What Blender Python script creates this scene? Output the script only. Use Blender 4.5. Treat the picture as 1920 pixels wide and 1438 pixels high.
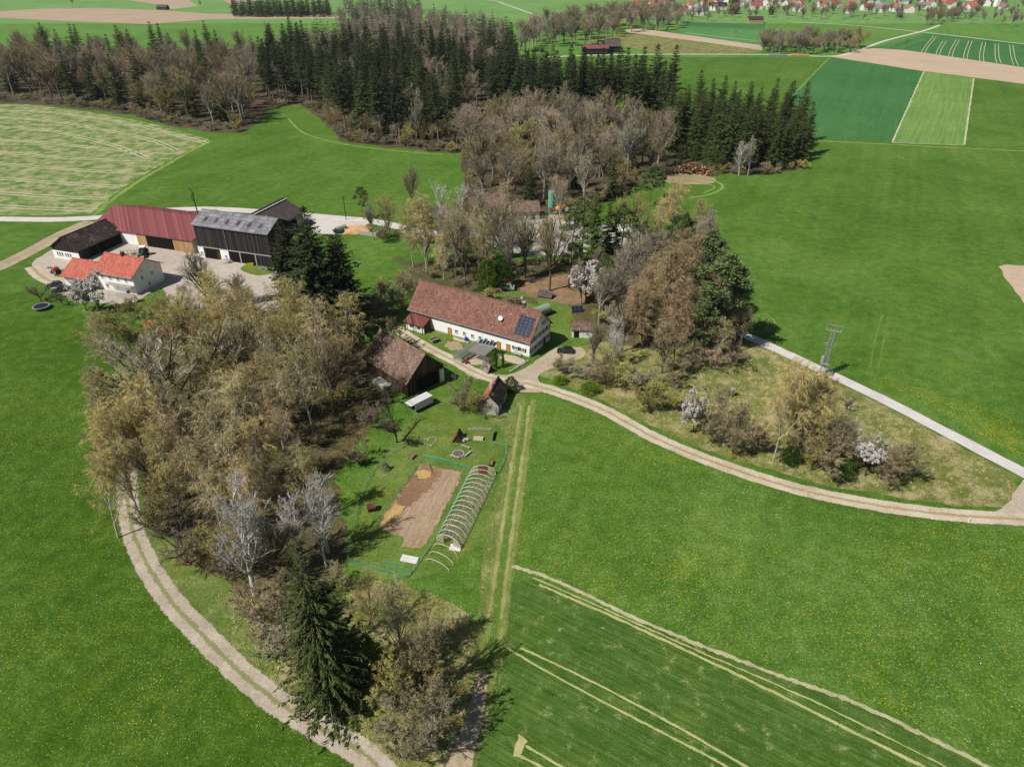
import bpy, bmesh, math, random
import numpy as np
from mathutils import Vector, Matrix
random.seed(7)
for _o in list(bpy.data.objects): bpy.data.objects.remove(_o)
scene = bpy.context.scene
COL = scene.collection
R = math.radians

# ------------------------------------------------------------------ camera
CH, TH, FP = 90.0, R(32.0), 1333.0            # drone height, pitch below the horizon, focal length in photo pixels
cam_d = bpy.data.cameras.new('camera'); cam = bpy.data.objects.new('camera', cam_d); COL.objects.link(cam)
cam.location = (0, 0, CH); cam.rotation_euler = (R(90) - TH, 0, 0)
cam_d.sensor_fit = 'HORIZONTAL'; cam_d.sensor_width = 36.0; cam_d.lens = 36.0 * FP / 1920.0
cam_d.clip_start = 0.5; cam_d.clip_end = 12000
scene.camera = cam

# ------------------------------------------------------------------ sky, sun, exposure
SUN_EL, SUN_AZ = R(50.0), math.atan2(-9.07, -6.18)      # azimuth measured from +Y towards +X
world = bpy.data.worlds.new('World'); scene.world = world; world.use_nodes = True
_n = world.node_tree.nodes; _n.clear()
_sky = _n.new('ShaderNodeTexSky'); _sky.sky_type = 'NISHITA'; _sky.sun_disc = False
_sky.sun_elevation = SUN_EL; _sky.sun_rotation = SUN_AZ; _sky.altitude = 500; _sky.dust_density = 1.2
_bg = _n.new('ShaderNodeBackground'); _bg.inputs['Strength'].default_value = 0.056
_wo = _n.new('ShaderNodeOutputWorld')
world.node_tree.links.new(_sky.outputs[0], _bg.inputs[0]); world.node_tree.links.new(_bg.outputs[0], _wo.inputs[0])
sun_d = bpy.data.lights.new('sun', 'SUN'); sun_d.energy = 4.95; sun_d.angle = R(0.53); sun_d.color = (1.0, 0.955, 0.89)
sun = bpy.data.objects.new('sun', sun_d); COL.objects.link(sun)
_sd = Vector((math.sin(SUN_AZ) * math.cos(SUN_EL), math.cos(SUN_AZ) * math.cos(SUN_EL), math.sin(SUN_EL)))
sun.rotation_euler = _sd.to_track_quat('Z', 'Y').to_euler(); sun.location = (0, 0, 200)
vs = scene.view_settings
vs.view_transform = 'Standard'; vs.look = 'None'; vs.exposure = 0.14; vs.gamma = 1.0; vs.use_curve_mapping = False

# ------------------------------------------------------------------ helpers: pixel -> ground, custom properties
def G(px, py, z=0.0):
    x = (px - 960) / FP; y = (719 - py) / FP
    d = Vector((x, math.cos(TH) + y * math.sin(TH), -math.sin(TH) + y * math.cos(TH)))
    return Vector((0, 0, CH)) + d * ((z - CH) / d.z)
def P(p):
    x, y, z = p[0], p[1], p[2] - CH
    dep = y * math.cos(TH) - z * math.sin(TH); up = y * math.sin(TH) + z * math.cos(TH)
    return 960 + FP * x / dep, 719 - FP * up / dep
def height_at(bx, by, ty):
    b = G(bx, by); lo, hi = 0.0, 80.0
    for _ in range(40):
        m = (lo + hi) / 2
        if P((b.x, b.y, m))[1] > ty: lo = m
        else: hi = m
    return lo
def tag(o, label=None, cat=None, group=None, kind=None):
    if label: o['label'] = label
    if cat: o['category'] = cat
    if group: o['group'] = group
    if kind: o['kind'] = kind
    return o
def empty(name, loc, rz=0.0, label=None, cat=None, group=None):
    o = bpy.data.objects.new(name, None); COL.objects.link(o)
    o.location = loc; o.rotation_euler = (0, 0, rz); o.empty_display_size = 0.5
    return tag(o, label, cat, group)

# ------------------------------------------------------------------ materials
def lin(v):
    v /= 255.0
    return v / 12.92 if v <= 0.04045 else ((v + 0.055) / 1.055) ** 2.4
KA = 0.78                                        # sunlit picture value -> base colour
def S(r, g, b, k=KA): return (lin(r) * k, lin(g) * k, lin(b) * k, 1.0)
class NB:
    """small node builder around one material"""
    def __init__(self, name, rough=0.9, spec=0.2):
        self.m = bpy.data.materials.new(name); self.m.use_nodes = True
        self.t = self.m.node_tree; self.N = self.t.nodes; self.L = self.t.links
        self.b = self.N['Principled BSDF']; self.b.inputs['Roughness'].default_value = rough
        self.b.inputs['Specular IOR Level'].default_value = spec
        self._pos = None
    def put(self, sock, v):
        if isinstance(v, bpy.types.NodeSocket): self.L.new(v, sock)
        else: sock.default_value = v
    def pos(self, mode='world'):
        if mode == 'world':
            if not self._pos: self._pos = self.N.new('ShaderNodeNewGeometry').outputs['Position']
            return self._pos
        return self.N.new('ShaderNodeTexCoord').outputs[{'object': 'Object', 'uv': 'UV', 'gen': 'Generated'}[mode]]
    def scale(self, vec, s, rot=(0, 0, 0)):
        n = self.N.new('ShaderNodeMapping'); self.L.new(vec, n.inputs[0]); n.inputs['Scale'].default_value = s
        if any(rot): n.vector_type = 'TEXTURE'; n.inputs['Scale'].default_value = tuple(1 / v for v in s); n.inputs['Rotation'].default_value = rot
        return n.outputs[0]
    def noise(self, scale, detail=4, rough=0.6, vec=None, dist=0.0):
        n = self.N.new('ShaderNodeTexNoise'); self.L.new(vec or self.pos(), n.inputs['Vector'])
        n.inputs['Scale'].default_value = scale; n.inputs['Detail'].default_value = detail
        n.inputs['Roughness'].default_value = rough; n.inputs['Distortion'].default_value = dist
        return n.outputs['Fac']
    def voro(self, scale, vec=None, out='Distance', feature='F1'):
        n = self.N.new('ShaderNodeTexVoronoi'); self.L.new(vec or self.pos(), n.inputs['Vector'])
        n.inputs['Scale'].default_value = scale; n.feature = feature
        return n.outputs[out]
    def wave(self, scale, vec=None, dist=0.0, detail=2, axis='X', prof='SIN'):
        n = self.N.new('ShaderNodeTexWave'); self.L.new(vec or self.pos(), n.inputs['Vector'])
        n.bands_direction = axis; n.wave_profile = prof
        n.inputs['Scale'].default_value = scale; n.inputs['Distortion'].default_value = dist; n.inputs['Detail'].default_value = detail
        return n.outputs['Fac']
    def ramp(self, fac, stops, interp='LINEAR'):
        n = self.N.new('ShaderNodeValToRGB'); self.L.new(fac, n.inputs[0]); cr = n.color_ramp; cr.interpolation = interp
        while len(cr.elements) < len(stops): cr.elements.new(0.5)
        for e, (p, c) in zip(cr.elements, stops): e.position = p; e.color = c if len(c) == 4 else (*c, 1)
        return n.outputs[0]
    def step(self, fac, a, b):
        n = self.N.new('ShaderNodeMapRange'); self.put(n.inputs[0], fac); n.interpolation_type = 'SMOOTHSTEP'
        n.inputs[1].default_value = a; n.inputs[2].default_value = b
        return n.outputs[0]
    def mix(self, fac, a, b, blend='MIX'):
        n = self.N.new('ShaderNodeMix'); n.data_type = 'RGBA'; n.blend_type = blend
        self.put(n.inputs[0], fac); self.put(n.inputs[6], a); self.put(n.inputs[7], b)
        return n.outputs[2]
    def math(self, op, a, b=0.0, c=None):
        n = self.N.new('ShaderNodeMath'); n.operation = op; self.put(n.inputs[0], a); self.put(n.inputs[1], b)
        if c is not None: self.put(n.inputs[2], c)
        return n.outputs[0]
    def bump(self, h, strength=0.4, dist=0.1):
        n = self.N.new('ShaderNodeBump'); self.L.new(h, n.inputs['Height']); n.inputs['Strength'].default_value = strength
        n.inputs['Distance'].default_value = dist; self.L.new(n.outputs[0], self.b.inputs['Normal'])
    def rand(self): return self.N.new('ShaderNodeObjectInfo').outputs['Random']
    def color(self, c): self.put(self.b.inputs['Base Color'], c); return self
    def alpha(self, a): self.put(self.b.inputs['Alpha'], a); return self
def plain(name, col, rough=0.7, spec=0.3, var=0.12, scale=1.5, metal=0.0, detail=4):
    """one colour with uneven wear"""
    n = NB(name, rough, spec)
    f = n.noise(scale, detail, 0.65, n.pos('object')); g = n.noise(scale * 7, 3, 0.6, n.pos('object'))
    f = n.math('ADD', n.math('MULTIPLY', f, 0.7), n.math('MULTIPLY', g, 0.3))
    lo = tuple(c * (1 - 2 * var) for c in col[:3]) + (1,); hi = tuple(min(1, c * (1 + 2 * var)) for c in col[:3]) + (1,)
    n.color(n.ramp(f, [(0.3, lo), (0.7, hi)])); n.b.inputs['Metallic'].default_value = metal
    return n.m

# ================================================================== ground materials
def grass_mat(name, dark, mid, light, dry=None, dry_amt=0.0, fine=2.2, big=0.035, bumpy=0.5, streak=None, dry_scale=(0.16, 2.6)):
    n = NB(name, 0.95, 0.1)
    f1 = n.noise(fine, 6, 0.75); f2 = n.noise(fine * 0.16, 5, 0.65); f3 = n.noise(big, 3, 0.55, dist=0.6)
    f = n.math('ADD', n.math('MULTIPLY', f1, 0.58), n.math('ADD', n.math('MULTIPLY', f2, 0.26), n.math('MULTIPLY', f3, 0.16)))
    if streak:
        w = n.noise(1.0, 4, 0.6, n.scale(n.pos(), streak[0], streak[1]))
        f = n.math('ADD', n.math('MULTIPLY', f, 0.65), n.math('MULTIPLY', w, 0.35))
    c = n.ramp(f, [(0.38, dark), (0.5, mid), (0.62, light)])
    hue = n.noise(big * 3.1, 4, 0.6)
    pat = n.math('ADD', n.math('MULTIPLY', n.noise(0.014, 5, 0.65, dist=1.2), 0.5), n.math('MULTIPLY', n.noise(1.0, 3, 0.6, n.scale(n.pos(), (0.2, 0.004, 1), (0, 0, R(-26)))), 0.5))
    c = n.mix(1.0, c, n.ramp(pat, [(0.32, (0.74, 0.82, 0.7, 1)), (0.5, (1.0, 1.0, 1.0, 1)), (0.68, (1.2, 1.1, 1.12, 1))]), 'MULTIPLY')
    c = n.mix(n.step(hue, 0.45, 0.75), c, n.mix(1.0, c, (1.18, 1.05, 0.85, 1), 'MULTIPLY'))
    if dry:
        d = n.math('ADD', n.math('MULTIPLY', n.noise(dry_scale[0], 6, 0.7), 0.6), n.math('MULTIPLY', n.noise(dry_scale[1], 5, 0.8), 0.4))
        c = n.mix(n.step(d, 0.62 - dry_amt, 0.74 - dry_amt), c, n.mix(n.noise(3, 3), dry, tuple(v * 0.62 for v in dry[:3]) + (1,)))
    n.color(c); n.bump(f1, bumpy, 0.25)
    return n.m
M = {}
M['meadow'] = grass_mat('meadow_grass', S(56, 88, 18), S(84, 120, 42), S(122, 150, 78))
M['meadow_left'] = grass_mat('lush_meadow_grass', S(44, 74, 8), S(72, 105, 26), S(112, 140, 62), fine=2.6)
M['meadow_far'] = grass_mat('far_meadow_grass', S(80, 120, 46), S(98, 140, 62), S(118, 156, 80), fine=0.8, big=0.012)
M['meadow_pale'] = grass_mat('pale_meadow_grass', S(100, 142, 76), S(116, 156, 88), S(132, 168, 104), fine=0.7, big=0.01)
M['crop_dark'] = grass_mat('dark_crop', S(58, 108, 58), S(70, 120, 66), S(86, 132, 78), fine=0.9, big=0.015, bumpy=0.3, streak=((0.03, 1.0, 1), (0, 0, R(63))))
M['crop_mid'] = grass_mat('mid_crop', S(74, 126, 66), S(88, 140, 78), S(104, 152, 92), fine=0.9, big=0.015, bumpy=0.3, streak=((0.03, 1.0, 1), (0, 0, R(63))))
M['crop_light'] = grass_mat('light_crop', S(92, 132, 60), S(114, 152, 78), S(142, 170, 104), fine=0.9, big=0.02, streak=((0.02, 0.6, 1), (0, 0, R(60))))
M['crop_near'] = grass_mat('young_crop', S(46, 80, 24), S(76, 108, 42), S(114, 138, 72), dry=S(184, 190, 128), dry_amt=0.085, fine=3.4, dry_scale=(0.45, 5.0), streak=((0.12, 2.2, 1), (0, 0, R(-32))))
M['stripe_field'] = grass_mat('striped_field_grass', S(62, 108, 32), S(92, 128, 56), S(128, 148, 88), dry=S(188, 184, 136), dry_amt=0.175, fine=0.9, streak=((0.015, 0.3, 1), (0, 0, R(-20))))
M['rough'] = grass_mat('rough_grass', S(84, 96, 42), S(118, 124, 66), S(150, 150, 94), dry=S(192, 178, 134), dry_amt=0.14, fine=2.0)
M['verge'] = grass_mat('verge_grass', S(74, 98, 36), S(104, 124, 58), S(140, 150, 86), dry=S(186, 178, 132), dry_amt=0.1, fine=2.4)
M['lawn'] = grass_mat('garden_lawn', S(66, 96, 26), S(98, 124, 50), S(136, 150, 84), dry=S(168, 166, 108), dry_amt=0.08, fine=2.4)
M['litter'] = grass_mat('leaf_litter', S(62, 58, 38), S(96, 90, 62), S(132, 124, 92), dry=S(86, 108, 46), dry_amt=0.1, fine=1.6)
M['litter_dark'] = grass_mat('forest_floor_soil', S(58, 52, 38), S(88, 80, 62), S(120, 110, 88), dry=S(84, 102, 48), dry_amt=0.05, fine=1.2)
M['litter_orange'] = grass_mat('beech_leaf_litter', S(104, 84, 60), S(142, 118, 90), S(178, 152, 120), dry=S(104, 122, 56), dry_amt=0.07, fine=1.6)
def soil_mat(name, lo, mid, hi, rows=None, fine=1.0):
    n = NB(name, 0.95, 0.08)
    f = n.math('ADD', n.math('MULTIPLY', n.noise(fine, 6, 0.75), 0.6), n.math('MULTIPLY', n.noise(fine * 0.05, 4, 0.6), 0.4))
    if rows:
        w = n.noise(1.0, 3, 0.6, n.scale(n.pos(), rows[0], rows[1])); f = n.math('ADD', n.math('MULTIPLY', f, 0.6), n.math('MULTIPLY', w, 0.4))
    n.color(n.ramp(f, [(0.34, lo), (0.5, mid), (0.66, hi)])); n.bump(f, 0.5, 0.15)
    return n.m
M['soil'] = soil_mat('harrowed_soil', S(178, 156, 130), S(198, 176, 150), S(212, 194, 170), rows=((0.02, 0.6, 1), (0, 0, R(-25))), fine=0.7)
M['soil_pink'] = soil_mat('ploughed_soil', S(164, 142, 120), S(184, 162, 138), S(200, 180, 156), rows=((0.02, 0.5, 1), (0, 0, 0)), fine=0.6)
M['bed'] = soil_mat('garden_bed_soil', S(132, 110, 88), S(168, 144, 118), S(198, 176, 148), rows=((0.15, 2.2, 1), (0, 0, R(75))), fine=2.0)
M['mulch'] = soil_mat('brown_mulch', S(110, 86, 64), S(148, 118, 90), S(186, 156, 124), fine=2.5)
M['straw'] = soil_mat('straw_mulch', S(164, 130, 78), S(198, 166, 108), S(220, 194, 142), fine=2.5)
M['pale_line'] = soil_mat('bare_track_soil', S(160, 158, 104), S(190, 184, 130), S(214, 206, 160), fine=2.0)
M['white_line'] = soil_mat('pale_track_soil', S(182, 176, 152), S(208, 200, 178), S(226, 218, 200), fine=1.0)
M['gravel'] = soil_mat('yard_gravel', S(156, 142, 120), S(188, 174, 152), S(210, 198, 178), fine=1.6)
M['gravel_grey'] = soil_mat('grey_gravel', S(150, 144, 138), S(182, 176, 170), S(204, 198, 192), fine=0.8)
M['gravel_pale'] = soil_mat('pale_lane_gravel', S(186, 178, 166), S(210, 204, 194), S(226, 220, 212), fine=0.8)
M['concrete'] = soil_mat('yard_concrete', S(166, 154, 140), S(190, 178, 164), S(208, 198, 186), fine=0.6)
M['brown_dirt'] = soil_mat('brown_dirt', S(138, 118, 94), S(166, 146, 118), S(188, 170, 142), fine=1.2)
def track_mat(name, lo, mid, hi, green, rut=0.115, centre=True, ragged=0.16, green_amt=0.5, nsc=1.0):
    """across = uv.x 0..1 : two wheel ruts, a grown-over middle, ragged edges"""
    n = NB(name, 0.95, 0.08)
    uv = n.N.new('ShaderNodeSeparateXYZ'); n.L.new(n.pos('uv'), uv.inputs[0]); u = uv.outputs[0]
    nz = n.noise(0.55 * nsc, 5, 0.7); nf = n.noise(2.2 * nsc, 5, 0.75)
    f = n.math('ADD', n.math('MULTIPLY', nf, 0.5), n.math('MULTIPLY', n.noise(0.22, 4, 0.7), 0.5))
    g = n.ramp(f, [(0.35, lo), (0.5, mid), (0.65, hi)])
    d = n.math('ABSOLUTE', n.math('SUBTRACT', u, 0.5))               # 0 middle .. .5 edge
    jit = n.math('MULTIPLY', n.math('SUBTRACT', n.math('ADD', n.math('MULTIPLY', nz, 0.6), n.math('MULTIPLY', nf, 0.4)), 0.5), ragged * 2)
    dj = n.math('ADD', d, jit)
    if centre:
        mid_f = n.math('SUBTRACT', 1.0, n.step(dj, rut * 0.45, rut * 1.05))
        c = n.mix(n.math('MULTIPLY', mid_f, green_amt), g, green)
    else: c = g
    n.color(c); n.alpha(n.math('SUBTRACT', 1.0, n.step(dj, 0.40, 0.45))); n.bump(nf, 0.4, 0.1)
    return n.m
M['farm_track'] = track_mat('farm_track_gravel', S(156, 143, 122), S(184, 171, 152), S(208, 198, 182), S(128, 132, 74), rut=0.10, green_amt=0.8, ragged=0.2)
M['lane'] = track_mat('worn_lane_gravel', S(176, 158, 132), S(204, 188, 164), S(222, 210, 192), S(150, 142, 96), rut=0.12, green_amt=0.7, ragged=0.18)
M['tarred'] = track_mat('pale_road_surface', S(192, 186, 180), S(214, 209, 204), S(226, 222, 218), S(200, 196, 190), centre=False, ragged=0.04)
M['dirt_lane'] = track_mat('dirt_lane_gravel', S(150, 132, 108), S(180, 162, 136), S(200, 184, 160), S(140, 140, 90), centre=True, green_amt=0.3, ragged=0.12)
M['far_lane'] = track_mat('far_lane_gravel', S(196, 190, 178), S(214, 208, 198), S(228, 222, 214), S(200, 196, 190), centre=False, ragged=0.04)
M['grass_ruts'] = track_mat('grass_track', S(96, 120, 48), S(120, 138, 66), S(150, 158, 92), S(84, 118, 40), rut=0.2, green_amt=0.8, ragged=0.3)
M['line_ragged'] = track_mat('ragged_bare_line', S(150, 154, 92), S(180, 180, 118), S(204, 200, 148), S(120, 130, 70), centre=False, ragged=0.75, nsc=2.5)
M['line_white'] = track_mat('ragged_pale_line', S(172, 172, 132), S(200, 196, 162), S(218, 212, 188), S(120, 130, 70), centre=False, ragged=0.25)
M['line_green'] = track_mat('faint_crop_line', S(66, 112, 56), S(82, 126, 66), S(98, 140, 80), S(70, 110, 60), centre=False, ragged=0.25)
M['line_rut'] = track_mat('worn_rut', S(122, 128, 68), S(156, 154, 98), S(190, 180, 134), S(120, 130, 70), centre=False, ragged=0.75)
M['line_edge'] = track_mat('ragged_field_edge', S(150, 148, 104), S(186, 180, 140), S(212, 204, 172), S(120, 130, 70), centre=False, ragged=0.7, nsc=2.0)
M['line_faint'] = track_mat('faint_grass_rut', S(88, 118, 44), S(104, 132, 56), S(122, 144, 70), S(120, 130, 70), centre=False, ragged=0.7)
M['line_light'] = track_mat('light_grass_line', S(110, 142, 60), S(130, 156, 78), S(150, 170, 96), S(70, 110, 60), centre=False, ragged=0.3)

# ================================================================== ground sheets
def catmull(pts, step, closed=False):
    out = []; n = len(pts)
    for i in range(n if closed else n - 1):
        if closed: p0, p1, p2, p3 = pts[(i - 1) % n], pts[i], pts[(i + 1) % n], pts[(i + 2) % n]
        else: p0, p1, p2, p3 = pts[max(i - 1, 0)], pts[i], pts[i + 1], pts[min(i + 2, n - 1)]
        k = max(1, int((p2 - p1).length / step))
        for j in range(k):
            t = j / k
            out.append(0.5 * ((2 * p1) + (p2 - p0) * t + (2 * p0 - 5 * p1 + 4 * p2 - p3) * t * t + (3 * p1 - p0 - 3 * p2 + p3) * t ** 3))
    if not closed: out.append(pts[-1].copy())
    return out
def mesh_obj(name, bm, mat, parent=None):
    me = bpy.data.meshes.new(name); bm.to_mesh(me); bm.free()
    for m in (mat if isinstance(mat, (list, tuple)) else [mat]): me.materials.append(m)
    o = bpy.data.objects.new(name, me); COL.objects.link(o)
    if parent: o.parent = parent
    return o
_rs = random.Random(3)
def sheet(name, px, z, mat, jit=0.4, step=3.0, smooth=False, kind='structure', parent=None, world_pts=None):
    pts = world_pts or [G(*p) for p in px]
    pts = [Vector((p.x, p.y, 0)) for p in pts]
    if smooth: ring = catmull(pts, step, True)
    else:
        ring = []
        for a, b in zip(pts, pts[1:] + pts[:1]):
            k = max(1, min(120, int((b - a).length / step)))
            ring += [a.lerp(b, i / k) for i in range(k)]
    bm = bmesh.new()
    vs_ = [bm.verts.new((p.x + _rs.uniform(-jit, jit), p.y + _rs.uniform(-jit, jit), z)) for p in ring]
    f = bm.faces.new(vs_); f.normal_update()
    if f.normal.z < 0: f.normal_flip()
    bmesh.ops.triangulate(bm, faces=bm.faces[:])
    o = mesh_obj(name, bm, mat, parent)
    if kind and not parent: o['kind'] = kind
    return o
def strip(name, px, width, z, mat, step=2.5, jit=0.1, parent=None, kind='structure', off=0.0, pts=None):
    c = catmull(pts or [Vector((G(*p).x, G(*p).y, 0)) for p in px], step)
    bm = bmesh.new(); uvl = bm.loops.layers.uv.new('UVMap'); rows = []; d = 0
    for i, p in enumerate(c):
        t = (c[min(i + 1, len(c) - 1)] - c[max(i - 1, 0)]); t.normalize(); s = Vector((t.y, -t.x, 0))
        if i: d += (p - c[i - 1]).length
        w = width if not callable(width) else width(i / (len(c) - 1)); w *= 0.5
        q = p + s * off
        rows.append((bm.verts.new((q - s * (w + _rs.uniform(-jit, jit))).to_tuple()[:2] + (z,)), bm.verts.new((q + s * (w + _rs.uniform(-jit, jit))).to_tuple()[:2] + (z,)), d))
    for a, b in zip(rows, rows[1:]):
        f = bm.faces.new((a[0], b[0], b[1], a[1]))
        for l, uv in zip(f.loops, ((0, a[2]), (0, b[2]), (1, b[2]), (1, a[2]))): l[uvl].uv = uv
        f.normal_update()
        if f.normal.z < 0: f.normal_flip()
    o = mesh_obj(name, bm, mat, parent)
    if kind and not parent: o['kind'] = kind
    return o
def struct(name, *a, **k): return sheet(name, *a, **k)

bm = bmesh.new(); bmesh.ops.create_grid(bm, x_segments=8, y_segments=8, size=6000)
o = mesh_obj('ground', bm, M['meadow']); o['kind'] = 'structure'
# far land first, then nearer fields
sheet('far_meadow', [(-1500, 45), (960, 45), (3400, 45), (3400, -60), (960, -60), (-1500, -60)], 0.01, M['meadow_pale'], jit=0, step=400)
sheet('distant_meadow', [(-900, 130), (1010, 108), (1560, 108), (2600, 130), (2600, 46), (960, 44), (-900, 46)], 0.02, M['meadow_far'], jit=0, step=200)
sheet('lush_meadow', [(-200, 560), (110, 545), (160, 600), (215, 700), (215, 950), (245, 1010), (300, 1105), (430, 1245), (570, 1355), (640, 1400), (740, 1500), (-200, 1500)], 0.01, M['meadow_left'])
# soil fields
sheet('soil_field', [(-80, 24), (0, 22), (80, 17), (185, 16), (300, 20), (395, 27), (640, 28), (640, 35), (390, 37), (280, 46), (120, 40), (0, 34), (-80, 33)], 0.05, M['soil_pink'], jit=1, step=20)
sheet('soil_field', [(240, 1), (350, -2), (372, 12), (322, 18), (290, 8)], 0.05, M['soil_pink'], jit=1, step=20)
sheet('soil_field', [(415, -3), (520, -3), (450, 8), (432, 10)], 0.05, M['soil_pink'], jit=1, step=20)
sheet('soil_field', [(1170, 56), (1198, 54), (1285, 66), (1430, 86), (1430, 95), (1306, 78), (1175, 61)], 0.06, M['soil'], jit=0.6, step=8)
sheet('soil_field', [(1556, 107), (1610, 95), (1640, 91), (1700, 95), (1920, 127), (2100, 150), (2100, 185), (1920, 158), (1730, 134)], 0.06, M['soil'], jit=0.6, step=8)
sheet('soil_field', [(1872, 499), (1890, 497), (1990, 500), (1990, 640), (1925, 575), (1890, 530)], 0.03, M['soil'], jit=0.4, step=3)
sheet('dry_grass_field', [(1100, 78), (1150, 66), (1190, 61), (1306, 79), (1425, 95), (1400, 102), (1254, 102), (1160, 86)], 0.05, M['rough'], jit=1.0, step=8)
# crops
sheet('crop_field', [(1262, 63), (1288, 42), (1436, 46), (1428, 86), (1285, 66)], 0.045, M['crop_mid'], jit=0.4, step=10)
sheet('crop_field', [(1283, 50), (1288, 42), (1436, 46), (1434, 57)], 0.055, M['crop_dark'], jit=0.4, step=10)
sheet('crop_field', [(1556, 107), (1732, 135), (1673, 267), (1515, 260), (1482, 182)], 0.05, M['crop_dark'], jit=0.3, step=6)
sheet('crop_field', [(1732, 135), (1827, 147), (1808, 272), (1673, 267)], 0.05, M['crop_light'], jit=0.3, step=6)
sheet('meadow_field', [(1827, 147), (1920, 157), (2150, 188), (2150, 300), (1808, 272)], 0.04, M['meadow'], jit=0.3, step=6)
sheet('crop_field', [(1640, 91), (1732, 63), (1920, 83), (2100, 102), (2100, 150), (1920, 127), (1700, 95)], 0.05, M['crop_dark'], jit=0.3, step=6)
sheet('striped_field', [(-120, 188), (0, 193), (60, 197), (150, 208), (240, 222), (330, 243), (393, 262), (310, 305), (235, 350), (172, 401), (0, 405), (-120, 406)], 0.02, M['stripe_field'], jit=0.8, step=5)
sheet('crop_field', [(955, 1092), (1000, 1085), (1165, 1154), (1400, 1240), (1600, 1312), (1851, 1438), (1960, 1500), (870, 1500), (915, 1380), (932, 1240), (955, 1150)], 0.02, M['crop_near'], jit=0.25, step=1.5)
# tramlines: pale wheel tracks through the crops
def pair(px, gap, w, z, mat, name='wheel_track', jit=0.05, step=3):
    for s in (-1, 1): strip(name, px, w, z, mat, off=s * gap / 2, jit=jit, step=step)
for px in ([(-80, 203), (0, 206), (90, 211), (175, 221), (260, 236), (340, 256), (388, 270)], [(-80, 216), (0, 220), (100, 228), (200, 245), (280, 262), (330, 282)],
           [(-80, 233), (0, 238), (75, 243), (150, 257), (220, 275), (275, 296)], [(-80, 258), (0, 262), (100, 270), (200, 280), (292, 288)],
           [(-80, 283), (0, 286), (120, 296), (200, 300), (285, 300)], [(-80, 305), (0, 308), (130, 318), (250, 325)], [(-80, 331), (0, 335), (130, 345), (228, 350)],
           [(-80, 359), (0, 362), (100, 369), (196, 373)], [(-80, 384), (0, 387), (80, 391), (180, 394)]):
    pair(px, 2.6, 0.85, 0.04, M['line_white'], jit=0.15)
for a, b in (((1730, 101), (1753, 69)), ((1758, 105), (1771, 78)), ((1781, 109), (1796, 75)), ((1810, 112), (1820, 77)), ((1841, 116), (1845, 80)), ((1873, 119), (1869, 83)), ((1905, 123), (1896, 85))):
    m_ = ((a[0] * .6 + b[0] * .4) - 2, a[1] * .6 + b[1] * .4)
    pair([a, m_, b], 3.0, 0.65, 0.07, M['line_white'])
for px in ([(1660, 90), (1700, 74), (1735, 66)], [(1685, 92), (1715, 80), (1735, 74)]): pair(px, 3.4, 0.8, 0.07, M['line_light'])
for px in ([(1560, 112), (1500, 190)], [(1590, 118), (1525, 200), (1516, 225)], [(1620, 123), (1545, 255)], [(1655, 129), (1590, 258)], [(1690, 134), (1640, 262)]): pair(px, 2.4, 0.5, 0.07, M['line_green'])
for px in ([(1732, 135), (1673, 267)], [(1673, 268), (1808, 273)], [(1826, 147), (1808, 272)]): strip('field_edge', px, 1.0, 0.075, M['line_white'], jit=0.25)
for px in ([(1755, 140), (1700, 262)], [(1775, 143), (1730, 266)], [(1795, 146), (1760, 266)], [(1812, 148), (1788, 268)]): pair(px, 2.0, 0.5, 0.07, M['line_light'])
strip('field_edge', [(1512, 263), (1600, 268), (1700, 273), (1920, 284), (2100, 294)], 2.2, 0.045, M['line_light'], jit=0.5)
strip('field_edge', [(1556, 108), (1485, 182), (1482, 200)], 1.4, 0.075, M['line_light'], jit=0.3)
strip('field_edge', [(1285, 49), (1436, 55)], 2.0, 0.075, M['line_light']); strip('field_edge', [(1285, 62), (1350, 70), (1428, 78)], 2.4, 0.075, M['line_white'])
NEAR_LINES = ([(1011, 1096), (1165, 1163), (1400, 1273), (1560, 1352), (1729, 1436), (1850, 1500)], [(975, 1214), (1090, 1268), (1230, 1340), (1399, 1437), (1500, 1498)])
strip('wheel_track', NEAR_LINES[0], 0.55, 0.04, M['line_ragged'], step=1.0, jit=0.08)
strip('wheel_track', [(1000, 1083), (1130, 1140), (1300, 1216), (1500, 1303), (1640, 1370), (1790, 1446)], 0.32, 0.04, M['line_ragged'], step=1.0, jit=0.1)
strip('wheel_track', NEAR_LINES[1], 0.4, 0.04, M['line_ragged'], step=1.0, jit=0.06)
strip('wheel_track', [(950, 1214), (1010, 1250), (1120, 1310), (1240, 1372), (1365, 1438), (1450, 1490)], 0.42, 0.04, M['line_ragged'], step=1.0, jit=0.06)
strip('wheel_track', [(985, 1398), (1060, 1440)], 0.4, 0.04, M['line_ragged'], step=0.8); strip('wheel_track', [(970, 1415), (1020, 1440)], 0.4, 0.04, M['line_ragged'], step=0.8)
sheet('bare_patch', [(972, 1376), (990, 1388), (975, 1420), (964, 1416)], 0.045, M['pale_line'], jit=0.15, step=0.6)
strip('field_edge', [(960, 1062), (990, 1070), (1050, 1092), (1165, 1147), (1290, 1200), (1400, 1243), (1500, 1280), (1600, 1316), (1720, 1372), (1851, 1438), (1950, 1495)], 0.8, 0.045, M['line_edge'], step=0.6, jit=0.16)
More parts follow.
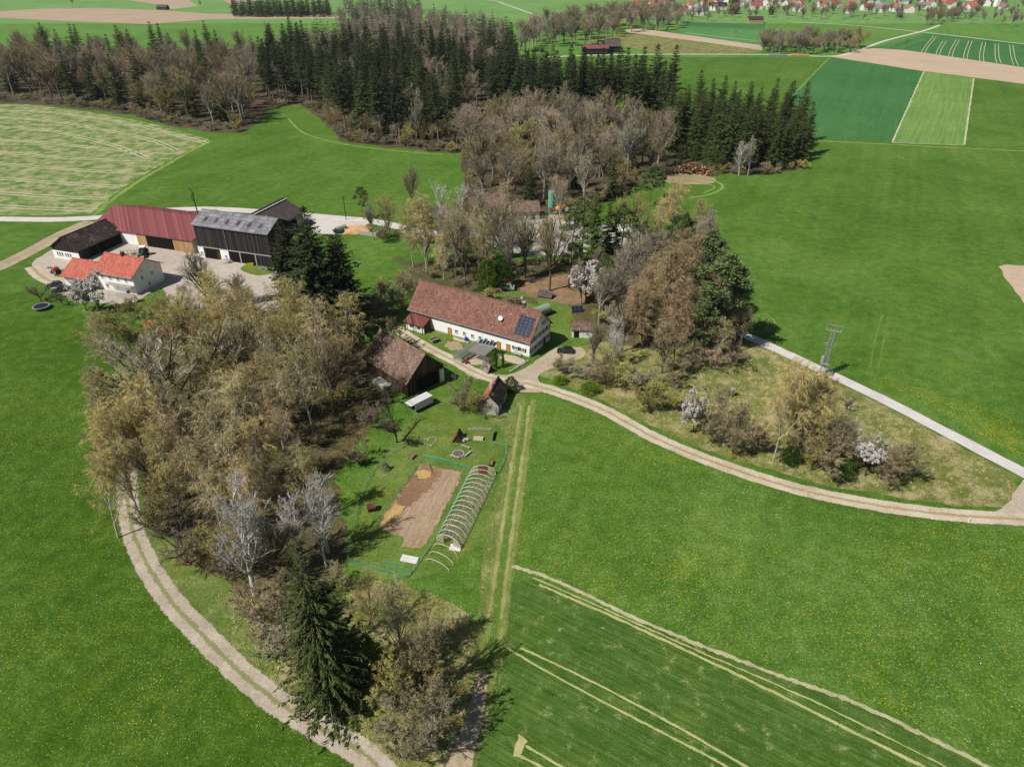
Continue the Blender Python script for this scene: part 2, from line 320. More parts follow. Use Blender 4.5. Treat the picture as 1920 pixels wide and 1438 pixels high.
# rough ground, verges, litter
sheet('rough_ground', [(1005, 700), (1060, 655), (1130, 640), (1250, 650), (1385, 625), (1450, 658), (1540, 704), (1650, 757), (1760, 815), (1850, 862), (1900, 893), (1908, 920), (1885, 950), (1830, 952), (1700, 936), (1560, 912), (1400, 868), (1300, 835), (1220, 797), (1130, 750), (1060, 724)], 0.015, M['rough'], jit=0.5, step=2)
sheet('rough_ground', [(895, 740), (960, 735), (1000, 745), (992, 800), (985, 900), (972, 1000), (960, 1100), (950, 1200), (935, 1320), (900, 1500), (800, 1500), (830, 1400), (890, 1240), (900, 1120), (910, 1000), (950, 850), (940, 800), (880, 790)], 0.015, M['verge'], jit=0.4, step=2)
sheet('forest_floor', [(-200, 192), (60, 196), (150, 204), (250, 217), (330, 238), (400, 250), (450, 250), (490, 228), (500, 205), (560, 195), (600, 222), (640, 266), (740, 278), (860, 288), (870, 340), (880, 400), (1100, 400), (1230, 330), (1300, 320), (1420, 330), (1505, 318), (1515, 270), (1440, 240), (1300, 215), (1180, 210), (1010, 180), (980, 110), (900, 96), (500, 92), (0, 96), (-200, 96)], 0.03, M['litter_dark'], jit=1.2, step=5)
sheet('grove_floor', [(250, 700), (330, 620), (420, 590), (520, 600), (600, 640), (680, 640), (690, 700), (720, 750), (680, 820), (635, 880), (640, 960), (650, 1060), (600, 1120), (540, 1170), (480, 1130), (400, 1080), (330, 1030), (275, 960), (262, 860)], 0.025, M['litter'], jit=0.8, step=2, smooth=True)
sheet('grove_floor', [(540, 1170), (640, 1090), (760, 1100), (880, 1150), (900, 1230), (860, 1330), (820, 1420), (770, 1470), (700, 1400), (600, 1330), (520, 1260)], 0.029, M['rough'], jit=0.6, step=2, smooth=True)
sheet('grove_floor', [(765, 490), (860, 488), (900, 486), (1060, 490), (1130, 470), (1250, 440), (1330, 400), (1390, 600), (1380, 640), (1250, 650), (1130, 640), (1060, 590), (960, 560), (860, 545), (790, 530), (740, 480)], 0.025, M['litter'], jit=0.8, step=3, smooth=True)
sheet('rough_ground', [(258, 960), (285, 955), (340, 1020), (410, 1080), (490, 1130), (545, 1170), (530, 1250), (600, 1325), (690, 1395), (780, 1450), (760, 1480), (700, 1425), (640, 1385), (575, 1345), (505, 1298), (435, 1238), (365, 1168), (305, 1098), (268, 1030)], 0.022, M['verge'], jit=0.3, step=1.5)
sheet('leaf_litter', [(985, 530), (1040, 515), (1090, 520), (1110, 545), (1080, 570), (1020, 560), (980, 548)], 0.035, M['litter_orange'], jit=0.6, step=1.5, smooth=True)
sheet('meadow_glade', [(660, 445), (740, 450), (765, 480), (770, 520), (720, 552), (660, 580), (620, 560), (600, 500)], 0.02, M['meadow'], jit=0.4, smooth=True)
sheet('back_lawn', [(900, 560), (970, 545), (1040, 560), (1072, 580), (1075, 640), (1040, 640), (1000, 560)], 0.03, M['lawn'], jit=0.4, smooth=True)
sheet('front_lawn', [(770, 610), (830, 625), (900, 650), (975, 680), (985, 690), (940, 697), (870, 672), (800, 640), (740, 625)], 0.03, M['lawn'], jit=0.3, smooth=True)
sheet('garden_lawn', [(780, 770), (860, 740), (905, 780), (940, 815), (950, 840), (930, 880), (930, 960), (860, 1050), (770, 1085), (650, 1060), (690, 930), (720, 860)], 0.02, M['lawn'], jit=0.4, smooth=True)
# yards
sheet('farmyard', [(60, 495), (85, 476), (120, 462), (235, 455), (300, 462), (380, 476), (520, 500), (545, 540), (530, 590), (505, 612), (470, 600), (330, 572), (300, 540), (240, 570), (130, 558), (75, 522)], 0.03, M['concrete'], jit=0.3, step=2, smooth=True)
sheet('yard_verge', [(100, 510), (118, 505), (135, 508), (125, 518), (105, 519)], 0.05, M['verge'], jit=0.2, step=1, smooth=True)
sheet('yard_verge', [(450, 505), (470, 494), (505, 500), (515, 512), (480, 516)], 0.05, M['lawn'], jit=0.2, step=1, smooth=True)
sheet('gravel_yard', [(740, 428), (800, 436), (880, 415), (960, 406), (1060, 404), (1120, 420), (1215, 435), (1190, 458), (1060, 478), (940, 470), (900, 445), (800, 452)], 0.035, M['gravel_grey'], jit=0.6, step=2, smooth=True)
sheet('timber_yard', [(1225, 318), (1290, 322), (1340, 335), (1330, 345), (1270, 345), (1235, 335)], 0.035, M['brown_dirt'], jit=0.6, step=2, smooth=True)
sheet('lane_junction', [(845, 672), (900, 695), (950, 703), (985, 690), (1010, 672), (1045, 652), (1090, 652), (1095, 668), (1045, 688), (1012, 702), (1014, 720), (1030, 730), (985, 736), (930, 718), (880, 706)], 0.036, M['gravel'], jit=0.25, step=1.2, smooth=True)
sheet('patio', [(930, 664), (960, 666), (986, 676), (983, 684), (960, 681), (935, 671)], 0.037, M['gravel'], jit=0.2, step=0.8)
sheet('patio', [(868, 672), (888, 662), (922, 672), (912, 684), (885, 684)], 0.037, M['gravel'], jit=0.2, step=0.8)
sheet('worn_patch', [(840, 640), (862, 642), (872, 655), (850, 658), (835, 650)], 0.037, M['brown_dirt'], jit=0.4, step=0.6)
sheet('worn_patch', [(850, 632), (880, 640), (876, 644), (848, 636)], 0.037, M['gravel'], jit=0.2, step=0.8)
# roads, lanes, tracks
strip('paved_lane', [(1330, 592), (1384, 622), (1450, 652), (1540, 694), (1650, 746), (1760, 803), (1850, 850), (1930, 892), (2050, 960)], 4.0, 0.045, M['tarred'])
strip('gravel_lane', [(985, 718), (1050, 737), (1130, 768), (1220, 817), (1300, 852), (1400, 888), (1500, 918), (1620, 943), (1750, 962), (1850, 970), (1930, 974), (2050, 978)], 4.2, 0.042, M['lane'], step=1.5)
sheet('lane_junction', [(1860, 968), (1890, 945), (1920, 900), (1960, 900), (1990, 985), (1920, 985)], 0.041, M['gravel'], jit=0.2, step=1.5, smooth=True)
strip('gravel_lane', [(742, 615), (790, 645), (850, 676), (900, 702), (950, 716), (990, 719)], 3.8, 0.039, M['lane'], step=1.5)
strip('farm_track', [(300, 615), (275, 690), (256, 760), (243, 830), (238, 900), (243, 965), (262, 1030), (305, 1105), (365, 1175), (435, 1245), (505, 1305), (575, 1350), (640, 1385), (690, 1420), (730, 1465), (760, 1510)], 4.3, 0.042, M['farm_track'], step=1.2)
strip('gravel_lane', [(-100, 411), (0, 411), (100, 412), (185, 408), (260, 398), (380, 392), (500, 398), (620, 408), (700, 416), (760, 428), (820, 440)], 6.0, 0.04, M['far_lane'])
sheet('gravel_apron', [(560, 402), (640, 405), (700, 412), (690, 420), (640, 440), (560, 430)], 0.034, M['gravel_pale'], jit=0.4, smooth=True)
strip('dirt_lane', [(-120, 545), (-40, 515), (0, 500), (60, 470), (115, 440), (170, 416)], 7.5, 0.044, M['dirt_lane'])
strip('yard_lane', [(60, 500), (80, 520), (120, 535), (160, 545)], 5.0, 0.038, M['lane'])
strip('grass_track', [(992, 748), (978, 830), (966, 920), (950, 1010), (938, 1090), (928, 1180), (918, 1250)], 4.4, 0.03, M['grass_ruts'], step=1.2)
pair([(985, 760), (972, 850), (957, 950), (940, 1070), (928, 1160)], 1.9, 0.75, 0.05, M['line_rut'], name='wheel_rut', step=1.0, jit=0.15)
strip('dirt_track', [(905, 1262), (893, 1330), (872, 1400), (848, 1470)], lambda t: 1.8 + 2.4 * t, 0.046, M['dirt_lane'], step=1.0)
strip('dirt_track', [(870, 1330), (850, 1380), (828, 1440)], 0.7, 0.046, M['dirt_lane'], step=1.0)
strip('far_lane', [(980, 112), (1005, 109), (1160, 103), (1440, 103), (1560, 106), (1610, 95), (1660, 77), (1730, 59), (1762, 48)], 4.6, 0.08, M['far_lane'], step=8)
strip('far_lane', [(1480, 42), (1585, 47), (1730, 61), (1920, 83), (2100, 101)], 4.0, 0.082, M['far_lane'], step=8)
strip('far_lane', [(800, 0.5), (915, 1), (950, 10), (990, 24), (1010, 30)], 4.0, 0.08, M['far_lane'], step=15)
strip('field_path', [(1240, 322), (1290, 330), (1340, 340), (1355, 352), (1330, 365), (1290, 372)], 1.6, 0.05, M['line_light'], step=1.5)
strip('field_path', [(1270, 335), (1325, 345), (1340, 352), (1320, 362)], 1.2, 0.05, M['line_light'], step=1.5)
for r0 in (0, 7, 14): strip('field_path', [(1420 + r0, 592 - r0 * .3), (1436 + r0, 600), (1440 + r0 * .9, 612), (1432 + r0 * .6, 620 + r0 * .2)], 0.5, 0.05, M['line_light'], step=0.8)
strip('field_path', [(395, 264), (320, 305), (245, 350), (175, 404)], 2.4, 0.03, M['line_light'], jit=0.5)
strip('field_path', [(540, 222), (570, 250), (640, 270), (740, 283), (830, 290)], 1.6, 0.03, M['line_light'], jit=0.3)
for px in ([(1655, 590), (1640, 640), (1632, 690)], [(1665, 595), (1655, 650), (1648, 690)]): strip('wheel_track', px, 0.7, 0.02, M['line_faint'], jit=0.2)

# ================================================================== mesh helpers for built things
class MB:
    def __init__(self): self.bm = bmesh.new()
    def box(self, x0, x1, y0, y1, z0, z1, rot=None, org=None):
        v = [Vector((x, y, z)) for z in (z0, z1) for x, y in ((x0, y0), (x1, y0), (x1, y1), (x0, y1))]
        if rot is not None:
            o_ = Vector(org or ((x0 + x1) / 2, (y0 + y1) / 2, (z0 + z1) / 2)); v = [o_ + rot @ (p - o_) for p in v]
        return self.hexa(v)
    def hexa(self, v):
        b = [self.bm.verts.new(p) for p in v]
        for f in ((3, 2, 1, 0), (4, 5, 6, 7), (0, 1, 5, 4), (1, 2, 6, 5), (2, 3, 7, 6), (3, 0, 4, 7)): self.bm.faces.new([b[i] for i in f])
        return self
    def beam(self, a, b, w, h=None):
        """square bar from a to b"""
        a, b = Vector(a), Vector(b); d = (b - a).normalized(); h = h or w
        s = d.cross(Vector((0, 0, 1)));  s = Vector((1, 0, 0)) if s.length < 1e-4 else s.normalized(); u = s.cross(d)
        return self.hexa([p + s * i * w / 2 + u * j * h / 2 for p in (a, b) for i, j in ((-1, -1), (1, -1), (1, 1), (-1, 1))])
    def prism(self, prof, y0, y1, axis='y'):
        """closed profile [(a, z)] pushed along an axis"""
        f = {'y': lambda a, z, t: (a, t, z), 'x': lambda a, z, t: (t, a, z)}[axis]
        A = [self.bm.verts.new(f(a, z, y0)) for a, z in prof]; B = [self.bm.verts.new(f(a, z, y1)) for a, z in prof]; n = len(prof)
        self.bm.faces.new(A); self.bm.faces.new(B[::-1])
        for i in range(n): self.bm.faces.new((A[i], B[i], B[(i + 1) % n], A[(i + 1) % n]))
        return self
    def cyl(self, a, b, r, r2=None, n=14, cap=True):
        a, b = Vector(a), Vector(b); d = (b - a).normalized(); s = d.orthogonal().normalized(); u = d.cross(s); r2 = r if r2 is None else r2
        A = [self.bm.verts.new(a + (s * math.cos(t) + u * math.sin(t)) * r) for t in [6.28318 * i / n for i in range(n)]]
        B = [self.bm.verts.new(b + (s * math.cos(t) + u * math.sin(t)) * r2) for t in [6.28318 * i / n for i in range(n)]]
        for i in range(n): self.bm.faces.new((A[i], A[(i + 1) % n], B[(i + 1) % n], B[i]))
        if cap: self.bm.faces.new(A[::-1]); self.bm.faces.new(B)
        return self
    def tube(self, pts, r, n=6):
        for a, b in zip(pts, pts[1:]): self.cyl(a, b, r, n=n)
        return self
    def ico(self, c, r, sub=2, sq=(1, 1, 1), jit=0.0, rs=random.Random(2)):
        g = bmesh.ops.create_icosphere(self.bm, subdivisions=sub, radius=r)
        for v in g['verts']: v.co = Vector((v.co.x * sq[0], v.co.y * sq[1], v.co.z * sq[2])) * (1 + rs.uniform(-jit, jit)) + Vector(c)
        return self
    def quad(self, *p): self.bm.faces.new([self.bm.verts.new(q) for q in p]); return self
    def build(self, name, mat, parent=None, bevel=0.0, smooth=False):
        bmesh.ops.recalc_face_normals(self.bm, faces=self.bm.faces[:])
        if bevel: bmesh.ops.bevel(self.bm, geom=self.bm.edges[:], offset=bevel, segments=2, affect='EDGES', profile=0.6, clamp_overlap=True)
        if smooth:
            for f in self.bm.faces: f.smooth = True
        return mesh_obj(name, self.bm, mat, parent)
def tile_mat(name, lo, mid, hi, course=0.36, spots=None, moss=None, axis_w=0.3):
    """courses of small tiles: rows across the slope, columns along the ridge"""
    n = NB(name, 0.85, 0.15); p = n.pos('object')
    sp = n.N.new('ShaderNodeSeparateXYZ'); n.L.new(p, sp.inputs[0])
    row = n.math('FRACT', n.math('MULTIPLY', sp.outputs[2], 1.0 / (course * 0.7))); col = n.math('FRACT', n.math('MULTIPLY', sp.outputs[0], 1 / axis_w))
    cell = n.N.new('ShaderNodeTexWhiteNoise'); cell.noise_dimensions = '2D'
    cv = n.N.new('ShaderNodeCombineXYZ'); n.L.new(n.math('FLOOR', n.math('MULTIPLY', sp.outputs[0], 1 / axis_w)), cv.inputs[0]); n.L.new(n.math('FLOOR', n.math('MULTIPLY', sp.outputs[2], 1 / (course * 0.7))), cv.inputs[1]); n.L.new(cv.outputs[0], cell.inputs['Vector'])
    f = n.math('ADD', n.math('MULTIPLY', cell.outputs['Value'], 0.35), n.math('MULTIPLY', n.noise(0.5, 5, 0.65, n.scale(p, (1, 0.4, 1))), 0.65))
    c = n.ramp(f, [(0.28, lo), (0.5, mid), (0.72, hi)])
    c = n.mix(n.math('MULTIPLY', n.step(row, 0.72, 1.0), 0.55), c, tuple(v * 0.45 for v in lo[:3]) + (1,))
    if moss: c = n.mix(n.step(n.noise(0.35, 5, 0.7, p), 0.52, 0.7), c, moss)
    if spots: c = n.mix(n.step(n.noise(1.9, 2, 0.5, p), 0.70, 0.74), c, spots)
    n.color(c); n.bump(n.math('ADD', row, n.math('MULTIPLY', col, 0.3)), 0.5, 0.05)
    return n.m
def plank_mat(name, lo, mid, hi, w=0.22, axis=0, horizontal=False):
    n = NB(name, 0.9, 0.1); p = n.pos('object'); sp = n.N.new('ShaderNodeSeparateXYZ'); n.L.new(p, sp.inputs[0])
    a = sp.outputs[2] if horizontal else n.math('ADD', sp.outputs[0], sp.outputs[1])
    k = n.math('MULTIPLY', a, 1 / w); wn = n.N.new('ShaderNodeTexWhiteNoise'); wn.noise_dimensions = '1D'; n.L.new(n.math('FLOOR', k), wn.inputs['W'])
    f = n.math('ADD', n.math('MULTIPLY', wn.outputs['Value'], 0.5), n.math('MULTIPLY', n.noise(1.0, 5, 0.7, n.scale(p, (6, 6, 0.7) if not horizontal else (0.7, 0.7, 6))), 0.5))
    c = n.ramp(f, [(0.25, lo), (0.5, mid), (0.78, hi)]); gap = n.step(n.math('ABSOLUTE', n.math('SUBTRACT', n.math('FRACT', k), 0.5)), 0.40, 0.5)
    c = n.mix(gap, c, tuple(v * 0.35 for v in lo[:3]) + (1,)); n.color(c); n.bump(n.math('SUBTRACT', 1.0, gap), 0.5, 0.03)
    return n.m
def wall_mat(name, base, dirt, amt=0.35):
    n = NB(name, 0.9, 0.15); p = n.pos('object'); f = n.noise(0.5, 6, 0.7, n.scale(p, (1, 1, 0.45))); g = n.noise(4, 4, 0.7, p)
    n.color(n.mix(n.math('MULTIPLY', n.step(n.math('ADD', n.math('MULTIPLY', f, .7), n.math('MULTIPLY', g, .3)), 0.45, 0.8), amt), base, dirt)); n.bump(g, 0.2, 0.02)
    return n.m
def glass_mat(name, col=(0.02, 0.025, 0.03, 1), rough=0.08):
    n = NB(name, rough, 0.5); n.color(n.mix(n.noise(1.2, 3, 0.5, n.pos('object')), col, tuple(c * 1.6 for c in col[:3]) + (1,))); return n.m
Q = dict(
    brick_red=tile_mat('old_red_tiles', S(106, 74, 64), S(134, 95, 83), S(156, 117, 103), spots=S(200, 184, 174)),
    brown_tile=tile_mat('weathered_brown_tiles', S(96, 76, 66), S(124, 102, 90), S(150, 130, 118), spots=S(190, 176, 164), moss=S(128, 92, 72)),
    orange_tile=tile_mat('orange_tiles', S(166, 90, 76), S(188, 106, 90), S(204, 122, 104), course=0.5),
    dark_tile=tile_mat('dark_tiles', S(44, 38, 36), S(66, 58, 54), S(96, 86, 80), moss=S(112, 100, 92), spots=S(128, 116, 108)),
    grey_sheet=tile_mat('grey_roof_sheets', S(112, 112, 118), S(132, 132, 138), S(150, 150, 156), course=0.9, axis_w=1.1),
    slate=tile_mat('grey_brown_tiles', S(78, 68, 66), S(96, 86, 84), S(114, 104, 102)),
    red_metal=plank_mat('red_metal_roof', S(126, 72, 74), S(142, 84, 84), S(158, 98, 98), w=0.9),
    rust_metal=plank_mat('rusty_red_sheets', S(98, 56, 52), S(122, 72, 66), S(146, 96, 88), w=0.8),
    white=wall_mat('white_plaster', (0.78, 0.77, 0.75, 1), S(196, 186, 172)), white_dirty=wall_mat('aged_white_plaster', (0.66, 0.65, 0.62, 1), S(150, 136, 118), 0.7),
    grey_wall=wall_mat('grey_rough_stone', S(186, 184, 178), S(120, 112, 100), 0.9), concrete=wall_mat('concrete', S(182, 176, 168), S(130, 122, 112)),
    black_wood=plank_mat('black_boards', S(40, 38, 38), S(58, 55, 54), S(82, 78, 76), w=0.4), brown_wood=plank_mat('brown_boards', S(62, 48, 34), S(90, 72, 52), S(122, 102, 78), w=0.3),
    grey_wood=plank_mat('grey_boards', S(112, 106, 98), S(146, 138, 128), S(176, 168, 158), w=0.25), pale_wood=plank_mat('pale_boards', S(170, 134, 92), S(196, 158, 112), S(212, 178, 134), w=0.3),
    orange_wood=plain('orange_door_wood', S(206, 142, 54), 0.5, 0.3), dark=plain('painted_opening_shade', (0.012, 0.011, 0.010, 1), 0.95, 0.05), glass=glass_mat('dark_glass'),  # the black paints the inner shade of openings and louvres
    panel=glass_mat('solar_cell', (0.012, 0.016, 0.035, 1), 0.12), alu=plain('aluminium', S(150, 152, 158), 0.5, 0.4, 0.05, metal=0.3), shutter=plain('dark_green_shutter', S(70, 74, 62), 0.6, 0.3),
    frame_white=plain('white_paint', (0.8, 0.8, 0.79, 1), 0.5, 0.3, 0.04), steel=plain('galvanised_steel', S(168, 174, 172), 0.45, 0.5, 0.12, metal=0.3), rubber=plain('tyre_rubber', (0.018, 0.018, 0.018, 1), 0.9, 0.1),
    car_black=plain('black_car_paint', (0.015, 0.016, 0.018, 1), 0.15, 0.6, 0.05), car_blue=plain('dark_blue_car_paint', (0.035, 0.045, 0.065, 1), 0.15, 0.6, 0.05), green=plain('tractor_green', S(30, 92, 52), 0.35, 0.4), red=plain('machine_red', S(190, 44, 36), 0.4, 0.4),
    rust=plain('rust', S(132, 82, 56), 0.9, 0.1, 0.25), tarp=plain('white_tarpaulin', S(216, 214, 212), 0.6, 0.3, 0.06), sand=soil_mat('sand', S(190, 140, 92), S(212, 164, 116), S(224, 186, 144), fine=2), stone=plain('pale_stone', S(176, 168, 158), 0.9, 0.1, 0.2, 4),
    green_net=plain('green_net_cord', S(96, 190, 152), 0.7, 0.2, 0.1), tank=plain('grey_green_tank', S(150, 164, 152), 0.5, 0.3, 0.1), yellow=plain('yellow_plastic', S(226, 206, 70), 0.5, 0.3), blue=plain('blue_plastic', S(40, 84, 164), 0.45, 0.4), log=plain('log_bark', S(112, 84, 64), 0.9, 0.1, 0.25, 3), log_end=plain('sawn_log_end', S(212, 160, 116), 0.8, 0.1, 0.15, 3),
    orange_p=plain('orange_paint', S(228, 150, 62), 0.5, 0.3), cell_glass=None)
def translucent(name, col, alpha):
    n = NB(name, 0.25, 0.5); n.color(n.mix(n.noise(1.5, 4, 0.6, n.pos('object')), col, tuple(c * 0.7 for c in col[:3]) + (1,))); n.alpha(alpha); return n.m
Q['pane'] = translucent('greenhouse_glass', S(176, 180, 168), 0.45); Q['film'] = translucent('yellowed_film', S(196, 192, 150), 0.75)

class Frame:
    """local axes of a building: x along the ridge, y away from its front, z up"""
    def __init__(self, x, y, yaw): self.o = Vector((x, y, 0)); self.a = R(yaw); self.u = Vector((math.cos(self.a), math.sin(self.a), 0)); self.v = Vector((-self.u.y, self.u.x, 0))
    def hit(self, px, py, pt, nrm):
        """photo pixel -> local point on the local plane (pt, nrm)"""
        g = G(px, py); c = Vector((0, 0, CH)); L_ = lambda w: Vector(((w - self.o).dot(self.u), (w - self.o).dot(self.v), w.z))
        a, b = L_(c), L_(g); d = b - a; n = Vector(nrm); return a + d * ((Vector(pt) - a).dot(n) / d.dot(n))
def face_pt(face, a, z, d, B):
    """a along the wall, d outwards from it; B = wall box (x0, x1, y0, y1)"""
    return {'front': (a, B[2] - d, z), 'back': (a, B[3] + d, z), 'right': (B[1] + d, a, z), 'left': (B[0] - d, a, z)}[face]
def fbox(mb, face, a0, a1, z0, z1, d0, d1, B):
    p, q = face_pt(face, a0, z0, d0, B), face_pt(face, a1, z1, d1, B)
    return mb.box(min(p[0], q[0]), max(p[0], q[0]), min(p[1], q[1]), max(p[1], q[1]), min(p[2], q[2]), max(p[2], q[2]))
def window(root, face, a, z, w, h, B, shutters=False, frame='frame_white', bars=1, label=None):
    mb = MB(); t = 0.09
    fbox(mb, face, a - w / 2, a - w / 2 + t, z - h / 2, z + h / 2, -0.02, 0.07, B); fbox(mb, face, a + w / 2 - t, a + w / 2, z - h / 2, z + h / 2, -0.02, 0.07, B)
    fbox(mb, face, a - w / 2 + t, a + w / 2 - t, z + h / 2 - t, z + h / 2, -0.02, 0.07, B); fbox(mb, face, a - w / 2 + t, a + w / 2 - t, z - h / 2, z - h / 2 + t, -0.02, 0.07, B)
    for i in range(bars): c = a - w / 2 + w * (i + 1) / (bars + 1); fbox(mb, face, c - 0.04, c + 0.04, z - h / 2 + t, z + h / 2 - t, -0.02, 0.06, B)
    o = mb.build('window', Q[frame], root)
    mb = MB(); fbox(mb, face, a - w / 2 + t, a + w / 2 - t, z - h / 2 + t, z + h / 2 - t, 0.005, 0.03, B); mb.build('pane', Q['glass'], o)
    mb = MB(); fbox(mb, face, a - w / 2 - 0.08, a + w / 2 + 0.08, z - h / 2 - 0.1, z - h / 2 - 0.01, 0.0, 0.16, B); mb.build('sill', Q['concrete'], o)
    if shutters:
        for s in (-1, 1):
            mb = MB(); c = a + s * (w / 2 + 0.27); fbox(mb, face, c - 0.24, c + 0.24, z - h / 2, z + h / 2, 0.005, 0.07, B); mb.build('shutter', Q['shutter'], o)
    return o
def door(root, face, a, z0, w, h, B, mat='orange_wood', handle=True, frame='shutter'):
    mb = MB(); fbox(mb, face, a - w / 2, a + w / 2, z0, z0 + h, 0.005, 0.07, B); o = mb.build('door', Q[mat], root)
    mb = MB(); t = 0.12
    fbox(mb, face, a - w / 2 - t, a - w / 2, z0, z0 + h + t, 0.0, 0.1, B); fbox(mb, face, a + w / 2, a + w / 2 + t, z0, z0 + h + t, 0.0, 0.1, B); fbox(mb, face, a - w / 2, a + w / 2, z0 + h, z0 + h + t, 0.0, 0.1, B)
    mb.build('door_frame', Q[frame], o)
    if handle: mb = MB(); fbox(mb, face, a + w * 0.32, a + w * 0.4, z0 + 1.0, z0 + 1.06, 0.07, 0.14, B); mb.build('handle', Q['steel'], o)
    return o
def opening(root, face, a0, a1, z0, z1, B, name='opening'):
    """a dark doorway: a thin black slab on the wall, the shade inside painted as colour"""
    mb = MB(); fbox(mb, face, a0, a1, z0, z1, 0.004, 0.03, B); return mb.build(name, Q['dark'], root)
def gable(name, label, cat, x, y, yaw, L, W, he, hr, wall, roof, ox=0.5, oy=0.6, roofs=None, ends=None, thick=0.22, ridge=True, base=0.0, sides='walls', group=None):
    """roof outline L x W with eave he and ridge hr; walls stand inside the overhang"""
    F = Frame(x, y, yaw); root = empty(name, F.o, F.a, label, cat, group); k = (hr - he) / (W / 2); zw = he + k * oy - 0.06
    B = (ox, L - ox, oy, W - oy)
    if sides == 'walls':
        mb = MB(); mb.prism([(B[2], base), (B[3], base), (B[3], zw - thick), (W / 2, hr - thick - 0.06), (B[2], zw - thick)], B[0], B[1], 'x'); mb.build('wall', Q[wall], root)
    # ends: gable boarding above eave height
    if ends:
        for xe, s in ((B[0], -1), (B[1], 1)):
            mb = MB(); mb.prism([(B[2] + .02, he - 0.2), (B[3] - .02, he - 0.2), (B[3] - .02, zw - thick - .02), (W / 2, hr - thick - 0.1), (B[2] + .02, zw - thick - .02)], xe + s * 0.004 if s > 0 else xe - 0.07, xe + 0.07 if s > 0 else xe - 0.004, 'x'); mb.build('gable_boarding', Q[ends], root)
    rs_ = []
    for i, (ya, yb) in enumerate(((0, W / 2), (W, W / 2))):
        mb = MB(); mb.prism([(ya, he), (yb, hr), (yb, hr - thick), (ya, he - thick)], 0, L, 'x'); rs_.append(mb.build('roof_slope', Q[(roofs or (roof, roof))[i]], root))
    if ridge: MB().prism([(W / 2 - 0.22, hr - 0.02), (W / 2 + 0.22, hr - 0.02), (W / 2 + 0.08, hr + 0.12), (W / 2 - 0.08, hr + 0.12)], -0.02, L + 0.02, 'x').build('ridge_cap', Q[(roofs or (roof, roof))[0]], rs_[0])
    return root, F, B, k, rs_
def gutter(root, L, he, y=-0.08):
    MB().cyl((0, y, he - 0.05), (L, y, he - 0.05), 0.08, n=8).build('gutter', Q['steel'], root)

# ================================================================== longhouse
root, F, B, k, rs_ = gable('farm_longhouse', 'long white farmhouse with a red tiled roof and solar panels', 'house', -28.5, 174.6, -30.2, 38.1, 12.7, 4.6, 10.8, 'white', 'brick_red', ox=0.45, oy=0.75)
gutter(root, 38.1, 4.6)
fp = lambda px, py: F.hit(px, py, (0, B[2], 0), (0, 1, 0)); gp = lambda px, py: F.hit(px, py, (B[1], 0, 0), (1, 0, 0))
for px, py in ((843.6, 622.3), (935.5, 648.4), (953.3, 652)): door(root, 'front', fp(px, py).x, 0.05, 0.95, 2.0, B)
for px, py, sh in ((856, 623, 0), (871, 627.3, 0), (886, 631.7, 0), (900, 634, 0), (911.6, 638, 0), (923.6, 641.6, 0), (967, 652.8, 1), (980.3, 656.7, 1)):
    window(root, 'front', fp(px, py).x, 1.75, 1.0, 1.05, B, shutters=bool(sh))
for zx, zy in ((685, 600), (770, 625), (870, 645), (965, 672), (1045, 695), (1130, 717), (1230, 745), (1325, 770), (1410, 792)):
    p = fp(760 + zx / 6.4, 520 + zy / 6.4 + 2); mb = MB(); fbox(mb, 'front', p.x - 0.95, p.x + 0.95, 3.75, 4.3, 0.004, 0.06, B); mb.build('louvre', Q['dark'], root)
for zx, zy, w in ((930, 600, 1.0), (998, 548, 1.0), (1068, 495, 1.0), (1185, 405, 1.0)): p = gp(880 + zx / 8, 580 + zy / 8); window(root, 'right', p.y, 1.75, w, 1.15, B, True)
for zx, zy in ((948, 478), (1000, 430), (1068, 375), (1130, 320), (1187, 270)): p = gp(880 + zx / 8, 580 + zy / 8); window(root, 'right', p.y, 4.35, 0.95, 1.15, B, True)
for zx, zy in ((1003, 290), (1118, 210)): p = gp(880 + zx / 8, 580 + zy / 8); window(root, 'right', p.y, 6.9, 0.9, 1.1, B, zx > 1050)
window(root, 'right', 6.3, 9.0, 0.7, 0.8, B); door(root, 'right', gp(880 + 1125 / 8, 580 + 465 / 8).y, 0.05, 1.0, 2.1, B, 'shutter')
MB().box(B[0] - .02, B[1] + .02, B[2] - .02, B[2] + .2, 0, 0.35).build('plinth', Q['concrete'], root)
n_roof = Vector((0, -k, 1)).normalized(); sl = Vector((0, 1, k)).normalized(); rp = lambda px, py: F.hit(px, py, (0, 0, 4.6), (0, -k, 1))
cs = [rp(880 + a / 8, 580 + b / 8) for a, b in ((780, 85), (1008, 140), (885, 430), (655, 370))]
x0, x1 = (cs[0].x + cs[3].x) / 2, (cs[1].x + cs[2].x) / 2; y0, y1 = (cs[2].y + cs[3].y) / 2, (cs[0].y + cs[1].y) / 2
proto = {}
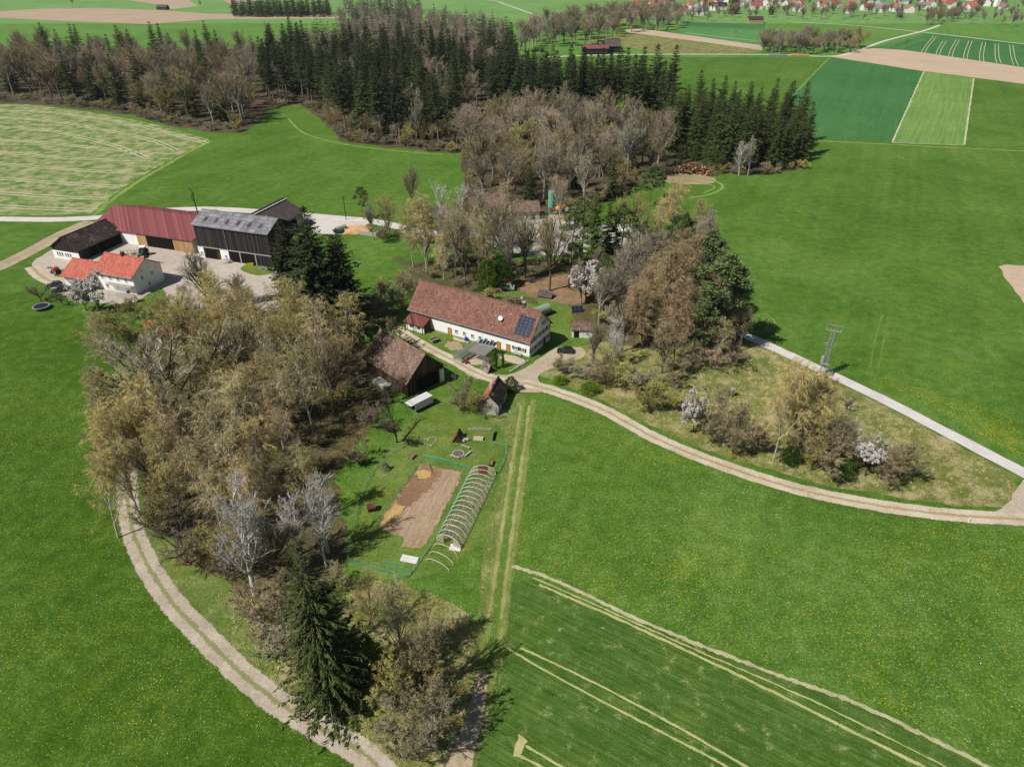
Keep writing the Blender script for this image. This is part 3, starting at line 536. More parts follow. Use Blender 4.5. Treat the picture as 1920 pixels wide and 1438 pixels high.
def solar(root, x0, x1, y0, y1, cols, rows, zf, sl, nr):
    w, h = (x1 - x0) / cols, ((y1 - y0) / sl.y) / rows
    for r_ in range(rows):
        for c_ in range(cols):
            o0 = Vector((x0 + c_ * w, 0, 0)); yb = y0 + (y1 - y0) * r_ / rows; o0.y = yb; o0.z = zf(yb)
            key = (id(root), 'p')
            if key not in proto:
                X = Vector((w * 0.5 - 0.02, 0, 0)); Y = sl * (h * 0.5 - 0.02); N_ = nr * 0.03
                mb = MB(); mb.hexa([a + b for b in (-N_, N_) for a in (-X - Y, X - Y, X + Y, -X + Y)]); me1 = bpy.data.meshes.new('panel_frame'); bmesh.ops.recalc_face_normals(mb.bm, faces=mb.bm.faces[:]); mb.bm.to_mesh(me1); me1.materials.append(Q['alu'])
                X *= 0.975; Y *= 0.985; mb = MB(); mb.hexa([a + b for b in (N_ * 0.9, N_ * 1.25) for a in (-X - Y, X - Y, X + Y, -X + Y)]); me2 = bpy.data.meshes.new('panel_cell'); bmesh.ops.recalc_face_normals(mb.bm, faces=mb.bm.faces[:]); mb.bm.to_mesh(me2); me2.materials.append(Q['panel'])
                proto[key] = (me1, me2)
            me1, me2 = proto[key]; p = bpy.data.objects.new('solar_panel', me1); COL.objects.link(p); p.parent = root; p.location = o0 + Vector((w / 2, 0, 0)) + sl * (h / 2) + nr * 0.12
            c = bpy.data.objects.new('solar_cells', me2); COL.objects.link(c); c.parent = p
solar(root, x0, x1, y0, y1, 4, 6, lambda y: 4.6 + k * y, sl, n_roof)
d = rp(939, 603); mb = MB(); mb.cyl(d, d + Vector((0, 0, 1.0)), 0.04, n=6); mb.build('dish_pole', Q['steel'], root)
mb = MB(); c0 = d + Vector((0, -0.1, 1.0)); ax = Vector((0.2, -0.85, 0.45)).normalized(); mb.cyl(c0, c0 + ax * 0.14, 0.18, 0.6, n=18); mb.build('satellite_dish', Q['frame_white'], root)
for px, py in ((983, 577), ):
    MB().box(32.4, 33.2, 6.0, 6.8, 9.8, 12.0).build('chimney', Q['slate'], root); MB().box(32.3, 33.3, 5.9, 6.9, 12.0, 12.12).build('chimney_cap', Q['concrete'], root)
r2 = MB().beam((34.0, 5.6, 10.3), (34.6, 6.2, 12.6), 0.07).build('antenna_mast', Q['steel'], root)
# lean-to, greenhouse, pergola, bench and small things before the longhouse
fw = lambda lx, ly, z=0: F.o + F.u * lx + F.v * ly + Vector((0, 0, z))
ls = empty('lean_to_shed', fw(0.8, B[2] - 4.0), F.a, 'lean-to shed with a rusty red roof at the longhouse wall', 'shed')
MB().box(0.2, 6.2, 1.0, 3.85, 0, 2.3).build('wall', Q['white_dirty'], ls); MB().prism([(0.2, 2.45), (3.9, 3.5), (3.9, 3.62), (0.2, 2.57)], -0.1, 6.6, 'x').build('roof', Q['rust_metal'], ls)
for x in (0.3, 3.2, 6.1): MB().box(x - .08, x + .08, 0.35, 0.51, 0, 2.45).build('post', Q['brown_wood'], ls)
for x in (2.0, 4.4): MB().box(x - .5, x + .5, 0.9, 0.98, 1.0, 1.7).build('window', Q['glass'], ls)
MB().box(6.21, 6.3, 1.0, 3.85, 0, 2.6).build('side_boarding', Q['brown_wood'], ls)
gf = Frame(G(849, 675).x, G(849, 675).y, 53); gh = empty('greenhouse', gf.o, gf.a, 'old glass greenhouse beside the garden pergola', 'greenhouse'); gL, gW = 8.2, 3.0
MB().box(0, gL, -gW, -gW + .12, 0, 0.5).box(0, gL, -.12, 0, 0, 0.5).box(0, .12, -gW + .12, -.12, 0, .5).box(gL - .12, gL, -gW + .12, -.12, 0, .5).build('plinth', Q['concrete'], gh)
for i in range(9):
    x = gL * i / 8; mb = MB(); mb.beam((x, -gW + .06, .5), (x, -gW + .06, 1.7), .07).beam((x, -.06, .5), (x, -.06, 1.7), .07).beam((x, -gW + .06, 1.7), (x, -gW / 2, 2.7), .07).beam((x, -.06, 1.7), (x, -gW / 2, 2.7), .07); mb.build('rib', Q['alu'], gh)
for i in range(8):
    xa, xb = gL * i / 8 + .05, gL * (i + 1) / 8 - .05
    for nm, a, b in (('pane', (-gW + .06, .5), (-gW + .06, 1.7)), ('pane', (-.06, .5), (-.06, 1.7)), ('roof_pane', (-gW + .06, 1.72), (-gW / 2, 2.72)), ('roof_pane', (-.06, 1.72), (-gW / 2, 2.72))):
        MB().quad((xa, a[0], a[1]), (xb, a[0], a[1]), (xb, b[0], b[1]), (xa, b[0], b[1])).build(nm, Q['pane'], gh)
MB().quad((.0, -gW + .1, .5), (.0, -.1, .5), (.0, -.1, 1.7), (.0, -gW / 2, 2.65), (.0, -gW + .1, 1.7)).build('end_pane', Q['pane'], gh)
pts = [G(px, py, 2.7) for px, py in ((877, 658), (896, 645), (928, 652), (908, 669))]
pg = empty('garden_pergola', G(905, 672), 0, 'slatted pergola with five solar panels before the longhouse', 'pergola'); rel = lambda p: p - pg.location
lp = [rel(p) for p in pts]
for p in lp: MB().beam((p.x, p.y, 0), (p.x, p.y, 2.65), .14).build('post', Q['grey_wood'], pg)
for i in range(13):
    t = i / 12; a = lp[0].lerp(lp[3], t); b = lp[1].lerp(lp[2], t); MB().beam(a + Vector((0, 0, .1)), b + Vector((0, 0, .1)), .1).build('slat', Q['grey_wood'], pg)
for i in range(9):
    t = i / 8; a = lp[0].lerp(lp[1], t); b = lp[3].lerp(lp[2], t); MB().beam(a + Vector((0, 0, -.02)), b + Vector((0, 0, -.02)), .12).build('beam', Q['grey_wood'], pg)
MB().quad(*[p + Vector((0, 0, .2)) for p in lp]).build('roof_sheet', translucent('grey_roof_film', S(190, 186, 182), 0.5), pg)
e1, e2 = lp[1], lp[2]; back = (lp[1] - lp[0]).normalized()
for i in range(5):
    a, b = e1.lerp(e2, (i + .06) / 5), e1.lerp(e2, (i + .94) / 5); up = Vector((0, 0, .5)) + back * 1.3; z_ = Vector((0, 0, .3))
    o = MB().hexa([p + q for q in (Vector(), Vector((0, 0, .06))) for p in (a + z_, b + z_, b + z_ + up, a + z_ + up)]).build('solar_panel', Q['alu'], pg)
    a2, b2 = a.lerp(b, .06), a.lerp(b, .94); MB().hexa([p + q for q in (Vector((0, 0, .065)), Vector((0, 0, .09))) for p in (a2 + z_ + up * .04, b2 + z_ + up * .04, b2 + z_ + up * .96, a2 + z_ + up * .96)]).build('solar_cells', Q['panel'], o)
wk = G(916, 694); ws = empty('wood_shelter', wk, R(40), 'small ragged wood shelter under a grey tarpaulin beside the columns', 'shelter')
rs9 = random.Random(4)
for i in range(46):
    x, y, z = rs9.uniform(-.9, 1.3), rs9.uniform(-1.3, 1.3), rs9.uniform(.1, 1.9); MB().cyl((x - .5, y, z), (x + .5, y + rs9.uniform(-.2, .2), z + rs9.uniform(-.1, .1)), .09, n=6).build('log', Q['log'], ws)
MB().hexa([(-1.5, -1.5, .2), (-.6, -1.6, 2.3), (-.6, 1.5, 2.3), (-1.5, 1.5, .2), (-1.4, -1.5, .2), (-.5, -1.6, 2.35), (-.5, 1.5, 2.35), (-1.4, 1.5, .2)]).build('tarpaulin', Q['grey_wood'], ws)
for x, y in ((-.6, -1.5), (-.6, 1.4), (1.4, -1.4), (1.4, 1.4)): MB().beam((x, y, 0), (x, y, 2.3), .1).build('post', Q['brown_wood'], ws)
def bench(name, label, loc, rz, L=1.8, mat='grey_wood', back=False, h=0.45):
    r_ = empty(name, loc, rz, label, 'bench'); MB().box(-L / 2, L / 2, -.2, .2, h - .07, h).build('seat', Q[mat], r_)
    for s in (-1, 1): MB().box(s * L * .38 - .06, s * L * .38 + .06, -.17, .17, 0, h - .072).build('leg', Q[mat], r_)
    if back: MB().box(-L / 2, L / 2, .16, .21, h, h + .4).build('backrest', Q[mat], r_)
bench('garden_bench', 'pale bench against the longhouse wall between the shuttered windows', fw(fp(972, 660).x, B[2] - .5), F.a, 2.2, 'concrete', True)
br = empty('rain_barrel', fw(fp(876, 634).x, B[2] - .6), 0, 'blue rain barrel at the longhouse wall', 'barrel'); MB().cyl((0, 0, 0), (0, 0, .5), .38, .44).cyl((0, 0, .501), (0, 0, 1.0), .44, .38).build('drum', Q['blue'], br); MB().cyl((0, 0, 1.001), (0, 0, 1.05), .4).build('lid', Q['blue'], br)
ct = empty('hand_trailer', G(816, 641), R(35), 'small pale open trailer on the lawn before the lean-to shed', 'trailer'); MB().box(-1.2, 1.2, -.7, .7, .5, .58).box(-1.2, 1.2, -.7, -.66, .581, .95).box(-1.2, 1.2, .66, .7, .581, .95).box(-1.2, -1.16, -.66, .66, .581, .95).build('tray', Q['grey_wood'], ct); MB().beam((1.2, 0, .5), (2.2, 0, .45), .08).build('drawbar', Q['steel'], ct)
for s in (-1, 1): MB().cyl((0, s * .72, .32), (0, s * .9, .32), .32).build('wheel', Q['rubber'], ct)
rc = empty('ride_on_toy', G(875, 681), R(30), 'small red ride-on toy tractor beside the lane', 'toy'); MB().box(-.5, .5, -.3, .3, .25, .6).box(-.1, .1, -.2, .2, .601, .9).build('body', Q['red'], rc, bevel=.04)
for x in (-.35, .35):
    for s in (-1, 1): MB().cyl((x, s * .32, .2), (x, s * .44, .2), .22).build('wheel', Q['rubber'], rc)
for i in range(9):
    p = G(958 + i * 4, 697 - i * 2.4); o = tag(MB().ico((0, 0, .25), .35, 2, (1, .8, .8), .15, random.Random(i)).build('border_stone', Q['stone']), 'rough pale stone edging the little lawn by the lane', 'stone', 'stones edging the front lawn'); o.location = p; o.rotation_euler.z = i

# ================================================================== brown barn
root, F, B, k, rs_ = gable('old_barn', 'old wooden barn with a weathered brown tiled roof', 'barn', -36.5, 149.6, -45, 17.6, 12.2, 3.9, 9.6, 'brown_wood', 'brown_tile', ox=0.7, oy=0.7)
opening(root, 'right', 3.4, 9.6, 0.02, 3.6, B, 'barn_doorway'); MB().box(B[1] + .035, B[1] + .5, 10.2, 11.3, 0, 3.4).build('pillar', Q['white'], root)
for y in (1.6, 2.6): MB().box(B[1] + .01, B[1] + .09, y - .45, y + .45, .1, 3.2).build('door_leaf', Q['brown_wood'], root)
MB().box(B[1] - .05, B[1] + .25, B[2], B[3], 3.75, 4.0).build('crossbeam', Q['brown_wood'], root)
MB().box(6, 11, -1.6, -.1 + B[2], 0, .9).build('stone_base', Q['grey_wall'], root)
# white box trailer
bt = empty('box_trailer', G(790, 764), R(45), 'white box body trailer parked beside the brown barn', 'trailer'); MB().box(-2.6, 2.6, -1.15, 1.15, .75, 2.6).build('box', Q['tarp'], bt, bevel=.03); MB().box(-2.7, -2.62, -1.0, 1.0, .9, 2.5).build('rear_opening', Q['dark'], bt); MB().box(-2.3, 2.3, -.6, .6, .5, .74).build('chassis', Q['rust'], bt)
for s in (-1, 1): MB().cyl((.9, s * .75, .42), (.9, s * 1.0, .42), .42).build('wheel', Q['rubber'], bt)
MB().box(-3.6, -2.72, -1.15, 1.15, 2.42, 2.5).build('awning', Q['tarp'], bt)
# bake house
root, F, B, k, rs_ = gable('bake_house', 'little stone bake house with half orange half dark tiled roof', 'hut', -2.8, 130.2, 76.2, 8.3, 4.7, 2.7, 5.2, 'grey_wall', 'dark_tile', ox=.3, oy=.3, roofs=('dark_tile', 'orange_tile'))
window(root, 'left', 2.3, 1.9, .7, .7, B, frame='brown_wood'); MB().box(3.6, 4.2, 2.6, 3.2, 4.2, 5.9).build('chimney', Q['grey_wall'], root)
door(root, 'front', 4.0, .05, .9, 1.9, B, 'brown_wood')

# ================================================================== the left farm
root, F, B, k, rs_ = gable('farmhouse', 'white farmhouse with a bright orange tiled roof and balcony', 'house', -126.0, 198.1, -19.7, 15.3, 13.0, 5.6, 9.4, 'white', 'orange_tile', ox=.5, oy=.8)
for a, z, w in ((4.2, 4.2, .9), (8.2, 4.2, .9), (6.2, 1.6, .8)): window(root, 'right', a, z, w, 1.1, B)
window(root, 'right', 4.4, 6.3, .6, .7, B)
for x in (3, 6, 9, 12): window(root, 'front', x, 4.3, 1.0, 1.1, B)
for x in (4, 8): window(root, 'front', x, 1.5, 1.1, 1.2, B)
door(root, 'front', 11.5, .05, 1.0, 2.1, B, 'glass')
MB().box(5.5, 14.9, -.9, B[2] - .01, 2.75, 2.95).build('balcony_floor', Q['concrete'], root)
for i in range(24): MB().box(5.55 + i * .4, 5.63 + i * .4, -.9, -.82, 2.951, 3.9).build('balcony_baluster', Q['frame_white'], root)
MB().box(5.5, 14.9, -.93, -.79, 3.901, 4.0).build('balcony_rail', Q['frame_white'], root); MB().box(6.8, 7.6, 6.0, 6.8, 8.8, 10.4).build('chimney', Q['dark_tile'], root); gutter(root, 15.3, 5.6)
MB().box(7.5, 15.0, -3.4, -2.9 + 1.9, 0, .15).build('terrace', Q['concrete'], root)
for i in range(12): MB().beam((7.6 + i * .62, -3.5, 2.2), (7.6 + i * .62, -.95, 2.65), .1).build('awning_rafter', Q['frame_white'], root)
for x in (7.6, 11, 14.4): MB().beam((x, -3.4, 0), (x, -3.4, 2.2), .12).build('awning_post', Q['frame_white'], root)
wo = F.o + F.u * -10.0 + F.v * -2.74
root2, F2, B2, k2, _ = gable('farmhouse_wing', 'lower white wing with orange roof left of the farmhouse', 'house', wo.x, wo.y, -19.7, 10.3, 11.99, 4.0, 7.5, 'white', 'orange_tile', ox=.5, oy=.8)
for x in (1.6, 4.0): window(root2, 'front', x, 2.5, .9, .8, B2)
for x in (6.4,): door(root2, 'front', x, .05, 1.0, 2.0, B2, 'glass')
window(root2, 'left', 5, 2, 1.0, 1.1, B2)
root, F, B, k, rs_ = gable('machine_shed', 'dark roofed machine shed with white windowed gable end', 'shed', -146.9, 241.6, -108.8, 19.5, 12.5, 3.7, 7.7, 'black_wood', 'dark_tile', ox=.5, oy=.7)
MB().box(B[1] + .004, B[1] + .12, B[2] - .02, B[3] + .02, 0, 2.7).build('white_gable_base', Q['white'], root); Bw = (B[0], B[1] + .12, B[2], B[3])
for a in (2.7, 3.7, 4.7, 6.2, 7.2, 8.2): window(root, 'right', a, 1.75, .75, 1.3, Bw, bars=0)
opening(root, 'back', 1.5, 14.5, .02, 3.2, B, 'open_side')
for x in (4.6, 8.0, 11.4): MB().box(x - .12, x + .12, B[3] + .035, B[3] + .25, 0, 3.3).build('post', Q['black_wood'], root)
root, F, B, k, rs_ = gable('hall_barn', 'long hall barn with a red metal roof', 'barn', -148.0, 240.3, -18.9, 43.7, 25.0, 4.6, 8.4, 'white', 'red_metal', ox=.5, oy=.6)
pz = lambda px, py: F.hit(px, py, (0, B[2], 0), (0, 1, 0)).x
xa, xb = pz(281, 470), pz(330, 474); opening(root, 'front', xa, xb, .02, 4.0, B, 'hall_doorway')
for xs in ((pz(263, 465), xa - .05), (xb + .05, pz(350, 476)), (pz(350.5, 476), pz(367, 478))):
    if abs(xs[1] - xs[0]) > .3: MB().box(min(xs), max(xs), B[2] - .16, B[2] - .05, .1, 2.6).box(min(xs), max(xs), B[2] - .16, B[2] - .05, 2.601, 3.9).build('sliding_door', Q['pale_wood'], root)
MB().box(xa - 4, xb + 6, B[2] - .2, B[2] - .01, 4.0, 4.2).build('door_rail', Q['steel'], root)
root, F, B, k, rs_ = gable('black_barn', 'tall black boarded barn with a grey roof', 'barn', -104.6, 223.3, -18.6, 29.3, 13.6, 11.3, 14.4, 'black_wood', 'grey_sheet', ox=.45, oy=.5)
nr = Vector((0, -k, 1)).normalized(); slv = Vector((0, 1, k)).normalized()
for i in range(6):
    x = 4.0 + i * 4.2; p = Vector((x, 2.9, 11.3 + k * 2.9)) + nr * .05; X = Vector((.5, 0, 0)); Y = slv * 1.0
    MB().hexa([p + a + b for b in (Vector(), nr * .12) for a in (-X - Y, X - Y, X + Y, -X + Y)]).build('skylight', Q['slate'], root)
for x in (5.5, 13, 20, 25): MB().cyl((x, 6.8, 14.3), (x, 6.8, 14.75), .25, .18).build('roof_vent', Q['concrete'], root)
MB().box(B[0] - .05, B[1] + .05, B[2] - .16, B[2] - .004, 3.75, 4.0).build('concrete_beam', Q['concrete'], root)
MB().box(B[0] - .03, 2.6, B[2] - .12, B[2] - .004, 0, 3.74).build('white_wall_panel', Q['white'], root); MB().box(9.2, 12.4, B[2] - .12, B[2] - .004, 0, 3.74).build('white_wall_panel', Q['white'], root)
Bf = (B[0], B[1], B[2] - .12, B[3]); window(root, 'front', 1.6, 1.7, .9, 1.0, Bf); window(root, 'front', 11.2, 1.7, .9, 1.0, Bf)
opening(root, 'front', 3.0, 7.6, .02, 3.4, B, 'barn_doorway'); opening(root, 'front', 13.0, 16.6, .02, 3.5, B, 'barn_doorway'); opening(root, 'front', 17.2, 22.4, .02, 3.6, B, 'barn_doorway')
MB().box(7.7, 9.1, B[2] - .07, B[2] - .004, .1, 2.6).build('door_leaf', Q['brown_wood'], root)
for x in (16.9, 22.8): MB().box(x - .18, x + .18, B[2] - .2, B[2] - .005, 0, 3.74).build('pillar', Q['concrete'], root)
MB().cyl((12.4, B[2] - .14, 4.02), (12.4, B[2] - .14, 11.0), .08, n=8).build('downpipe', Q['steel'], root)
root, F, B, k, rs_ = gable('hay_barn', 'brown roofed hay barn behind the black barn', 'barn', -90.0, 259.6, -109.4, 19.1, 14.5, 5.0, 9.4, 'concrete', 'slate', ox=.4, oy=.5)
opening(root, 'back', 4.5, 9.5, .02, 4.4, B, 'barn_doorway'); MB().box(.2, 18.9, 6.35, 7.05, 9.3, 9.62).build('ridge_sheet', Q['panel'], root); MB().box(.2, 18.9, 7.6, 7.85, 9.25, 9.42).build('ridge_flashing', Q['frame_white'], root)
# hidden red roof among the trees
g0 = G(300, 650); root, F, B, k, rs_ = gable('tool_shed', 'low red roofed shed half hidden among the bare trees', 'shed', g0.x, g0.y, -12, 24, 11, 3.2, 5.6, 'brown_wood', 'rust_metal', ox=.4, oy=.5, roofs=('rust_metal', 'slate'))
opening(root, 'front', 3, 9, .02, 2.8, B, 'open_bay')
# gravel yard sheds
g0 = G(890, 417); root, F, B, k, rs_ = gable('gravel_shed', 'open dark shed with brown tiled roof above the gravel yard', 'shed', g0.x, g0.y, 30, 15.5, 11, 4.6, 8.2, 'brown_wood', 'brown_tile', ox=.4, oy=.5)
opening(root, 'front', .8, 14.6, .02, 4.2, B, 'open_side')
for x in (4.2, 7.8, 11.3): MB().box(x - .12, x + .12, B[2] - .22, B[2] - .035, 0, 4.3).build('post', Q['brown_wood'], root)
g0 = G(958, 416); root, F, B, k, rs_ = gable('gravel_hut', 'smaller brown roofed hut right of the gravel shed', 'hut', g0.x, g0.y, 10, 11.5, 8.5, 3.3, 6.2, 'grey_wall', 'brown_tile', ox=.4, oy=.5)
window(root, 'right', 4, 1.6, 1.0, 1.0, B); door(root, 'front', 8.5, .05, 1.2, 2.0, B, 'brown_wood')
# stable behind the hedge right of the longhouse
g0 = G(1070, 634); root, F, B, k, rs_ = gable('garden_stable', 'small stable with a pinkish tiled roof beside the back lawn', 'shed', g0.x, g0.y, -4, 6.2, 5.0, 2.5, 3.9, 'white_dirty', 'brown_tile', ox=.3, oy=.4)
opening(root, 'front', .8, 2.2, .02, 1.9, B, 'stable_door'); window(root, 'front', 4.2, 1.4, .7, .6, B)
# far field barns
g0 = G(1093, 103); root, F, B, k, rs_ = gable('field_barn', 'far black field barn with a bright red roof', 'barn', g0.x, g0.y, 4, 24, 10, 5.0, 7.6, 'black_wood', 'red_metal', ox=.6, oy=.6)
g0 = G(1134, 100); root, F, B, k, rs_ = gable('field_barn', 'far black field barn with a tall grey roof', 'barn', g0.x, g0.y, 4, 15, 12, 5.6, 11.0, 'black_wood', 'slate', ox=.4, oy=.5)
opening(root, 'front', 5, 9, .02, 4.2, B, 'barn_doorway')
g0 = G(1403, 44); root, F, B, k, rs_ = gable('field_barn', 'far field barn with orange boards and dark roof on the slope', 'barn', g0.x, g0.y, -3, 19, 14, 4.5, 7.2, 'pale_wood', 'dark_tile', ox=.5, oy=.6)
g0 = G(293, 19); root, F, B, k, rs_ = gable('field_hut', 'tiny brown field hut beside the far ploughed field', 'hut', g0.x, g0.y, -8, 17, 9, 3.5, 6.5, 'brown_wood', 'slate', ox=.4, oy=.5)

# ================================================================== the village on the skyline
_rv = random.Random(31)
Q['village_orange'] = tile_mat('village_orange_tiles', S(164, 98, 84), S(182, 114, 98), S(196, 132, 114), course=0.6); Q['village_red'] = tile_mat('village_red_tiles', S(150, 76, 70), S(168, 88, 80), S(182, 104, 94), course=0.6); Q['village_grey'] = tile_mat('village_grey_roofs', S(120, 116, 120), S(140, 136, 140), S(156, 152, 156), course=0.6)
VG = {}
def village_house(px, py, roof, L, W, he, hr, yaw, label, group):
    g = G(px, py); key = (roof, L, W, he)
    if key not in VG:
        root, F, B, k, rs_ = gable('village_house', label, 'house', g.x, g.y, yaw, L, W, he, hr, 'white_dirty', roof, ox=.4, oy=.5, group=group)
        for a in (W * .3, W * .7): window(root, 'right', a, he * .55, 1.1, 1.2, B)
        for i in range(3): window(root, 'front', L * (i + 1) / 4, he * .45, 1.1, 1.2, B)
        VG[key] = root; return
    src = VG[key]; r_ = src.copy(); COL.objects.link(r_); r_.location = (g.x, g.y, 0); r_.rotation_euler = (0, 0, R(yaw)); r_['label'] = label; r_['group'] = group
    for ch in src.children:
        c = ch.copy(); COL.objects.link(c); c.parent = r_
        for g2 in ch.children:
            d = g2.copy(); COL.objects.link(d); d.parent = c
NM = dict(village_orange='orange', village_red='red', village_grey='grey')
used = []
for px0, px1, py0, py1, n in ((1185, 1300, 10, 30, 16), (1300, 1385, 6, 22, 10), (1380, 1470, 4, 20, 10), (1470, 1570, 10, 24, 10), (1570, 1740, 4, 26, 16), (1740, 1960, 0, 24, 14)):
    for i in range(n * 3):
        if n <= 0: break
        px, py = _rv.uniform(px0, px1), _rv.uniform(py0, py1); g = G(px, py)
        if any((g.x - q[0]) ** 2 + (g.y - q[1]) ** 2 < 19 ** 2 for q in used): continue
        used.append((g.x, g.y)); n -= 1
        roof = _rv.choices(('village_orange', 'village_red', 'village_grey'), (5, 2.4, 2))[0]; L, W, he, hr = _rv.choice(((14, 11, 5.2, 9.4), (18, 12, 5.6, 10.2), (12, 10, 4.4, 8.4)))
        village_house(px, py, roof, L, W, he, hr, _rv.choice((-20, 0, 15, 60, 80, 100)) + _rv.uniform(-8, 8), 'small white village house with %s roof %s' % (NM[roof], 'at the left end of the village' if px < 1385 else 'in the middle of the village' if px < 1570 else 'at the right end of the village'), '%s roofed village houses, part %d' % (NM[roof], 1 if px < 1385 else 2 if px < 1570 else 3))
g0 = G(1328, 20); root, F, B, k, rs_ = gable('village_barn', 'village barn with a big blue solar roof', 'barn', g0.x, g0.y, -6, 27, 18, 5.5, 10, 'white', 'panel', ox=.5, oy=.6, roofs=('panel', 'village_orange')); 
g0 = G(1868, 13); ch = empty('church_tower', g0, R(10), 'white church tower at the right end of the village', 'church tower'); MB().box(-3.4, 3.4, -3.4, 3.4, 0, 24).build('tower_wall', Q['white'], ch); MB().cyl((0, 0, 24), (0, 0, 35), 4.6, .2, n=4).build('spire', Q['village_red'], ch)
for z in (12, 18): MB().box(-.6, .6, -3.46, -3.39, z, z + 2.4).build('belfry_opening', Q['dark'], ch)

# ================================================================== vehicles and machines
def wheel_at(root, p, r, w, ax='y', mat='rubber'):
    p = Vector(p); d = Vector((0, w / 2, 0)) if ax == 'y' else Vector((w / 2, 0, 0)); o = MB().cyl(p - d, p + d, r, n=16).build('wheel', Q[mat], root); MB().cyl(p - d * 1.06, p + d * 1.06, r * .55, n=12).build('rim', Q['steel'], o)
def car(label, loc, rz, paint, L=4.4, Wd=1.8, Ht=1.5):
    r_ = empty('parked_car', loc, rz, label, 'car'); h = L / 2
    MB().prism([(-h, .35), (-h + .05, .85), (-h + .25, .95), (h - 1.15, .95), (h - .1, .78), (h, .5), (h - .02, .3), (-h + .1, .28)], -Wd / 2, Wd / 2, 'y').build('body', Q[paint], r_, bevel=.05)
    w2 = Wd / 2 - .12; b = [(-h + .3, .95), (-h + .65, Ht), (h - 2.0, Ht), (h - 1.2, .95)]
    MB().hexa([(b[0][0], -Wd / 2 + .04, .95), (b[3][0], -Wd / 2 + .04, .95), (b[3][0], Wd / 2 - .04, .95), (b[0][0], Wd / 2 - .04, .95), (b[1][0], -w2, Ht), (b[2][0], -w2, Ht), (b[2][0], w2, Ht), (b[1][0], w2, Ht)]).build('windows', Q['glass'], r_, bevel=.04)
    MB().box(b[1][0] - .02, b[2][0] + .05, -w2 - .01, w2 + .01, Ht - .02, Ht + .05).build('roof', Q[paint], r_, bevel=.02)
    for x in (-h + .85, h - .85):
        for s in (-1, 1): wheel_at(r_, (x, s * (Wd / 2 - .08), .33), .33, .22)
    for s in (-1, 1): MB().box(h - .12, h + .02, s * .6 - .18, s * .6 + .18, .55, .7).build('headlight', Q['frame_white'], r_); MB().box(-h - .02, -h + .1, s * .65 - .13, s * .65 + .13, .65, .82).build('tail_light', Q['red'], r_)
    return r_
car('black car parked at the end of the longhouse lane', G(1060, 661), R(175), 'car_black'); car('dark car parked below the orange roofed wing', G(103, 537), R(195), 'car_blue')
car('dark grey car parked beside the dark car, nearer the fruit tree', G(112, 547), R(195), 'car_black', 4.2)
def tractor(label, loc, rz, paint, s=1.0, cab='frame_white'):
    r_ = empty('tractor', loc, rz, label, 'tractor'); r_.scale = (s, s, s)
    MB().box(.2, 2.4, -.42, .42, .8, 1.55).build('bonnet', Q[paint], r_, bevel=.06); MB().box(-1.3, .3, -.5, .5, .6, 1.2).build('body', Q[paint], r_, bevel=.04)
    MB().box(-1.2, .25, -.75, .75, 1.25, 2.6).build('cab', Q['glass'], r_, bevel=.05); MB().box(-1.35, .35, -.85, .85, 2.6, 2.78).build('cab_roof', Q[cab], r_, bevel=.05)
    for y in (-1, 1): wheel_at(r_, (-.8, y * .95, .85), .85, .5); wheel_at(r_, (1.8, y * .85, .55), .55, .38); MB().box(-1.5, -.1, y * .95 - .3, y * .95 + .3, 1.72, 1.8).build('mudguard', Q[paint], r_)
    MB().cyl((1.0, .3, 1.55), (1.0, .3, 2.5), .05, n=8).build('exhaust', Q['steel'], r_)
tractor('green tractor with white cab roof before the hall barn', G(270, 480), R(-80), 'green', 1.15); tractor('small red tractor on the yard lane', G(106, 513), R(160), 'red', .75, 'red')
im = empty('hay_tedder', G(243, 480), R(10), 'pale tubular farm implement beside the green tractor', 'implement')
for i in range(5): MB().beam((-2.2 + i * 1.1, -.6, .4), (-2.2 + i * 1.1, -.6, 2.3), .1).build('upright', Q['rust'], im)
MB().beam((-2.2, -.6, 2.2), (2.2, -.6, 2.2), .12).beam((-2.2, -.6, 1.2), (2.2, -.6, 1.2), .12).beam((-2.2, -.6, .5), (2.2, 1.2, .5), .14).build('frame', Q['stone'], im)
for s in (-1, 1): wheel_at(im, (s * 1.2, .6, .4), .4, .25)
ld = empty('front_loader', G(257, 478), R(0), 'pale loader attachment on the yard beside the tractor', 'implement'); MB().box(-1.2, 1.2, -.9, .1, .1, .2).box(-1.2, 1.2, 0, .1, .2, 1.0).build('bucket', Q['stone'], ld); MB().beam((-.6, .1, .8), (-.6, 2.0, 1.2), .14).beam((.6, .1, .8), (.6, 2.0, 1.2), .14).build('arms', Q['stone'], ld)
def heap(name, label, cat, loc, rx, ry, h, mat, seed=1, rz=0, group=None, jit=.12):
    mb = MB(); rs = random.Random(seed); bmesh.ops.create_icosphere(mb.bm, subdivisions=4, radius=1.0)
    for v in mb.bm.verts:
        k_ = 1 + rs.uniform(-jit, jit) * .4 + .12 * math.sin(v.co.x * 4 + seed) * math.cos(v.co.y * 5); v.co = Vector((v.co.x * rx * k_, v.co.y * ry * k_, max(-.1, v.co.z) * h * k_))
    o = mb.build(name, Q[mat] if isinstance(mat, str) else mat, smooth=True); o.location = loc; o.rotation_euler.z = rz; return tag(o, label, cat, group)
st = empty('stone_sculpture', G(98, 503), 0, 'pale rock pile on the little verge before the white gable', 'rocks')
for i in range(7): MB().ico((_rv.uniform(-1.4, 1.4), _rv.uniform(-.6, .6), .3), _rv.uniform(.35, .6), 2, (1, .8, .8), .15, random.Random(i)).build('rock', Q['stone'], st)
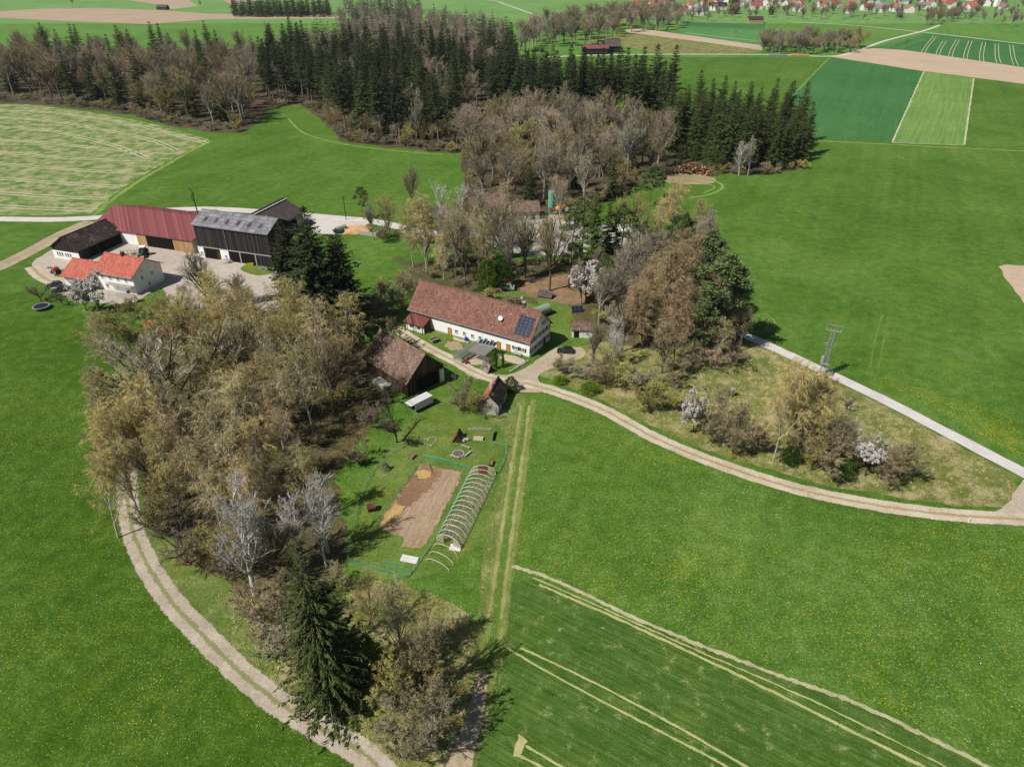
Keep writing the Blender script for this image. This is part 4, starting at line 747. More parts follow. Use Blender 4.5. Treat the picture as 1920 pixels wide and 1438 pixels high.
# trampoline
tp = empty('trampoline', G(79, 579), 0, 'round black trampoline on the meadow', 'trampoline'); MB().cyl((0, 0, .84), (0, 0, .88), 1.95, n=36).build('jumping_mat', plain('trampoline_mat', (.012, .013, .02, 1), .7), tp)
mb = MB()
for i in range(36): a, b = 6.2832 * i / 36, 6.2832 * (i + 1) / 36; mb.hexa([(math.cos(t) * r, math.sin(t) * r, z) for z in (.86, .95) for t, r in ((a, 1.98), (b, 1.98), (b, 2.3), (a, 2.3))])
mb.build('edge_pad', plain('trampoline_pad', S(150, 156, 164), .6), tp)
for i in range(6): a = 1.047 * i; MB().cyl((math.cos(a) * 2.1, math.sin(a) * 2.1, 0), (math.cos(a) * 2.1, math.sin(a) * 2.1, .86), .04, n=6).build('leg', Q['steel'], tp)
# yard clutter
yb = empty('yellow_trough', G(468, 499), R(20), 'yellow plastic trough on the grass before the black barn', 'trough'); MB().box(-1.2, 1.2, -.6, .6, 0, .12).box(-1.2, 1.2, -.6, -.5, .121, .8).box(-1.2, 1.2, .5, .6, .121, .8).box(-1.2, -1.1, -.5, .5, .121, .8).box(1.1, 1.2, -.5, .5, .121, .8).build('tub', Q['yellow'], yb)
zb = empty('zinc_trough', G(495, 505), R(-14), 'long grey trough on the grass before the black barn', 'trough'); MB().box(-1.6, 1.6, -.4, .4, .1, .2).box(-1.6, 1.6, -.4, -.34, .2, .7).box(-1.6, 1.6, .34, .4, .2, .7).box(-1.6, -1.54, -.34, .34, .2, .7).box(1.54, 1.6, -.34, .34, .2, .7).build('tub', Q['steel'], zb)
for s in (-1, 1): MB().box(s * 1.3 - .05, s * 1.3 + .05, -.3, .3, 0, .1).build('leg', Q['steel'], zb)
wb = empty('white_crate', G(369, 487), R(15), 'white crate on the concrete yard before the pale doors', 'crate'); MB().box(-.9, .9, -.8, .8, .1, 1.3).build('body', Q['tarp'], wb, bevel=.03); MB().box(-.95, .95, -.85, .85, 1.3, 1.4).build('lid', Q['tarp'], wb)
heap('rubble_heap', 'grey rubble heap before the black barn', 'heap', G(423, 492), 2.4, 1.6, 1.1, 'stone', 3); heap('gravel_heap', 'pale heap at the yard edge beside the dark spruces', 'heap', G(500, 560), 2.4, 1.6, 1.3, 'stone', 5); heap('sack_heap', 'white sacks heaped below the yard edge', 'heap', G(498, 580), 1.4, 2.2, .9, 'tarp', 6)
heap('sand_heap', 'orange sand heap behind the dark spruces', 'heap', G(672, 434), 5.2, 3.4, 2.0, 'sand', 7)
MB_ = empty('silage_wall', G(676, 440), R(-20), 'low grey concrete wall round the sand heap', 'wall'); MB().box(-6.5, 6.5, -.15, .15, 0, 1.4).build('long_panel', Q['concrete'], MB_); MB().box(6.2, 6.5, .16, 5.5, 0, 1.4).build('end_panel', Q['concrete'], MB_)
sw = empty('seed_trailer', G(640, 436), R(50), 'grey blue tank trailer beside the sand heap', 'trailer'); MB().cyl((-2.2, 0, 1.5), (2.2, 0, 1.5), .95, n=20).build('tank', Q['tank'], sw, smooth=False); MB().box(-2.4, 2.6, -.5, .5, .4, .6).build('chassis', Q['steel'], sw)
for s in (-1, 1): wheel_at(sw, (-.4, s * .8, .5), .5, .3)
up = empty('utility_pole', G(649, 412), 0, 'slim utility pole beside the pale lane', 'pole'); MB().cyl((0, 0, 0), (0, 0, 9), .16, .11, n=8).build('pole', Q['brown_wood'], up); MB().box(-.8, .8, -.06, .06, 8.3, 8.45).build('crossarm', Q['brown_wood'], up)
# slurry tanker, van, dark tarpaulin shelter behind the longhouse
tk = empty('slurry_tanker', G(1012, 594), R(40), 'grey green tank trailer behind the longhouse gable', 'trailer'); MB().cyl((-3.2, 0, 1.9), (3.2, 0, 1.9), 1.35, n=24).cyl((3.201, 0, 1.9), (3.6, 0, 1.9), 1.3, .8, n=24).build('tank', Q['tank'], tk); MB().box(-3, 4.6, -.4, .4, .45, .7).build('chassis', Q['rust'], tk); MB().cyl((-3.205, 0, 1.9), (-3.35, 0, 1.9), 1.1, .9, n=24).build('rear_lid', Q['rust'], tk)
for s in (-1, 1): wheel_at(tk, (-.8, s * 1.1, .55), .55, .4)
vn = empty('old_camper_van', G(950, 543), R(-6), 'old white and blue camper van with rusty roof behind the longhouse', 'van'); MB().prism([(-2.4, .45), (-2.4, 2.3), (1.4, 2.3), (2.0, 1.35), (2.4, 1.2), (2.4, .45)], -1.0, 1.0, 'y').build('body', plain('faded_blue_white_paint', S(168, 178, 186), .5, .3, .2), vn, bevel=.05); MB().box(-2.3, 1.3, -.95, .95, 2.3, 2.45).build('roof', Q['rust'], vn)
MB().box(-1.6, 1.2, -1.03, -1.0, 1.4, 2.0).build('side_window', Q['glass'], vn); MB().hexa([(1.45, -.85, 2.2), (1.95, -.85, 1.42), (1.95, .85, 1.42), (1.45, .85, 2.2), (1.5, -.85, 2.22), (2.0, -.85, 1.45), (2.0, .85, 1.45), (1.5, .85, 2.22)]).build('windscreen', Q['glass'], vn)
for x in (-1.5, 1.5):
    for s in (-1, 1): wheel_at(vn, (x, s * .92, .38), .38, .22)
ts = empty('timber_shelter', G(1025, 556), R(-20), 'rusty orange timber shelter with a dark sloping roof among orange leaves', 'shelter'); MB().hexa([(-2.4, -1.8, .5), (2.0, -1.8, .5), (2.0, .2, 1.9), (-2.4, .2, 1.9), (-2.4, -1.8, .6), (2.0, -1.8, .6), (2.0, .2, 2.0), (-2.4, .2, 2.0)]).build('roof', Q['slate'], ts); MB().box(-2.2, 1.8, .2, .3, 0, 1.85).build('back_wall', Q['rust'], ts)
for x in (-2.2, 1.8): MB().box(x - .07, x + .07, -1.75, -1.6, 0, .5).build('post', Q['rust'], ts); MB().box(x - .07, x + .07, .31, 2.2, .4, .55).build('rail', Q['rust'], ts)
heap('stump', 'small pale stump on the back lawn', 'stump', G(979, 560), .5, .5, .8, 'stone', 2)
fr = empty('cold_frame', G(1082, 585), R(10), 'leaning glazed cold frames beside the stable', 'cold frame')
for i in range(3): MB().hexa([(i * 1.1 - 1.6, -.6, .2), (i * 1.1 - .6, -.6, .2), (i * 1.1 - .6, .6, 1.5), (i * 1.1 - 1.6, .6, 1.5), (i * 1.1 - 1.6, -.6, .28), (i * 1.1 - .6, -.6, .28), (i * 1.1 - .6, .6, 1.58), (i * 1.1 - 1.6, .6, 1.58)]).build('glazed_sash', Q['panel'], fr)
# gravel yard: silo, mixer, tarpaulin heap
sl_ = empty('green_silo', G(1033, 398), 0, 'tall green silo on legs at the gravel yard', 'silo'); MB().cyl((0, 0, 2.0), (0, 0, 8.2), 1.2, n=18).cyl((0, 0, .9), (0, 0, 1.999), .4, 1.2, n=18).build('hopper', plain('silo_green', S(112, 178, 152), .6, .3, .2), sl_)
for i in range(4): a = .785 + 1.571 * i; MB().beam((math.cos(a) * 1.2, math.sin(a) * 1.2, 0), (math.cos(a) * 1.1, math.sin(a) * 1.1, 2.6), .14).build('leg', Q['steel'], sl_)
mx = empty('mixer_truck', G(1050, 401), R(20), 'orange drum mixer beside the green silo', 'mixer'); MB().cyl((-1.8, 0, 2.0), (.4, 0, 2.5), .8, 1.4, n=18).cyl((.401, 0, 2.501), (2.0, 0, 2.9), 1.4, .7, n=18).build('drum', Q['orange_p'], mx); MB().box(-2.4, 2.6, -.7, .7, .6, .9).build('chassis', Q['steel'], mx); MB().box(1.6, 3.0, -1.0, 1.0, .9, 2.2).build('cab', Q['tarp'], mx, bevel=.05)
for x in (-1.6, 1.8):
    for s in (-1, 1): wheel_at(mx, (x, s * .9, .5), .5, .3)
heap('tarpaulin_heap', 'big white tarpaulin covered heap at the gravel yard', 'heap', G(1172, 436), 7.5, 4.5, 2.6, 'tarp', 9); heap('gravel_heap', 'pinkish gravel heap beside the orange mixer', 'heap', G(1060, 412), 4, 2.5, 1.6, M['soil'], 10); heap('gravel_heap', 'grey gravel heap before the gravel hut', 'heap', G(985, 420), 4, 2.2, 1.3, M['gravel_grey'], 11)
rd = empty('rusty_digger', G(812, 455), R(-15), 'rusty orange machine half hidden behind the birches', 'machine'); MB().box(-2.5, 1.5, -1, 1, .8, 2.0).build('body', Q['rust'], rd, bevel=.05); MB().beam((1.5, 0, 1.6), (4.5, 0, 2.6), .3).build('boom', Q['rust'], rd); MB().box(-2.6, 1.6, -1.2, -.7, 0, .8).box(-2.6, 1.6, .7, 1.2, 0, .8).build('crawler', Q['rubber'], rd)
# log pile
lg = empty('log_pile', G(1295, 326), R(-8), 'big pile of cut logs before the young spruces', 'log pile'); lg.scale = (1.45, 1.45, 1.45); rl = random.Random(8)
for i in range(120):
    u_ = rl.uniform(-1, 1); t = 1 - abs(u_) ** 1.5; x = u_ * 7.5; z = rl.uniform(.1, 1) * (.4 + 3.0 * t); y = rl.uniform(-1.8, 1.8); a = rl.gauss(1.3, .45); r_ = rl.uniform(.14, .34); l_ = rl.uniform(.8, 2.0); d = Vector((math.cos(a), -math.sin(a), rl.uniform(-.25, .25))) * l_ / 2; p = Vector((x, y * (1 - z / 5), z))
    o = MB().cyl(p - d, p + d, r_, n=8).build('log', Q['log'], lg); MB().cyl(p + d, p + d * 1.02, r_ * .9, n=8).build('sawn_end', Q['log_end'], o)
mb = MB()
for i in range(260): a = rl.uniform(0, 6.28); x, y = rl.uniform(-8, 10), rl.uniform(-.5, 3); z = max(.2, 2.8 - abs(x) * .3) * rl.uniform(.3, 1); mb.beam((x, y, z), (x + math.cos(a) * rl.uniform(.6, 2.2), y + math.sin(a), z + rl.uniform(-.2, .8)), .04)
mb.build('brushwood', Q['log'], lg)
# stacks on the far lane
for px, lb in ((1458, 'far stack of pale pipes beside the copse'), (1500, 'far stack of reddish boards beside the copse')):
    s_ = empty('material_stack', G(px, 106), R(-3), lb, 'stack')
    for i in range(6): MB().cyl((-8, i % 3 * .9, .5 + i // 3 * .8), (8, i % 3 * .9, .5 + i // 3 * .8), .42, n=8).build('pipe', Q['steel' if px < 1480 else 'log_end'], s_)
# lattice mast with transformer
ms = empty('lattice_mast', G(1540, 707), R(-28), 'steel lattice power mast with transformer beside the paved lane', 'mast'); Hm = 12.6; wd = lambda z: .62 - .30 * z / Hm
for sx in (-1, 1):
    for sy in (-1, 1): MB().beam((sx * .62, sy * .62, 0), (sx * .32, sy * .32, Hm), .17).build('corner_leg', Q['steel'], ms)
nz = 13
for i in range(nz):
    z0, z1 = Hm * i / nz, Hm * (i + 1) / nz; a, b = wd(z0), wd(z1); mb = MB(); s = 1 if i % 2 else -1
    for f in (-1, 1): mb.beam((-a * s, f * a, z0), (b * s, f * b, z1), .07).beam((f * a, -a * s, z0), (f * b, b * s, z1), .09)
    mb.build('lattice_brace', Q['steel'], ms); mb = MB()
    for f in (-1, 1): mb.beam((-b, f * b, z1), (b, f * b, z1), .06).beam((f * b, -b, z1), (f * b, b, z1), .06)
    mb.build('lattice_ring', Q['steel'], ms)
MB().box(-1.15, -.55, -.6, .6, 4.2, 5.6).build('transformer', Q['tank'], ms, bevel=.05); MB().box(-1.0, 1.0, -.9, .9, 3.9, 4.1).build('platform', Q['steel'], ms)
MB().beam((-1.3, 0, 9.2), (1.3, 0, 9.2), .14).beam((-1.1, -.7, 9.0), (1.1, -.7, 9.0), .1).beam((-1.1, .7, 9.0), (1.1, .7, 9.0), .1).build('switch_crossarm', Q['steel'], ms)
MB().beam((-1.7, 0, Hm), (1.7, 0, Hm), .16).beam((-1.7, 0, Hm), (-1.7, 0, Hm + 1.5), .1).beam((1.7, 0, Hm), (1.7, 0, Hm + 1.5), .1).beam((-1.7, 0, Hm + 1.5), (1.7, 0, Hm + 1.5), .1).build('top_frame', Q['steel'], ms)
for x in (-1.4, -.7, 0, .7, 1.4): MB().cyl((x, 0, Hm + .08), (x, 0, Hm + .5), .1, n=8).build('insulator', Q['stone'], ms)
MB().box(-.9, -.6, -.5, .1, .6, 1.9).build('switch_cabinet', Q['tank'], ms); MB().box(-.8, .8, -.8, .8, 0, .25).build('footing', Q['concrete'], ms)
for px, py, lb in ((1449, 661, 'small white marker post on the lane verge near the larches'), (1816, 978, 'small white marker post at the gravel lane')):
    o = tag(MB().box(-.06, .06, -.06, .06, 0, .8).box(-.07, .07, -.07, .07, .801, 1.0).build('marker_post', Q['frame_white']), lb, 'post'); o.location = G(px, py)

# ================================================================== the vegetable garden
Z = lambda zx, zy: (620 + zx / 4.23, 770 + zy / 4.23)
bed = [Z(*p) for p in ((715, 425), (1050, 490), (950, 690), (790, 1000), (720, 1095), (560, 1080), (590, 1010), (380, 930), (440, 800), (510, 700), (620, 560))]
sheet('vegetable_bed', bed, 0.05, M['bed'], jit=.25, step=.6); sheet('mulch_strip', [Z(*p) for p in ((715, 430), (860, 460), (820, 600), (640, 740), (560, 780), (500, 720), (600, 590))], 0.06, M['mulch'], jit=.8, step=.6); sheet('straw_strip', [Z(*p) for p in ((500, 740), (590, 760), (540, 850), (460, 930), (380, 930), (440, 810))], 0.065, M['straw'], jit=.2, step=.6); sheet('straw_strip', [Z(*p) for p in ((690, 480), (790, 480), (780, 530), (700, 540))], 0.065, M['straw'], jit=.15, step=.6, smooth=True)
def fence(label, zs, h, mat, net=None, posts=2.2, cat='fence'):
    pts = [G(*Z(*p)) for p in zs]; r_ = empty('net_fence' if net else 'wire_fence', pts[0], 0, label, cat); q = [p - pts[0] for p in pts]
    for a, b in zip(q, q[1:]):
        n = max(1, int((b - a).length / posts))
        for i in range(n + 1): p = a.lerp(b, i / n); MB().cyl((p.x, p.y, 0), (p.x, p.y, h + .12), .035, n=6).build('post', Q['grey_wood'], r_)
    if net:
        mb = MB(); rows = max(3, int(h / .22))
        for a, b in zip(q, q[1:]):
            L_ = (b - a).length; n = max(2, int(L_ / .3)); d = (b - a).normalized(); s = Vector((d.y, -d.x, 0)) * .02; sag = lambda t: .08 * math.sin(t * 9)
            for j in range(rows + 1):
                z = .05 + (h - .05) * j / rows
                for i in range(0, n, 2): p0, p1 = a.lerp(b, i / n), a.lerp(b, min(1, (i + 2) / n)); mb.beam((p0.x, p0.y, z + sag(i)), (p1.x, p1.y, z + sag(i + 2)), net)
            for i in range(n + 1): p = a.lerp(b, i / n); mb.beam((p.x, p.y, .03), (p.x, p.y, h + sag(i)), net)
        mb.build('net', Q['green_net'], r_)
    else:
        for z in (.5, .95):
            mb = MB()
            for a, b in zip(q, q[1:]): mb.beam((a.x, a.y, z), (b.x, b.y, z), .03)
            mb.build('wire', Q[mat], r_)
fence('long wire fence round the left of the garden', ((960, 150), (850, 165), (700, 220), (520, 320), (430, 380), (310, 530), (230, 690), (165, 1020), (140, 1200)), 1.1, 'steel'); fence('wire fence along the left of the vegetable bed', ((720, 385), (620, 540), (500, 710), (400, 870), (290, 1020)), 1.0, 'steel')
fence('green net across the top of the vegetable bed', ((730, 375), (920, 415), (1110, 475)), 1.0, 'steel', .032); fence('green net between bed and hoop tunnel', ((1085, 530), (950, 800), (830, 1020), (640, 1290)), .6, 'steel', .022); fence('green net at the lower garden end', ((140, 1200), (330, 1260), (600, 1330), (640, 1290), (400, 1205)), .8, 'steel', .028); fence('green net at the upper right garden corner', ((1280, 265), (1400, 290), (1380, 390), (1330, 500)), .8, 'steel', .024)
# hoop tunnel
bl, br_, fl_, frr = G(882, 888), G(929.7, 890.6), G(818.6, 1013.5), G(863.5, 1030); tn = empty('hoop_tunnel', (bl + fl_) / 2, 0, 'bare hoop tunnel frame beside the vegetable bed', 'polytunnel'); c0 = tn.location
def hoop(t, h=2.25): 
    a, b = bl.lerp(fl_, t) - c0, br_.lerp(frr, t) - c0; return [a.lerp(b, .5) + (a - b) * .5 * math.cos(s) + Vector((0, 0, h * math.sin(s) ** .8)) for s in [math.pi * i / 16 for i in range(17)]]
for i in range(16): MB().tube(hoop(i / 15), .035, 6).build('hoop', Q['frame_white'], tn)
for j in (1, 3, 5, 8, 11, 13, 15): MB().tube([hoop(i / 15)[j] for i in range(16)], .02, 4).build('purlin', Q['steel'], tn)
for t, nm in ((0.0, 'back'), (1.0, 'front')):
    h_ = hoop(t); base = [Vector((p.x, p.y, 0)) for p in h_]
    for s0, s1, mt in ((0, 6, 'film'), (10, 16, 'film'), (6, 10, 'rust' if nm == 'back' else None)):
        if mt:
            mb = MB()
            for i in range(s0, s1): mb.quad(base[i], base[i + 1], h_[i + 1], h_[i])
            mb.build('end_panel' if mt == 'film' else 'end_door', Q[mt], tn)
for i, t in enumerate((1.09, 1.18, 1.26)):
    h_ = hoop(t, 1.7 - i * .25); o = MB().tube([p - h_[0] for p in h_], .03, 6).build('loose_hoop', Q['frame_white']); o.location = h_[0] + c0; tag(o, ('nearest', 'middle', 'farthest')[i] + ' of three loose white hoops before the tunnel', 'hoop', 'loose hoops')
sheet('tunnel_bed', [(890, 900), (925, 905), (870, 1020), (828, 1008)], .045, M['verge'], jit=.3, step=.7)
for zx, zy, rz, l, lb in ((625, 1180, -15, 3.0, 'white sheet lying at the lower garden end'), (990, 1088, -12, 2.0, 'white sheet leaning before the hoop tunnel')):
    o = tag(MB().box(-l / 2, l / 2, -.7, .7, .08, .2).build('white_board', Q['tarp'], bevel=.02), lb, 'board'); o.location = G(*Z(zx, zy)); o.rotation_euler = (R(6), 0, R(rz))
# fire ring, benches, heart, hut, raised beds
fr_ = empty('fire_ring', G(*Z(1013, 343)), 0, 'stone fire ring between three benches', 'fire pit')
for i in range(20): a = 6.2832 * i / 20; o = MB().ico((math.cos(a) * 1.15, math.sin(a) * 1.15, .12), .2, 1, (1, 1, .8), .12, random.Random(i)).build('stone', Q['stone'], fr_)
MB().cyl((0, 0, .01), (0, 0, .07), 1.0, n=20).build('ash', plain('grey_ash', S(112, 98, 90), .95, .1, .3, 3), fr_)
for zx, zy, rz, lb in ((1070, 293, -32, 'log bench behind the fire ring'), (1088, 350, 52, 'log bench right of the fire ring'), (983, 372, -26, 'log bench in front of the fire ring')): bench('log_bench', lb, G(*Z(zx, zy)), R(rz), 2.1, 'stone', h=.4)
hr_ = empty('stone_heart', G(*Z(780, 245)), R(20), 'heart shaped bed edged with pale stones', 'flower bed')
for i in range(30): t = 6.2832 * i / 30; MB().ico((.105 * 16 * math.sin(t) ** 3, .1 * (13 * math.cos(t) - 5 * math.cos(2 * t) - 2 * math.cos(3 * t) - math.cos(4 * t)), .1), .17, 1, (1, 1, .7), .15, random.Random(i)).build('stone', Q['stone'], hr_)
ph = empty('garden_hut', G(*Z(1012, 235)), R(-8), 'little rusty garden hut at the top of the garden', 'hut'); MB().prism([(-.9, 0), (.9, 0), (0, 1.9)], -.9, 1.3, 'y').build('wall', Q['brown_wood'], ph)
for s in (-1, 1): MB().hexa([(s * 1.1, -1.1, -.05 + .1), (s * .0, -1.1, 2.1), (s * .0, 1.5, 2.1), (s * 1.1, 1.5, .05), (s * 1.2, -1.1, .1), (s * .06, -1.1, 2.2), (s * .06, 1.5, 2.2), (s * 1.2, 1.5, .1)]).build('roof_slope', Q['rust' if s < 0 else 'slate'], ph)
rb = empty('rock_group', G(*Z(1065, 240)), 0, 'grey rocks beside the garden hut', 'rocks')
for i in range(5): MB().ico((_rv.uniform(-.6, .6), _rv.uniform(-.7, .7), .3), .42, 2, (1, .9, .8), .15, random.Random(i)).build('rock', Q['stone'], rb)
def planter(label, z, rz, l, w, mat='grey_wood', fill='mulch'):
    r_ = empty('raised_bed', G(*Z(*z)), R(rz), label, 'planter'); t = .07
    for nm, b in (('long_board', (-l / 2, l / 2, -w / 2, -w / 2 + t)), ('long_board', (-l / 2, l / 2, w / 2 - t, w / 2)), ('end_board', (-l / 2, -l / 2 + t, -w / 2 + t, w / 2 - t)), ('end_board', (l / 2 - t, l / 2, -w / 2 + t, w / 2 - t))): MB().box(*b, 0, .55).build(nm, Q[mat], r_)
    MB().box(-l / 2 + t, l / 2 - t, -w / 2 + t, w / 2 - t, .02, .48).build('soil', M[fill], r_)
planter('wooden raised bed on the garden lawn', (648, 372), 62, 1.6, .9); planter('pale sandpit table at the top of the garden', (1172, 228), -5, 2.0, .8, 'tarp', 'straw'); planter('dark compost box beside the hoop tunnel', (1275, 425), 80, 1.6, .8, 'brown_wood')
cp = empty('hen_coop', G(*Z(325, 790)), R(15), 'little dark hen coop with a red roof in the shade', 'hen coop'); MB().box(-.7, .7, -.6, .6, .3, 1.1).build('wall', Q['slate'], cp)
for s in (-1, 1): MB().hexa([(-.8, s * .75, 1.0), (.8, s * .75, 1.0), (.8, 0, 1.5), (-.8, 0, 1.5), (-.8, s * .75, 1.06), (.8, s * .75, 1.06), (.8, 0, 1.56), (-.8, 0, 1.56)]).build('roof_slope', Q['rust_metal'], cp)
for x in (-.6, .6):
    for y in (-.5, .5): MB().box(x - .05, x + .05, y - .05, y + .05, 0, .3).build('leg', Q['brown_wood'], cp)
te = empty('stick_teepee', G(*Z(440, 470)), 0, 'teepee of dry sticks on the garden lawn', 'teepee')
for i in range(34): a = 6.2832 * i / 34; MB().beam((math.cos(a) * _rv.uniform(.8, 1.2), math.sin(a) * _rv.uniform(.8, 1.2), 0), (_rv.gauss(0, .12), _rv.gauss(0, .12), 2.0), .05).build('stick', Q['grey_wood'], te)
wf = empty('timber_edging', G(*Z(1290, 210)), R(84), 'weathered plank fence at the top right garden corner', 'fence'); MB().box(-1.6, 1.6, -.05, .05, .1, .5).box(-1.6, 1.6, -.05, .05, .55, .95).build('plank', Q['grey_wood'], wf)
for x in (-1.5, 0, 1.5): MB().box(x - .07, x + .07, .051, .19, 0, 1.1).build('post', Q['grey_wood'], wf)
wf = empty('timber_edging', G(*Z(1180, 158)), R(0), 'pale plank fence along the top of the garden', 'fence'); MB().box(-2.6, 2.6, -.05, .05, .1, .4).box(-2.6, 2.6, -.05, .05, .45, .75).build('plank', Q['stone'], wf)
for x in (-2.5, 0, 2.5): MB().box(x - .07, x + .07, .051, .19, 0, .9).build('post', Q['grey_wood'], wf)
tb = empty('orange_tray', G(350, 1058), 0, 'reddish tray beneath the dark fruit tree', 'tray'); MB().box(-.7, .7, -.4, .4, .2, .28).build('tray', Q['rust_metal'], tb); MB().box(-.7, .7, -.3, .3, 0, .2).build('base', Q['rust'], tb)
cv = empty('caravan', G(430, 668), R(20), 'pale caravan half hidden in the grove', 'caravan'); MB().prism([(-2.4, .5), (-2.5, 1.6), (-2.1, 2.5), (2.0, 2.5), (2.4, 1.7), (2.3, .5)], -1.05, 1.05, 'y').build('body', plain('caravan_shell', S(200, 204, 208), .4, .3), cv, bevel=.08); MB().box(-1.4, 1.2, -1.08, -1.05, 1.3, 2.0).build('window', Q['glass'], cv)
for s in (-1, 1): wheel_at(cv, (-.2, s * 1.0, .35), .35, .2)
op = empty('orange_tarp_stack', G(283, 612), R(-10), 'orange tarpaulin covered stack below the terrace', 'stack'); MB().prism([(-1.6, 0), (-1.4, 1.0), (0, 1.4), (1.4, 1.0), (1.6, 0)], -1.1, 1.1, 'y').build('cover', plain('orange_tarpaulin', S(226, 116, 84), .6), op)

# ================================================================== plant meshes (shared between copies)
rng = np.random.default_rng(11)
class TB:
    """collects triangles with a material index"""
    def __init__(self): self.V = []; self.T = []; self.n = 0
    def add(self, V, T): self.V.append(np.asarray(V, np.float32)); self.T.append(np.asarray(T, np.int32) + self.n); self.n += len(V)
    def arrays(self): return (np.concatenate(self.V), np.concatenate(self.T)) if self.V else (np.zeros((0, 3), np.float32), np.zeros((0, 3), np.int32))
def tri_mesh(name, parts, mats):
    """parts: list of (V, T), one for each material"""
    V = np.concatenate([p[0] for p in parts]); off = 0; T = []; mi = []
    for i, (v, t) in enumerate(parts): T.append(t + off); off += len(v); mi.append(np.full(len(t), i, np.int32))
    T = np.concatenate(T); mi = np.concatenate(mi); me = bpy.data.meshes.new(name)
    me.vertices.add(len(V)); me.vertices.foreach_set('co', V.astype(np.float32).ravel())
    me.loops.add(len(T) * 3); me.loops.foreach_set('vertex_index', T.astype(np.int32).ravel())
    me.polygons.add(len(T)); me.polygons.foreach_set('loop_start', np.arange(0, len(T) * 3, 3, dtype=np.int32))
    me.polygons.foreach_set('material_index', mi)
    for m in mats: me.materials.append(m)
    me.update(calc_edges=True); return me
def unit(a): return a / np.maximum(np.linalg.norm(a, axis=-1, keepdims=True), 1e-9)
def perp(D):
    r = rng.normal(size=D.shape); r -= (r * D).sum(-1, keepdims=True) * D
    return unit(r)
def turn(D, ang): return unit(np.cos(ang)[:, None] * D + np.sin(ang)[:, None] * perp(D))
def curve(S0, D, L, B, t): return S0 + D * (L * t)[:, None] + B * (t * t)[:, None]
def tubes(tb, S0, D, L, B, r0, r1, m=4, k=4):
    n = len(S0); ts = np.linspace(0, 1, m); a = perp(D); b = np.cross(D, a); V = np.zeros((n, m, k, 3))
    for i, t in enumerate(ts):
        c = curve(S0, D, L, B, np.full(n, t)); r = r0 + (r1 - r0) * t
        for j in range(k):
            an = 2 * math.pi * j / k; V[:, i, j] = c + (a * math.cos(an) + b * math.sin(an)) * r[:, None]
    idx = np.arange(n * m * k).reshape(n, m, k); q = []
    for i in range(m - 1):
        for j in range(k):
            A, Bq, C, Dq = idx[:, i, j], idx[:, i, (j + 1) % k], idx[:, i + 1, (j + 1) % k], idx[:, i + 1, j]
            q += [np.stack([A, Bq, C], 1), np.stack([A, C, Dq], 1)]
    tb.add(V.reshape(-1, 3), np.concatenate(q))
def slivers(tb, S0, D, L, w):
    s = perp(D) * (w * 0.5)[:, None]; n = len(S0)
    V = np.stack([S0 - s, S0 + s, S0 + D * L[:, None]], 1).reshape(-1, 3)
    tb.add(V, np.arange(n * 3).reshape(n, 3))
def leaves(tb, S0, D, L, w, N=None, fold=0.25):
    n = len(S0); s = perp(D) if N is None else unit(np.cross(D, N)); m = S0 + D * (L * 0.45)[:, None]
    up = np.cross(s, D) * (w * fold)[:, None]
    V = np.stack([S0, m - s * (w * 0.5)[:, None] - up, S0 + D * L[:, None], m + s * (w * 0.5)[:, None] - up], 1).reshape(-1, 3)
    i = np.arange(n)[:, None] * 4
    tb.add(V, np.concatenate([i + [0, 1, 2], i + [0, 2, 3]]))
def children(S0, D, L, B, k, t0, t1, a0, a1, ratio, up, jitter=0.25, taper=0.5):
    """k children on every parent branch"""
    n = len(S0); rep = np.repeat(np.arange(n), k); t = rng.uniform(t0, t1, n * k)
    s = curve(S0[rep], D[rep], L[rep], B[rep], t)
    d = unit(D[rep] * L[rep][:, None] + 2 * B[rep] * t[:, None]); nd = turn(d, rng.uniform(a0, a1, n * k))
    l = L[rep] * ratio * (1 - taper * (t - t0) / max(t1 - t0, 1e-6)) * rng.uniform(1 - jitter, 1 + jitter, n * k)
    nd = unit(nd + np.array([0, 0, up]) * rng.uniform(0.5, 1.0, (n * k, 1))); b = np.zeros((n * k, 3)); b[:, 2] = up * l * 0.5
    b += rng.normal(size=b.shape) * (l * 0.06)[:, None]
    return s, nd, l, b, rep
Z3 = lambda *v: np.array([v], float)
